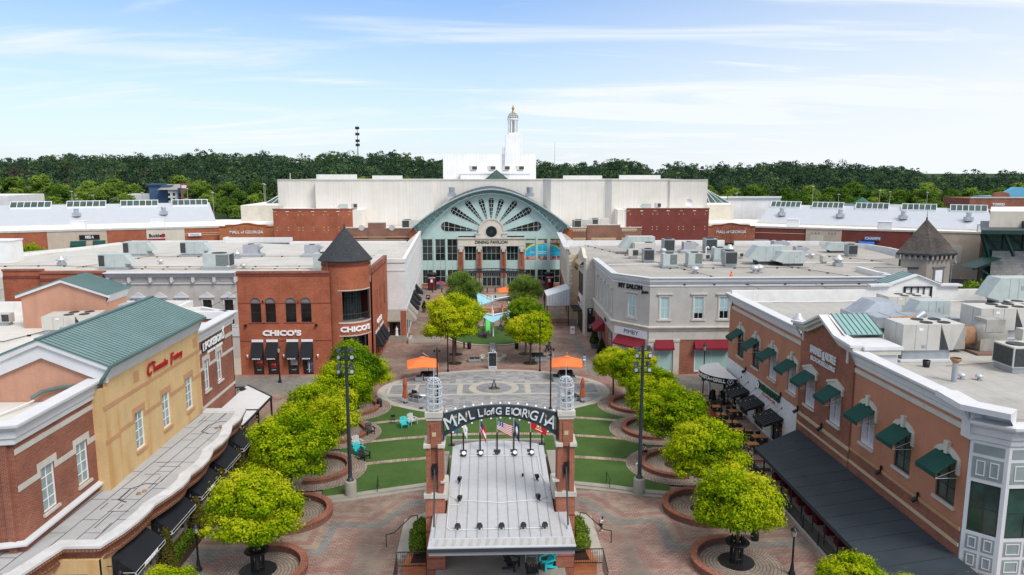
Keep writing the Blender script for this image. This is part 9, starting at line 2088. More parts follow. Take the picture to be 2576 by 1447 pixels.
# ==== people
def person(x,y,z,rz_,J,shirt,pants,hair,skin,lab,h=1.72,long_hair=False,short=False,sleeve=0.62,extra=None):
# J: joint positions in a body frame facing -y, in units of a 1.72 m person
 s=h/1.72;top=[]
 order=['pelvis','belly','chest','neck','head','crown']
 rad=dict(pelvis=.135,belly=.115,chest=.135,neck=.052,head=.085,crown=.075,shl=.06,ell=.042,wrl=.032,hal=.036,shr=.06,elr=.042,wrr=.032,har=.036,hil=.085,knl=.06,anl=.042,tol=.038,hir=.085,knr=.06,anr=.042,tor=.038)
 E=[('pelvis','belly'),('belly','chest'),('chest','neck'),('neck','head'),('head','crown'),('chest','shl'),('shl','ell'),('ell','wrl'),('wrl','hal'),('chest','shr'),('shr','elr'),('elr','wrr'),('wrr','har'),('pelvis','hil'),('hil','knl'),('knl','anl'),('anl','tol'),('pelvis','hir'),('hir','knr'),('knr','anr'),('anr','tor')]
 def grow(name,edges,scale,mat,parent,fingers=False,cut=None):
  names=[]
  for a,b in edges:
   for n_ in(a,b):
    if n_ not in names:names.append(n_)
  vs=[Vector(P[n_])*s for n_ in names];es=[(names.index(a),names.index(b))for a,b in edges];rs=[rad.get(n_,0.03)*scale*s for n_ in names]
  if fingers:
   for side in('l','r'):
    hnd=Vector(P['ha'+side]);wr=Vector(P['wr'+side]);d=(hnd-wr).normalized();pr=d.cross(Vector((0,1,0.2))).normalized()
    for f,(o,L_)in enumerate(((-.032,.065),(-.012,.08),(.01,.085),(.03,.075),(-.045,.045))):
     b0=len(vs);vs.append((hnd+pr*o+d*.02)*s);vs.append((hnd+pr*o*1.3+d*(.02+L_*.6))*s);vs.append((hnd+pr*o*1.2+d*(.02+L_)+Vector((0,-.02,0)))*s);es+=[(names.index('ha'+side),b0),(b0,b0+1),(b0+1,b0+2)];rs+=[.009*s,.008*s,.007*s]
  me=bpy.data.meshes.new(name);me.from_pydata([tuple(v)for v in vs],es,[]);ob=bpy.data.objects.new(name,me);COL.objects.link(ob)
  sk=ob.modifiers.new('s','SKIN')
  for i,r in enumerate(rs):me.skin_vertices[0].data[i].radius=(r,r)
  me.skin_vertices[0].data[0].use_root=True
  sb=ob.modifiers.new('u','SUBSURF');sb.levels=1;sb.render_levels=1
  dg=bpy.context.evaluated_depsgraph_get();m2=bpy.data.meshes.new_from_object(ob.evaluated_get(dg));m2.materials.clear();m2.materials.append(mat)
  bpy.data.objects.remove(ob);bpy.data.meshes.remove(me);o=bpy.data.objects.new(name,m2);COL.objects.link(o)
  for p in m2.polygons:p.use_smooth=True
  if parent:o.parent=parent
  return o
 P=dict(J);body=grow('person',E,1.0,skin,None,True)
 body.location=(x,y,z);body.rotation_euler=(0,0,rz_);tag(body,lab,'person');WL[body]=Vector((0,0,0))
 def mix(a,b,t):return tuple(Vector(P[a]).lerp(Vector(P[b]),t))
 P['sl_l']=mix('shl','ell',sleeve);P['sl_r']=mix('shr','elr',sleeve);rad['sl_l']=rad['sl_r']=.05
 grow('shirt',[('pelvis','belly'),('belly','chest'),('chest','shl'),('shl','sl_l'),('chest','shr'),('shr','sl_r')],1.14,shirt,body)
 if short:P['lg_l']=mix('hil','knl',0.8);P['lg_r']=mix('hir','knr',0.8);rad['lg_l']=rad['lg_r']=.07;grow('shorts',[('pelvis','hil'),('hil','lg_l'),('pelvis','hir'),('hir','lg_r')],1.15,pants,body)
 else:grow('trousers',[('pelvis','hil'),('hil','knl'),('knl','anl'),('pelvis','hir'),('hir','knr'),('knr','anr')],1.12,pants,body)
 hd=Vector(P['head'])*s;q=MB();hr=0.098*s;q.ball(tuple(hd+Vector((0,0.02,0.035))*s),hr,hair,10,1.05)
 if long_hair:q.tube(hd+Vector((0,0.05,0))*s,hd+Vector((0,0.09,-0.24))*s,0.085*s,hair,8,0.06*s)
 q.T=None;o=q.build('hair',None);o.parent=body
 q=MB();f=hd+Vector((0,-0.083,0.0))*s
 for e in(-0.032,0.032):q.ball((f.x+e*s,f.y+0.004,f.z+0.02*s),0.011*s,L_BLACK,6)
 q.tube(f+Vector((0,0.01,0.01))*s,f+Vector((0,-0.022,-0.018))*s,0.008*s,skin,5,0.013*s);q.box(f.x-0.022*s,f.x+0.022*s,f.y-0.002,f.y+0.01,f.z-0.045*s,f.z-0.038*s,F_RED)
 for e in(-1,1):q.ball((hd.x+e*0.085*s,hd.y,hd.z),0.022*s,skin,6,1.4)
 o=q.build('face',None);o.parent=body
 q=MB()
 for n_ in('l','r'):a=Vector(P['an'+n_])*s;t_=Vector(P['to'+n_])*s;q.tube(a+Vector((0,0.03,-0.03))*s,t_,0.05*s,LWHITE,8,0.045*s)
 o=q.build('shoes',None);o.parent=body
 return body
ST=dict(pelvis=(0,0,.95),belly=(0,-.01,1.10),chest=(0,0,1.32),neck=(0,0,1.46),head=(0,-.015,1.58),crown=(0,0,1.66),shl=(.17,0,1.38),ell=(.23,.02,1.12),wrl=(.22,-.06,.88),hal=(.22,-.09,.82),shr=(-.17,0,1.38),elr=(-.23,.02,1.12),wrr=(-.22,-.06,.88),har=(-.22,-.09,.82),hil=(.09,0,.90),knl=(.10,-.02,.50),anl=(.10,.02,.09),tol=(.10,-.13,.05),hir=(-.09,0,.90),knr=(-.10,-.02,.50),anr=(-.10,.02,.09),tor=(-.10,-.13,.05))
WK=dict(ST);WK.update(knl=(.10,-.16,.52),anl=(.10,-.20,.10),tol=(.10,-.33,.07),knr=(-.10,.03,.50),anr=(-.10,.28,.16),tor=(-.10,.18,.06),wrl=(.23,.16,.92),hal=(.23,.20,.87),ell=(.23,.10,1.13),wrr=(-.22,-.20,.95),har=(-.22,-.25,.91),elr=(-.23,-.05,1.13))
RUN=dict(WK);RUN.update(chest=(0,-.10,1.30),neck=(0,-.15,1.43),head=(0,-.20,1.55),crown=(0,-.19,1.63),shl=(.16,-.10,1.35),shr=(-.16,-.10,1.35),ell=(.24,.05,1.2),wrl=(.2,-.02,1.0),hal=(.18,-.08,.98),elr=(-.24,-.22,1.14),wrr=(-.14,-.42,1.16),har=(-.10,-.48,1.17),knl=(.10,-.24,.58),anl=(.10,-.14,.2),tol=(.10,-.26,.14),anr=(-.1,.2,.1),tor=(-.1,.1,.05))
SIT=dict(ST);SIT.update(pelvis=(0,0,.55),belly=(0,-.04,.70),chest=(0,-.12,.90),neck=(0,-.18,1.03),head=(0,-.25,1.13),crown=(0,-.25,1.21),shl=(.17,-.12,.96),shr=(-.17,-.12,.96),ell=(.22,-.16,.72),elr=(-.22,-.16,.72),wrl=(.10,-.36,.66),hal=(.06,-.42,.66),wrr=(-.10,-.36,.66),har=(-.06,-.42,.66),hil=(.09,-.03,.52),hir=(-.09,-.03,.52),knl=(.12,-.42,.52),knr=(-.12,-.42,.52),anl=(.12,-.42,.12),anr=(-.12,-.42,.12),tol=(.12,-.56,.07),tor=(-.12,-.56,.07))
person(7.35,52.1,0.02,1.9,RUN,LWHITE,DKCL,HAIRD,SKIN_D,'child in a white shirt running past the handrail right of the stage',1.3,short=True)
person(13.85,66.5,0.30,-1.2,SIT,LWHITE,DKCL,HAIRD,SKIN,'dark-haired woman in white seated on the curved brick wall, looking down',1.65,True)
person(12.75,64.5,0.1,-1.2,dict(SIT,pelvis=(0,0,.35)),LWHITE,LWHITE,HAIRD,SKIN,'small child in white sitting half hidden behind the right floodlight tower',1.05)
person(12.5,100.6,0.02,3.1,WK,SKYB,LWHITE,HAIRD,SKIN,'person in a sky blue shirt and white shorts walking away by the right umbrella',1.68,short=True)
person(14.7,99.1,0.02,0.1,WK,DENIM,DENIM,HAIRB,SKIN,'blonde woman in blue shirt and jeans walking with a black handbag',1.62,True)
t=thing('handbag','black shoulder bag at the side of the blonde walker','bag',(14.45,99.0,0.8));q=MB();q.box(14.38,14.48,98.88,99.12,0.85,1.08,BLACK);q.build('body',t);q=MB();q.path([(14.43,98.95,1.08),(14.52,99.05,1.35),(14.43,99.05,1.08)],0.008,BLACK,4);q.build('strap',t)
person(8.35,109.6,0.02,0.0,ST,DKCL,DENIM,HAIRD,SKIN,'person in dark clothes standing with a pushchair beside the right lime tree',1.72)
t=thing('pushchair','black pushchair beside the right lime tree','pushchair',(8.0,108.9,0.02));q=MB();q.face([(7.75,108.6,0.45),(8.25,108.6,0.45),(8.25,109.0,0.5),(7.75,109.0,0.5)],DKCL);q.face([(7.75,109.0,0.5),(8.25,109.0,0.5),(8.25,109.15,1.0),(7.75,109.15,1.0)],DKCL);q.build('seat',t);q=MB();q.path([(7.75,109.4,1.05),(7.75,108.5,0.25)],0.02,BLACK,5);q.path([(8.25,109.4,1.05),(8.25,108.5,0.25)],0.02,BLACK,5);q.path([(7.75,109.4,1.05),(8.25,109.4,1.05)],0.02,BLACK,5);q.build('frame',t)
for x,y in((7.72,108.6),(8.28,108.6),(7.72,109.3),(8.28,109.3)):MB().tube((x-0.02,y,0.18),(x+0.02,y,0.18),0.15,BLACK,12).build('wheel',t)
person(-1.35,116.0,0.35,3.1,ST,plain('cloth_slate',(0.10,0.12,0.16),0.9),DKCL,HAIRB,SKIN,'adult with a backpack standing by the climbing rock before the slide',1.7)
person(-0.92,119.2,0.45,0.0,SIT,plain('cloth_grey_pink',(0.45,0.28,0.30),0.9),LWHITE,HAIRD,SKIN,'small child sitting at the foot of the green slide',1.0)
person(31.9,98.0,12.1,0.1,ST,HIVIS,HIVIS,HAIRD,SKIN,'roof worker in hi-vis orange behind the salon parapet',1.55,sleeve=0.95)
person(25.3,48.4,0.16,-2.6,SIT,PINKC,PINKC,HAIRD,SKIN,'diner in bright pink seated in a booth under the slate awning',1.6)
# ==== rooftop equipment
HP={}
def unit_proto(kind):
 t=thing('x','x','rooftop unit')
 if kind=='box_hood':
  MB().box(-2.0,1.4,-0.9,0.9,0.35,2.1,HV_G).build('casing',t);MB().box(-2.02,-2.0,-0.8,0.8,0.5,1.9,HV_D).build('grille',t);MB().box(-1.95,-1.2,-0.915,-0.9,0.5,1.95,HV_D).build('grille',t)
  q=MB();q.add([(1.4,-0.8,2.0),(1.4,0.8,2.0),(2.4,0.8,0.8),(2.4,-0.8,0.8),(1.4,-0.8,0.8),(1.4,0.8,0.8)],[(0,3,2,1),(0,4,3),(1,2,5),(3,4,5,2)],HV_G);q.build('hood',t);q=MB();q.box(-1.9,1.7,-0.8,0.8,0,0.35,STEEL);q.build('curb',t)
  q=MB()
  for x in(-1.1,0.1):q.box(x-0.015,x+0.015,-0.92,-0.9,0.4,2.05,HV_S)
  q.build('panel_seams',t)
 elif kind=='condenser':
  MB().box(-1.0,1.0,-0.9,0.9,0.35,2.0,HV_G).build('casing',t);MB().box(0.0,0.96,-0.93,-0.9,0.5,1.9,plain('louvre_green_grey',(0.16,0.19,0.175),0.7,var=0.3,scale=6)).build('grille',t);MB().box(1.0,1.03,-0.8,0.8,0.5,1.9,HV_D).build('grille',t)
  q=MB();q.lathe([(0.55,2.0),(0.6,2.1),(0.5,2.12),(0.5,2.03),(0.02,2.03)],HV_D,(0.1,0,0),16);q.build('fan',t);MB().box(-1.15,1.15,-1.05,1.05,0,0.35,STEEL).build('curb',t)
 elif kind=='dark_condenser':
  MB().box(-0.9,0.9,-0.9,0.9,0.3,2.2,HV_S).build('casing',t);MB().box(-0.8,0.8,-0.93,-0.9,0.45,2.05,HV_D).build('grille',t);MB().box(0.9,0.93,-0.8,0.8,0.45,2.05,HV_D).build('grille',t);q=MB();q.lathe([(0.6,2.2),(0.65,2.32),(0.5,2.32),(0.02,2.24)],BLACK,(0,0,0),16);q.build('fan',t);MB().box(-0.8,0.8,-0.8,0.8,0,0.3,STEEL).build('curb',t)
 elif kind=='small_grey':
  MB().box(-1.0,1.0,-0.7,0.7,0.55,1.7,plain('unit_lilac_grey',(0.40,0.39,0.42),0.6,var=0.1,dirt=0.3)).build('casing',t);q=MB();q.prism([(-1.6,-1.1),(1.6,-1.1),(1.6,1.1),(-1.6,1.1)],0,0.25,STEEL);q.add([(-1.6,-1.1,0.25),(1.6,-1.1,0.25),(1.6,1.1,0.25),(-1.6,1.1,0.25),(-1,-0.7,0.55),(1,-0.7,0.55),(1,0.7,0.55),(-1,0.7,0.55)],[(0,1,5,4),(1,2,6,5),(2,3,7,6),(3,0,4,7)],STEEL);q.build('curb',t);q=MB();q.add([(1.0,-0.6,1.6),(1.0,0.6,1.6),(1.6,0.6,1.3),(1.6,-0.6,1.3),(1.0,-0.6,0.9),(1,0.6,0.9)],[(0,3,2,1),(0,4,3),(1,2,5)],STEEL);q.build('hood',t);q=MB();q.lathe([(0.4,1.7),(0.45,1.78),(0.02,1.75)],HV_D,(0,0,0),12);q.build('fan',t)
 elif kind=='vee':
  MB().box(-2.6,1.2,-1.6,1.6,0.9,3.0,HV_B).build('casing',t);q=MB()
  q.add([(1.2,-1.6,3.0),(3.6,-1.6,3.0),(2.6,-1.6,0.9),(2.2,-1.6,0.9),(1.2,1.6,3.0),(3.6,1.6,3.0),(2.6,1.6,0.9),(2.2,1.6,0.9)],[(0,3,2,1),(4,5,6,7),(0,1,5,4),(1,2,6,5),(3,0,4,7),(2,3,7,6)],HV_B);q.build('coil_section',t);MB().add([(1.2,-1.58,2.4),(2.15,-1.58,0.95),(1.2,-1.58,0.95)],[(0,1,2)],HV_D).build('dark_opening',t)
  for x in(0.2,2.0):
   for y in(-0.75,0.75):q=MB();q.lathe([(0.55,3.0),(0.6,3.06),(0.5,3.07),(0.5,3.02),(0.02,3.02)],HV_D,(x,y,0),16);q.build('fan',t)
  MB().box(-2.4,2.4,-1.4,1.4,0.15,0.9,STEEL).build('curb',t);MB().box(-2.8,2.9,-1.9,1.9,0.0,0.15,TRIMG).build('pad',t)
  q=MB()
  for x in(-1.3,-0.1):q.box(x-0.015,x+0.015,-1.62,-1.6,0.95,2.98,HV_S)
  q.box(-2.62,-2.6,-0.4,-0.37,0.95,2.98,HV_S);q.box(-1.0,-0.6,-1.625,-1.6,2.5,2.7,L_WHITE);q.box(-0.6,-0.2,-1.63,-1.6,1.1,1.35,HV_S);q.build('panel_seams',t)
 elif kind=='hood_big':
  MB().box(-1.6,2.4,-1.1,1.1,0.45,2.6,HV_G).build('casing',t);q=MB();q.add([(-1.6,-1.1,2.6),(-1.6,1.1,2.6),(-3.0,1.1,0.9),(-3.0,-1.1,0.9),(-1.6,-1.1,0.6),(-1.6,1.1,0.6)],[(0,1,2,3),(0,3,4),(1,5,2),(3,2,5,4)],HV_G);q.build('hood',t);q=MB()
  for x in(-0.5,0.5,1.5):q.box(x-0.015,x+0.015,-1.12,-1.1,0.5,2.55,HV_S)
  q.box(0.8,1.1,-1.125,-1.1,1.5,1.9,HV_S);q.build('panel_seams',t);MB().box(-1.5,2.2,-1,1,0,0.45,HV_D).build('curb',t)
 elif kind=='split':
  MB().box(-0.7,2.6,-1.1,1.1,0.4,1.9,HV_B).build('casing',t);MB().box(-0.72,-0.7,-1.0,1.0,0.5,1.8,HV_D).build('grille',t);MB().box(-0.6,0.55,-1.13,-1.1,0.5,1.8,HV_D).build('grille',t);q=MB();q.lathe([(0.6,1.9),(0.65,1.97),(0.55,1.98),(0.02,1.93)],HV_D,(0.2,0,0),16);q.build('fan',t);MB().box(-0.6,2.5,-1,1,0,0.4,STEEL).build('curb',t)
 elif kind=='mushroom':
  q=MB();q.lathe([(0.45,0.45),(0.5,0.75),(0.75,0.8),(0.75,1.0),(0.35,1.2),(0.3,1.45),(0.02,1.5)],plain('spun_aluminium',(0.62,0.63,0.63),0.35,0.5),(0,0,0),14);q.build('cowl',t);MB().box(-0.5,0.5,-0.5,0.5,0,0.45,STEEL).build('curb',t)
 elif kind=='dome':
  q=MB();q.lathe([(0.25,0),(0.25,0.4),(0.55,0.45),(0.6,0.7),(0.4,0.95),(0.02,1.05)],plain('spun_aluminium',(0.62,0.63,0.63)),(0,0,0),14);q.build('cowl',t);MB().box(-0.4,0.4,-0.4,0.4,0,0.1,STEEL).build('base',t)
 elif kind=='small_box':
  MB().box(-0.55,0.55,-0.35,0.35,0.25,1.05,HV_B).build('casing',t);MB().box(-0.1,0.5,-0.37,-0.35,0.35,0.95,HV_D).build('grille',t);MB().box(-0.4,0.4,-0.3,0.3,0,0.25,HV_S).build('feet',t)
 elif kind=='white_box':
  MB().box(-1.8,1.8,-1.3,1.3,0.0,3.0,HV_W).build('casing',t);q=MB();q.box(-1.9,1.9,-1.4,1.4,3.0,3.15,WHITEM);q.build('lid',t);q=MB();q.box(-1.81,-1.8,-1.1,1.1,0.4,2.7,HV_S);q.build('panel',t)
 elif kind=='goosenecks':
  for x in(-0.45,0.45):MB().path([(x,0,0),(x,0,1.5),(x+0.15,0,1.75),(x+0.35,0,1.7),(x+0.42,0,1.5)],0.11,WHITEM,8).build('gooseneck',t)
 elif kind=='drum':
  q=MB();q.lathe([(0.75,0),(0.75,1.2),(0.85,1.25),(0.85,1.4),(0.02,1.5)],STEEL,(0,0,0),14);q.build('drum',t);MB().box(-1.1,1.1,-0.9,0.9,-1.2,0,STEEL).build('motor_box',t)
 return t
NAMES=dict(box_hood='packaged_air_unit',condenser='condenser_unit',dark_condenser='condenser_unit',small_grey='roof_exhaust_unit',vee='large_air_handler',hood_big='air_handler',split='cooling_unit',mushroom='roof_fan',dome='roof_vent',small_box='small_condenser',white_box='roof_housing',goosenecks='gooseneck_vents',drum='exhaust_drum')
def U_(kind,x,y,z,lab,s=1.0,rz_=0.0,grp=None):
 if kind not in HP:HP[kind]=unit_proto(kind);o=HP[kind];o.name=NAMES[kind]
 else:o=copy_tree(HP[kind])
 o.location=(x,y,z+0.02);o.rotation_euler=(0,0,rz_);o.scale=s if hasattr(s,'__len__')else(s,)*3;o['label']=lab
 if grp:o['group']=grp
 return o
gA='equipment on the pale left roof';z=12.8
U_('box_hood',-60.2,127.5,z,'pale packaged unit on the back of the left roof, left of two',1.15,0,gA);U_('box_hood',-50.6,127.3,z,'pale packaged unit on the back of the left roof, right of two',1.15,0,gA)
U_('box_hood',-55.3,109.6,z,'large pale packaged unit on rails at the front of the left roof',1.1,0,gA);U_('condenser',-40.6,109.6,z,'pale box unit with dark end grille at the front middle of the left roof',(1.9,1.2,1.15),math.pi/2*0,gA);U_('condenser',-24.6,107.6,z,'pale box unit with dark grille half behind the turret',(1.5,1.2,1.25),0,gA)
U_('small_grey',-40.9,126.0,z,'lilac grey exhaust unit at the back of the left roof',1.2,0,gA);U_('small_grey',-30.6,125.6,z,'grey exhaust unit on a flared base left of the cone roof',1.15,0,gA);U_('mushroom',-42.3,122.9,z,'silver fan cowl before the lilac unit on the left roof',0.9,0,gA)
U_('mushroom',-66.0,114.4,z,'silver fan cowl at the left of the pale roof',1.0,0,gA);U_('dome',-51.6,115.5,z,'small silver vent in the middle of the left roof',0.8,0,gA);U_('white_box',-77.3,119,z,'streaked white housing at the far left end of the pale roof',(1.1,1.2,1.15),0,gA);U_('dome',-39.0,108.8,z,'small dark vent pipe beside the front unit on the left roof',0.7,0,gA);U_('dome',-37.0,109.6,z,'low silver vent right of the front unit on the left roof',0.8,0,gA)
gB='equipment on the restaurant roof';z=11.3
U_('vee',-42.2,73.0,z,'big grey air handler with three fans behind the green roof',(0.78,0.9,0.62),0.15,gB);U_('hood_big',-38.8,78.2,z,'slate grey duct unit behind the ridge of the green roof',(0.9,0.9,0.75),0,gB);U_('small_box',-50.9,76.8,z,'small white condenser at the left edge of the restaurant roof',1.2,0,gB);U_('small_box',-50.0,82.0,z,'small grey condenser beside the fan cowls, left of three',1.0,0,gB);U_('small_box',-47.4,82.0,z,'small grey condenser beside the fan cowls, middle of three',1.0,0,gB);U_('small_box',-45.6,81.0,z,'small grey condenser beside the fan cowls, right of three',1.0,0,gB)
U_('mushroom',-44.2,81.5,z,'tall silver fan cowl before the salmon gable',1.3,0,gB);U_('mushroom',-48.0,79.0,z,'short silver fan cowl before the salmon gable',1.0,0,gB)
gC='equipment on the salon roof';z=12.7
for k,(kd,x,y,s,r,l)in enumerate((('hood_big',25.6,129.6,1.15,0,'lilac grey air handler with a V-shaped end at the back left of the salon roof'),('condenser',26.3,109.9,1.05,0,'green-grey condenser at the near left of the salon roof'),('condenser',30.4,111.0,1.05,0,'green-grey condenser second from the left on the salon roof'),('dark_condenser',35.9,111.0,1.05,0,'condenser with big black grille near the middle of the salon roof'),('condenser',36.5,118.0,1.05,0,'green-grey condenser on a raised base behind the black-grilled one'),('dark_condenser',24.6,116.6,0.95,0,'condenser with dark side behind the near left one'),('dark_condenser',31.2,130.4,1.1,0,'slate condenser at the back of the salon roof, left one'),('dark_condenser',38.6,130.0,1.15,0,'slate condenser at the back of the salon roof, right one'),('small_grey',35.0,130.6,1.1,0,'lilac exhaust unit between the two slate condensers'),('split',27.2,127.0,1.1,3.14,'low lilac unit left of the slate condenser'),('hood_big',42.6,113.6,1.12,0,'large green-grey air handler in the middle right of the salon roof'),('hood_big',45.4,111.6,0.85,0,'smaller green-grey air handler right of the large one'),('small_grey',51.2,130.4,1.2,0,'grey V-shaped intake unit at the back right of the salon roof'),('small_grey',52.4,124.2,0.95,0,'smaller grey intake unit before the back right one'),('hood_big',61.0,129.6,0.7,0,'pale grey box unit at the far right back of the salon roof'),('dark_condenser',61.0,123.6,0.9,0,'dark grilled condenser by the far right parapet'),('small_box',33.6,121.6,1.0,0,'small grey condenser in the clutter, left of the goosenecks'),('small_box',34.4,118.0,1.0,0,'small condenser before the goosenecks on the salon roof'),('small_box',41.0,121.0,0.9,0,'small condenser by the white pipes on the salon roof'),('small_box',52.0,114.2,1.1,1.57,'small beige condenser on stilts at the right of the salon roof'),('small_box',23.2,121.5,1.5,0,'small unit with blue-tinted side at the left of the salon roof'),('goosenecks',35.8,121.2,1.1,0,'pair of white goosenecks among the salon roof units'),('goosenecks',43.3,119.6,0.9,0,'white bent pipes in the middle of the salon roof'),('mushroom',41.0,126.4,1.2,0,'tall silver fan with square cap at the back middle of the salon roof'),('mushroom',40.0,120.6,0.9,0,'small silver fan among the salon roof units'),('mushroom',52.6,110.6,1.15,0,'silver fan cowl at the front right of the salon roof'),('dome',28.4,103.0,1.0,0,'silver dome vent at the near left of the salon roof'),('dome',37.0,103.2,1.1,0,'silver dome vent right of the roof worker, left of the pair'),('dome',37.9,103.8,1.1,0,'silver dome vent right of the roof worker, right of the pair'),('dome',29.8,128.0,1.0,0,'silver dome vent before the lilac exhaust unit'),('dome',46.6,112.6,0.6,0,'small white vent right of the smaller air handler'),('dome',48.4,113.6,0.6,0,'small white vent in the open right part of the salon roof'),('dome',53.2,121.0,0.8,0,'white vent near the back right units'))):
 U_(kd,x,y,z,l,s,r,gC)
gD='equipment on the bookstore roof';z=12.0
U_('vee',33.9,57.6,z,'huge beige air handler with four fans, nearest on the bookstore roof',(0.80,0.85,1.0),0.0,gD);U_('vee',45.3,65.0,z,'huge beige air handler with four fans, farther right on the bookstore roof',(0.85,0.9,0.95),0.0,gD);U_('vee',44.0,78.2,z,'beige air handler before the white gable on the bookstore roof',(0.75,0.8,0.55),0.0,gD);U_('split',38.9,53.6,z,'beige cooler with two black grilles at the right edge of the bookstore roof',1.05,0,gD);U_('split',53.6,73.6,z,'beige unit with intake hood at the far right of the bookstore roof',(0.9,0.9,0.9),0,gD);U_('hood_big',42.4,70.6,z,'slate grey unit with a curved scoop in the middle of the bookstore roof',(0.75,0.85,0.95),0.0,gD);U_('hood_big',57.6,80.5,z,'green-grey housing in the far right corner of the bookstore roof',(1.0,1.0,1.25),0,gD)
U_('mushroom',28.9,69.0,z,'white fan cowl beside the brick gable of the bookstore',(0.8,0.8,1.0),0,gD);U_('mushroom',48.4,78.3,z,'wide silver drum fan before the white gable',(1.1,1.1,0.9),0,gD);U_('small_box',46.3,62.0,z,'small galvanised box by the rusty pipe on the bookstore roof',1.3,0,gD)
def one(name,lab,cat,parts,loc,grp=gD):
 t=thing(name,lab,cat,loc,grp)
 for nm,q in parts:q.build(nm,t)
 return t
q=MB();q.box(35.3,42.3,66.6,69.3,12.5,13.5,STEEL);q.box(42.3,43.4,66.9,69.0,12.6,13.3,STEEL);q2=MB()
for x in(36.8,38.6,40.6):q2.box(x-0.03,x+0.03,66.55,69.35,12.48,13.53,HV_S)
one('air_duct','long galvanised duct lying across the bookstore roof','duct',[('duct',q),('flanges',q2)],(39,68,12))
q=MB();q.add([(36.2,71.2,12.8),(41.0,71.2,12.8),(41.0,74.8,12.8),(36.2,74.8,12.8),(37.8,71.6,14.1),(39.8,71.6,14.1),(39.8,74.4,14.1),(37.8,74.4,14.1)],[(0,1,5,4),(1,2,6,5),(2,3,7,6),(3,0,4,7),(4,5,6,7)],STEEL);q.box(35.9,41.2,71,75,12.2,12.8,STEEL);one('duct_hood','silver faceted duct hood behind the brick gable','duct',[('hood',q)],(38,73,12))
q=MB();q.tube((36.2,66.0,13.4),(38.6,66.0,13.5),0.28,RUST,10);q2=MB();q2.tube((38.6,66,13.5),(39.4,66.3,13.9),0.26,STEEL,10,0.45);one('rusty_pipe','short rust-brown pipe lying before the long duct','pipe',[('pipe',q),('elbow',q2)],(37,66,13))
q=MB();q.box(36.6,38.8,59.0,60.6,12.3,14.1,plain('galvanised_rusted',(0.42,0.40,0.36),0.5,0.4,0.2,dirt=0.9));q.tube((38.8,59.8,13.2),(40.0,59.8,13.3),0.85,RUST,14,0.8);q2=MB();q2.lathe([(0.02,-0.8),(1.25,-0.8),(1.25,0.8),(0.02,0.8)],plain('galvanised_rusted',(0.42,0.40,0.36)),(0,0,0),18);q2.v=[(41.0+x,59.6+zz,13.5+y)for x,y,zz in q2.v];q2.box(39.9,42.2,58.7,60.5,12.2,13.2,plain('galvanised_rusted',(0.42,0.40,0.36)));q2.box(40.3,41.9,58.75,60.4,13.8,14.85,plain('galvanised_rusted',(0.42,0.40,0.36)))
q3=MB();q3.box(39.2,43.2,57.9,61.2,12.0,12.18,plain('roof_curb_brown',(0.22,0.13,0.10),0.9));one('blower_fan','rust-streaked scroll blower joined to a galvanised duct','blower',[('duct',q),('scroll',q2),('curb',q3)],(40,59.5,12))
q=MB();q.tube((32.55,50.6,12),(32.55,50.6,13.6),0.2,STEEL,10);q2=MB();q2.lathe([(0.2,13.4),(0.42,13.65),(0.36,13.75)],RUST,(32.55,50.6,0),8);one('flue_pipe','galvanised flue with a rusty rain cap standing alone on the bookstore roof','flue',[('pipe',q),('cap',q2)],(32.5,50.6,12))
for x,y,l in((33.5,51.2,'small grey roof vent just right of the rusty-capped flue'),(34.6,50.9,'small grey roof vent farther right of the rusty-capped flue')):U_('dome',x,y,12.0,l,0.45,0,gD)
q=MB();q.lathe([(0.24,12.03),(0.28,12.55),(0.24,12.55)],BLACK,(32.9,54.6,0),12);one('bucket','black bucket left before the nearest beige air handler','bucket',[('body',q)],(32.9,54.6,12))
q=MB();q.path([(31.0,55.4,12.1),(31.0,55.4,13.3),(31.3,55.4,13.3)],0.04,WHITEM,5);q.path([(31.0,55.4,12.3),(30.4,55.2,12.35)],0.04,WHITEM,5);one('white_vent_pipe','thin white upright pipe left of the nearest beige air handler','pipe',[('pipe',q)],(31,55.4,12))
gE='equipment on the far mall roofs'
pos=[(-137,186,'leftmost'),(-108,198,'middle'),(-90,203.5,'rightmost')]
for x,y,l in pos:U_('white_box',x,y,11.9,'white roof housing on the left mall wing, %s of three'%l,(0.9,0.9,0.75),0.3,gE)
for x,y,l in((84,203,'left'),(104,192,'middle'),(125,183,'right')):U_('white_box',x,y,11.6,'white roof housing on the right mall wing, %s of three'%l,(0.9,0.9,0.75),-0.45,gE)
for TT,LL_,ns,zb,sd in((TSL,LSL,(0.30,0.56,0.83),(11.9,17.2,12),'left'),(TSR,LSR,(0.10,0.37,0.64,0.90),(11.9,16.9,11),'right')):
 for i,f in enumerate(ns):
  p=TT@Vector((LL_*f,zb[2]*0.36,0));U_('drum',p.x,p.y,zb[0]+(zb[1]-zb[0])*0.36+1.2,'grey drum fan on the %s white metal roof slope, %s from the left'%(sd,('first','second','third','fourth')[i]),0.85,0,'drum fans on the white sheds')
for x,s,l in((-38,1,'left'),(40.5,1,'right')):
 U_('hood_big',x,192.5,17.4,'rooftop machinery on the %s brick block'%l,0.5,0.2,gE);U_('goosenecks',x-2.5,192.3,17.4,'bent pipes on the %s brick block'%l,1.0,0,gE);U_('small_box',x+3,192.2,17.4,'small box unit on the %s brick block'%l,1.4,0,gE)
for x,y,l in((21.2,182,'left of the brown brick parapet'),(26.0,186,'behind the brown brick parapet'),(-20.8,183,'left beside the arched hall')):U_('split',x,y,12.6,'white low unit on the roof %s'%l,1.4,0,gE)
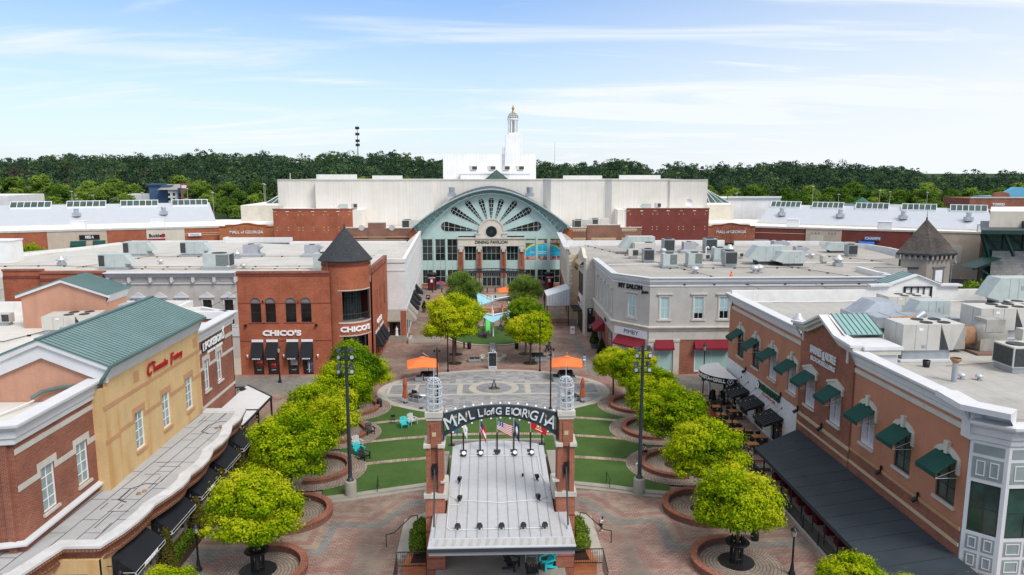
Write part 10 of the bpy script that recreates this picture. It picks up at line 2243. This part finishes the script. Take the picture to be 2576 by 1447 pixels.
q=MB();q.lathe([(0.02,0),(0.6,0.12),(1.0,0.4)],WHITEM,(0,0,0),14);q.v=[(51.5+x,192.0-z*0.9,19.0+y)for x,y,z in q.v];q2=MB();q2.tube((51.5,192.2,17.4),(51.5,192.1,19),0.08,STEEL,6);one('satellite_dish','white satellite dish on the right red brick block','dish',[('dish',q),('mount',q2)],(51.5,192,17.4),gE)
for x,l in((-4.2,'left'),(1.5,'middle left'),(5.9,'middle right'),(10.3,'right')):U_('small_box',x-1.0,232,27.0,'pale box unit on the ledge below the white block, %s'%l,(2.4,1.5,1.6),0,gE)
# pipes and cables on the roofs
def cable(name,lab,pts,r,m,blocks=True):
 t=thing(name,lab,'pipe',pts[0]);q=MB();q.path(pts,r,m,5);q.build('line',t);q=MB()
 for a,b in zip(pts[:-1],pts[1:]):
  a=Vector(a);b=Vector(b);L=(b-a).length;k=max(1,int(L/3.2))
  for i in range(k):p=a.lerp(b,(i+0.5)/k);q.box(p.x-0.14,p.x+0.14,p.y-0.1,p.y+0.1,p.z-0.12,p.z+0.04,BLACK)
 if blocks:q.build('support_blocks',t)
cable('gas_pipe','thin dark pipe on black blocks along the front of the left roof',[(-76,113,12.93),(-66.5,113.5,12.93),(-50,108.9,12.93),(-24,108.5,12.93)],0.04,RUST);cable('gas_pipe','thin dark pipe on black blocks across the back of the left roof',[(-62,111,12.93),(-58,125,12.93),(-20,125,12.93)],0.04,RUST);cable('gas_pipe','second thin pipe close behind the front one on the left roof',[(-57,111.5,12.93),(-24.5,111.6,12.93)],0.035,RUST)
cable('cable_run','thin dark cable on blocks slanting over the salon roof at the left',[(18,143,12.85),(24,121,12.85),(26.5,112,12.85),(30,97.5,12.85)],0.03,BLACK);cable('cable_run','thin dark cable on blocks along the front of the salon roof',[(24.5,108,12.85),(47,108,12.85)],0.03,BLACK);cable('cable_run','thin dark cable on blocks slanting over the right of the salon roof',[(49.5,133,12.85),(60,118,12.85),(62,115,12.85)],0.03,BLACK);cable('cable_run','thin dark cable on blocks from the air handlers to the front edge',[(44,110,12.85),(49,97.5,12.85)],0.03,BLACK);cable('cable_run','pale pipe running across the middle of the salon roof',[(17.5,112.5,12.85),(35,113.5,12.85),(50,114,12.85),(62,113,12.85)],0.05,WHITEM,False)
cable('cable_run','dark pipes on blocks beyond the nearest beige air handler',[(34.5,61.5,12.15),(52,61.8,12.15)],0.07,DARKM);cable('cable_run','rusty thin pipe before the scroll blower',[(34.5,54.6,12.1),(40,55.6,12.1)],0.03,RUST,False);cable('cable_run','dark pipe along the near side of the restaurant roof',[(-52,72,11.42),(-46,68.5,11.42),(-44.5,74,11.42)],0.04,BLACK);cable('cable_run','white cable curling behind the brick parapet at the lower left',[(-36,42.5,11.45),(-33.5,44.5,11.45),(-32.5,47.5,11.5),(-32,49.6,11.6)],0.06,WHITEM,False)
# tar repairs and vents on the canopy roof
for k,(x,y,l)in enumerate(((-25.2,49.0,'pair of rust-coloured roof drains on the canopy roof, nearer pair'),(-24.6,62.2,'pair of rust-coloured roof drains on the canopy roof, farther pair'))):
 t=thing('roof_drains',l,'drain',(x,y,5.03))
 for dx,dy in((0,0),(0.22,0.42)):MB().lathe([(0.02,0.1),(0.14,0.09),(0.17,0.0)],RUST,(x+dx,y+dy,5.03),10).build('drain',t)
 struct(MB().sweep([(x+0.6,y+1.6),(x-0.3,y+1.7),(x-0.9,y+0.9),(x-0.9,y-0.8),(x-0.2,y-1.2)],[(0,5.026),(0.13,5.026)],plain('tar_patch',(0.06,0.06,0.062),0.8)),'tar_seam')
rr=random.Random(4)
TAR=plain('tar_patch',(0.06,0.06,0.062),0.8)
q=MB()
for i in range(20):
 y=42.5+24*rr.random();x=-27.0+3.2*rr.random();L=0.4+1.2*rr.random()
 if rr.random()<0.5:q.box(x,x+L,y,y+0.06,5.022,5.03,TAR)
 else:q.box(x,x+0.06,y,y+L*1.6,5.022,5.03,TAR)
struct(q,'tar_seams')
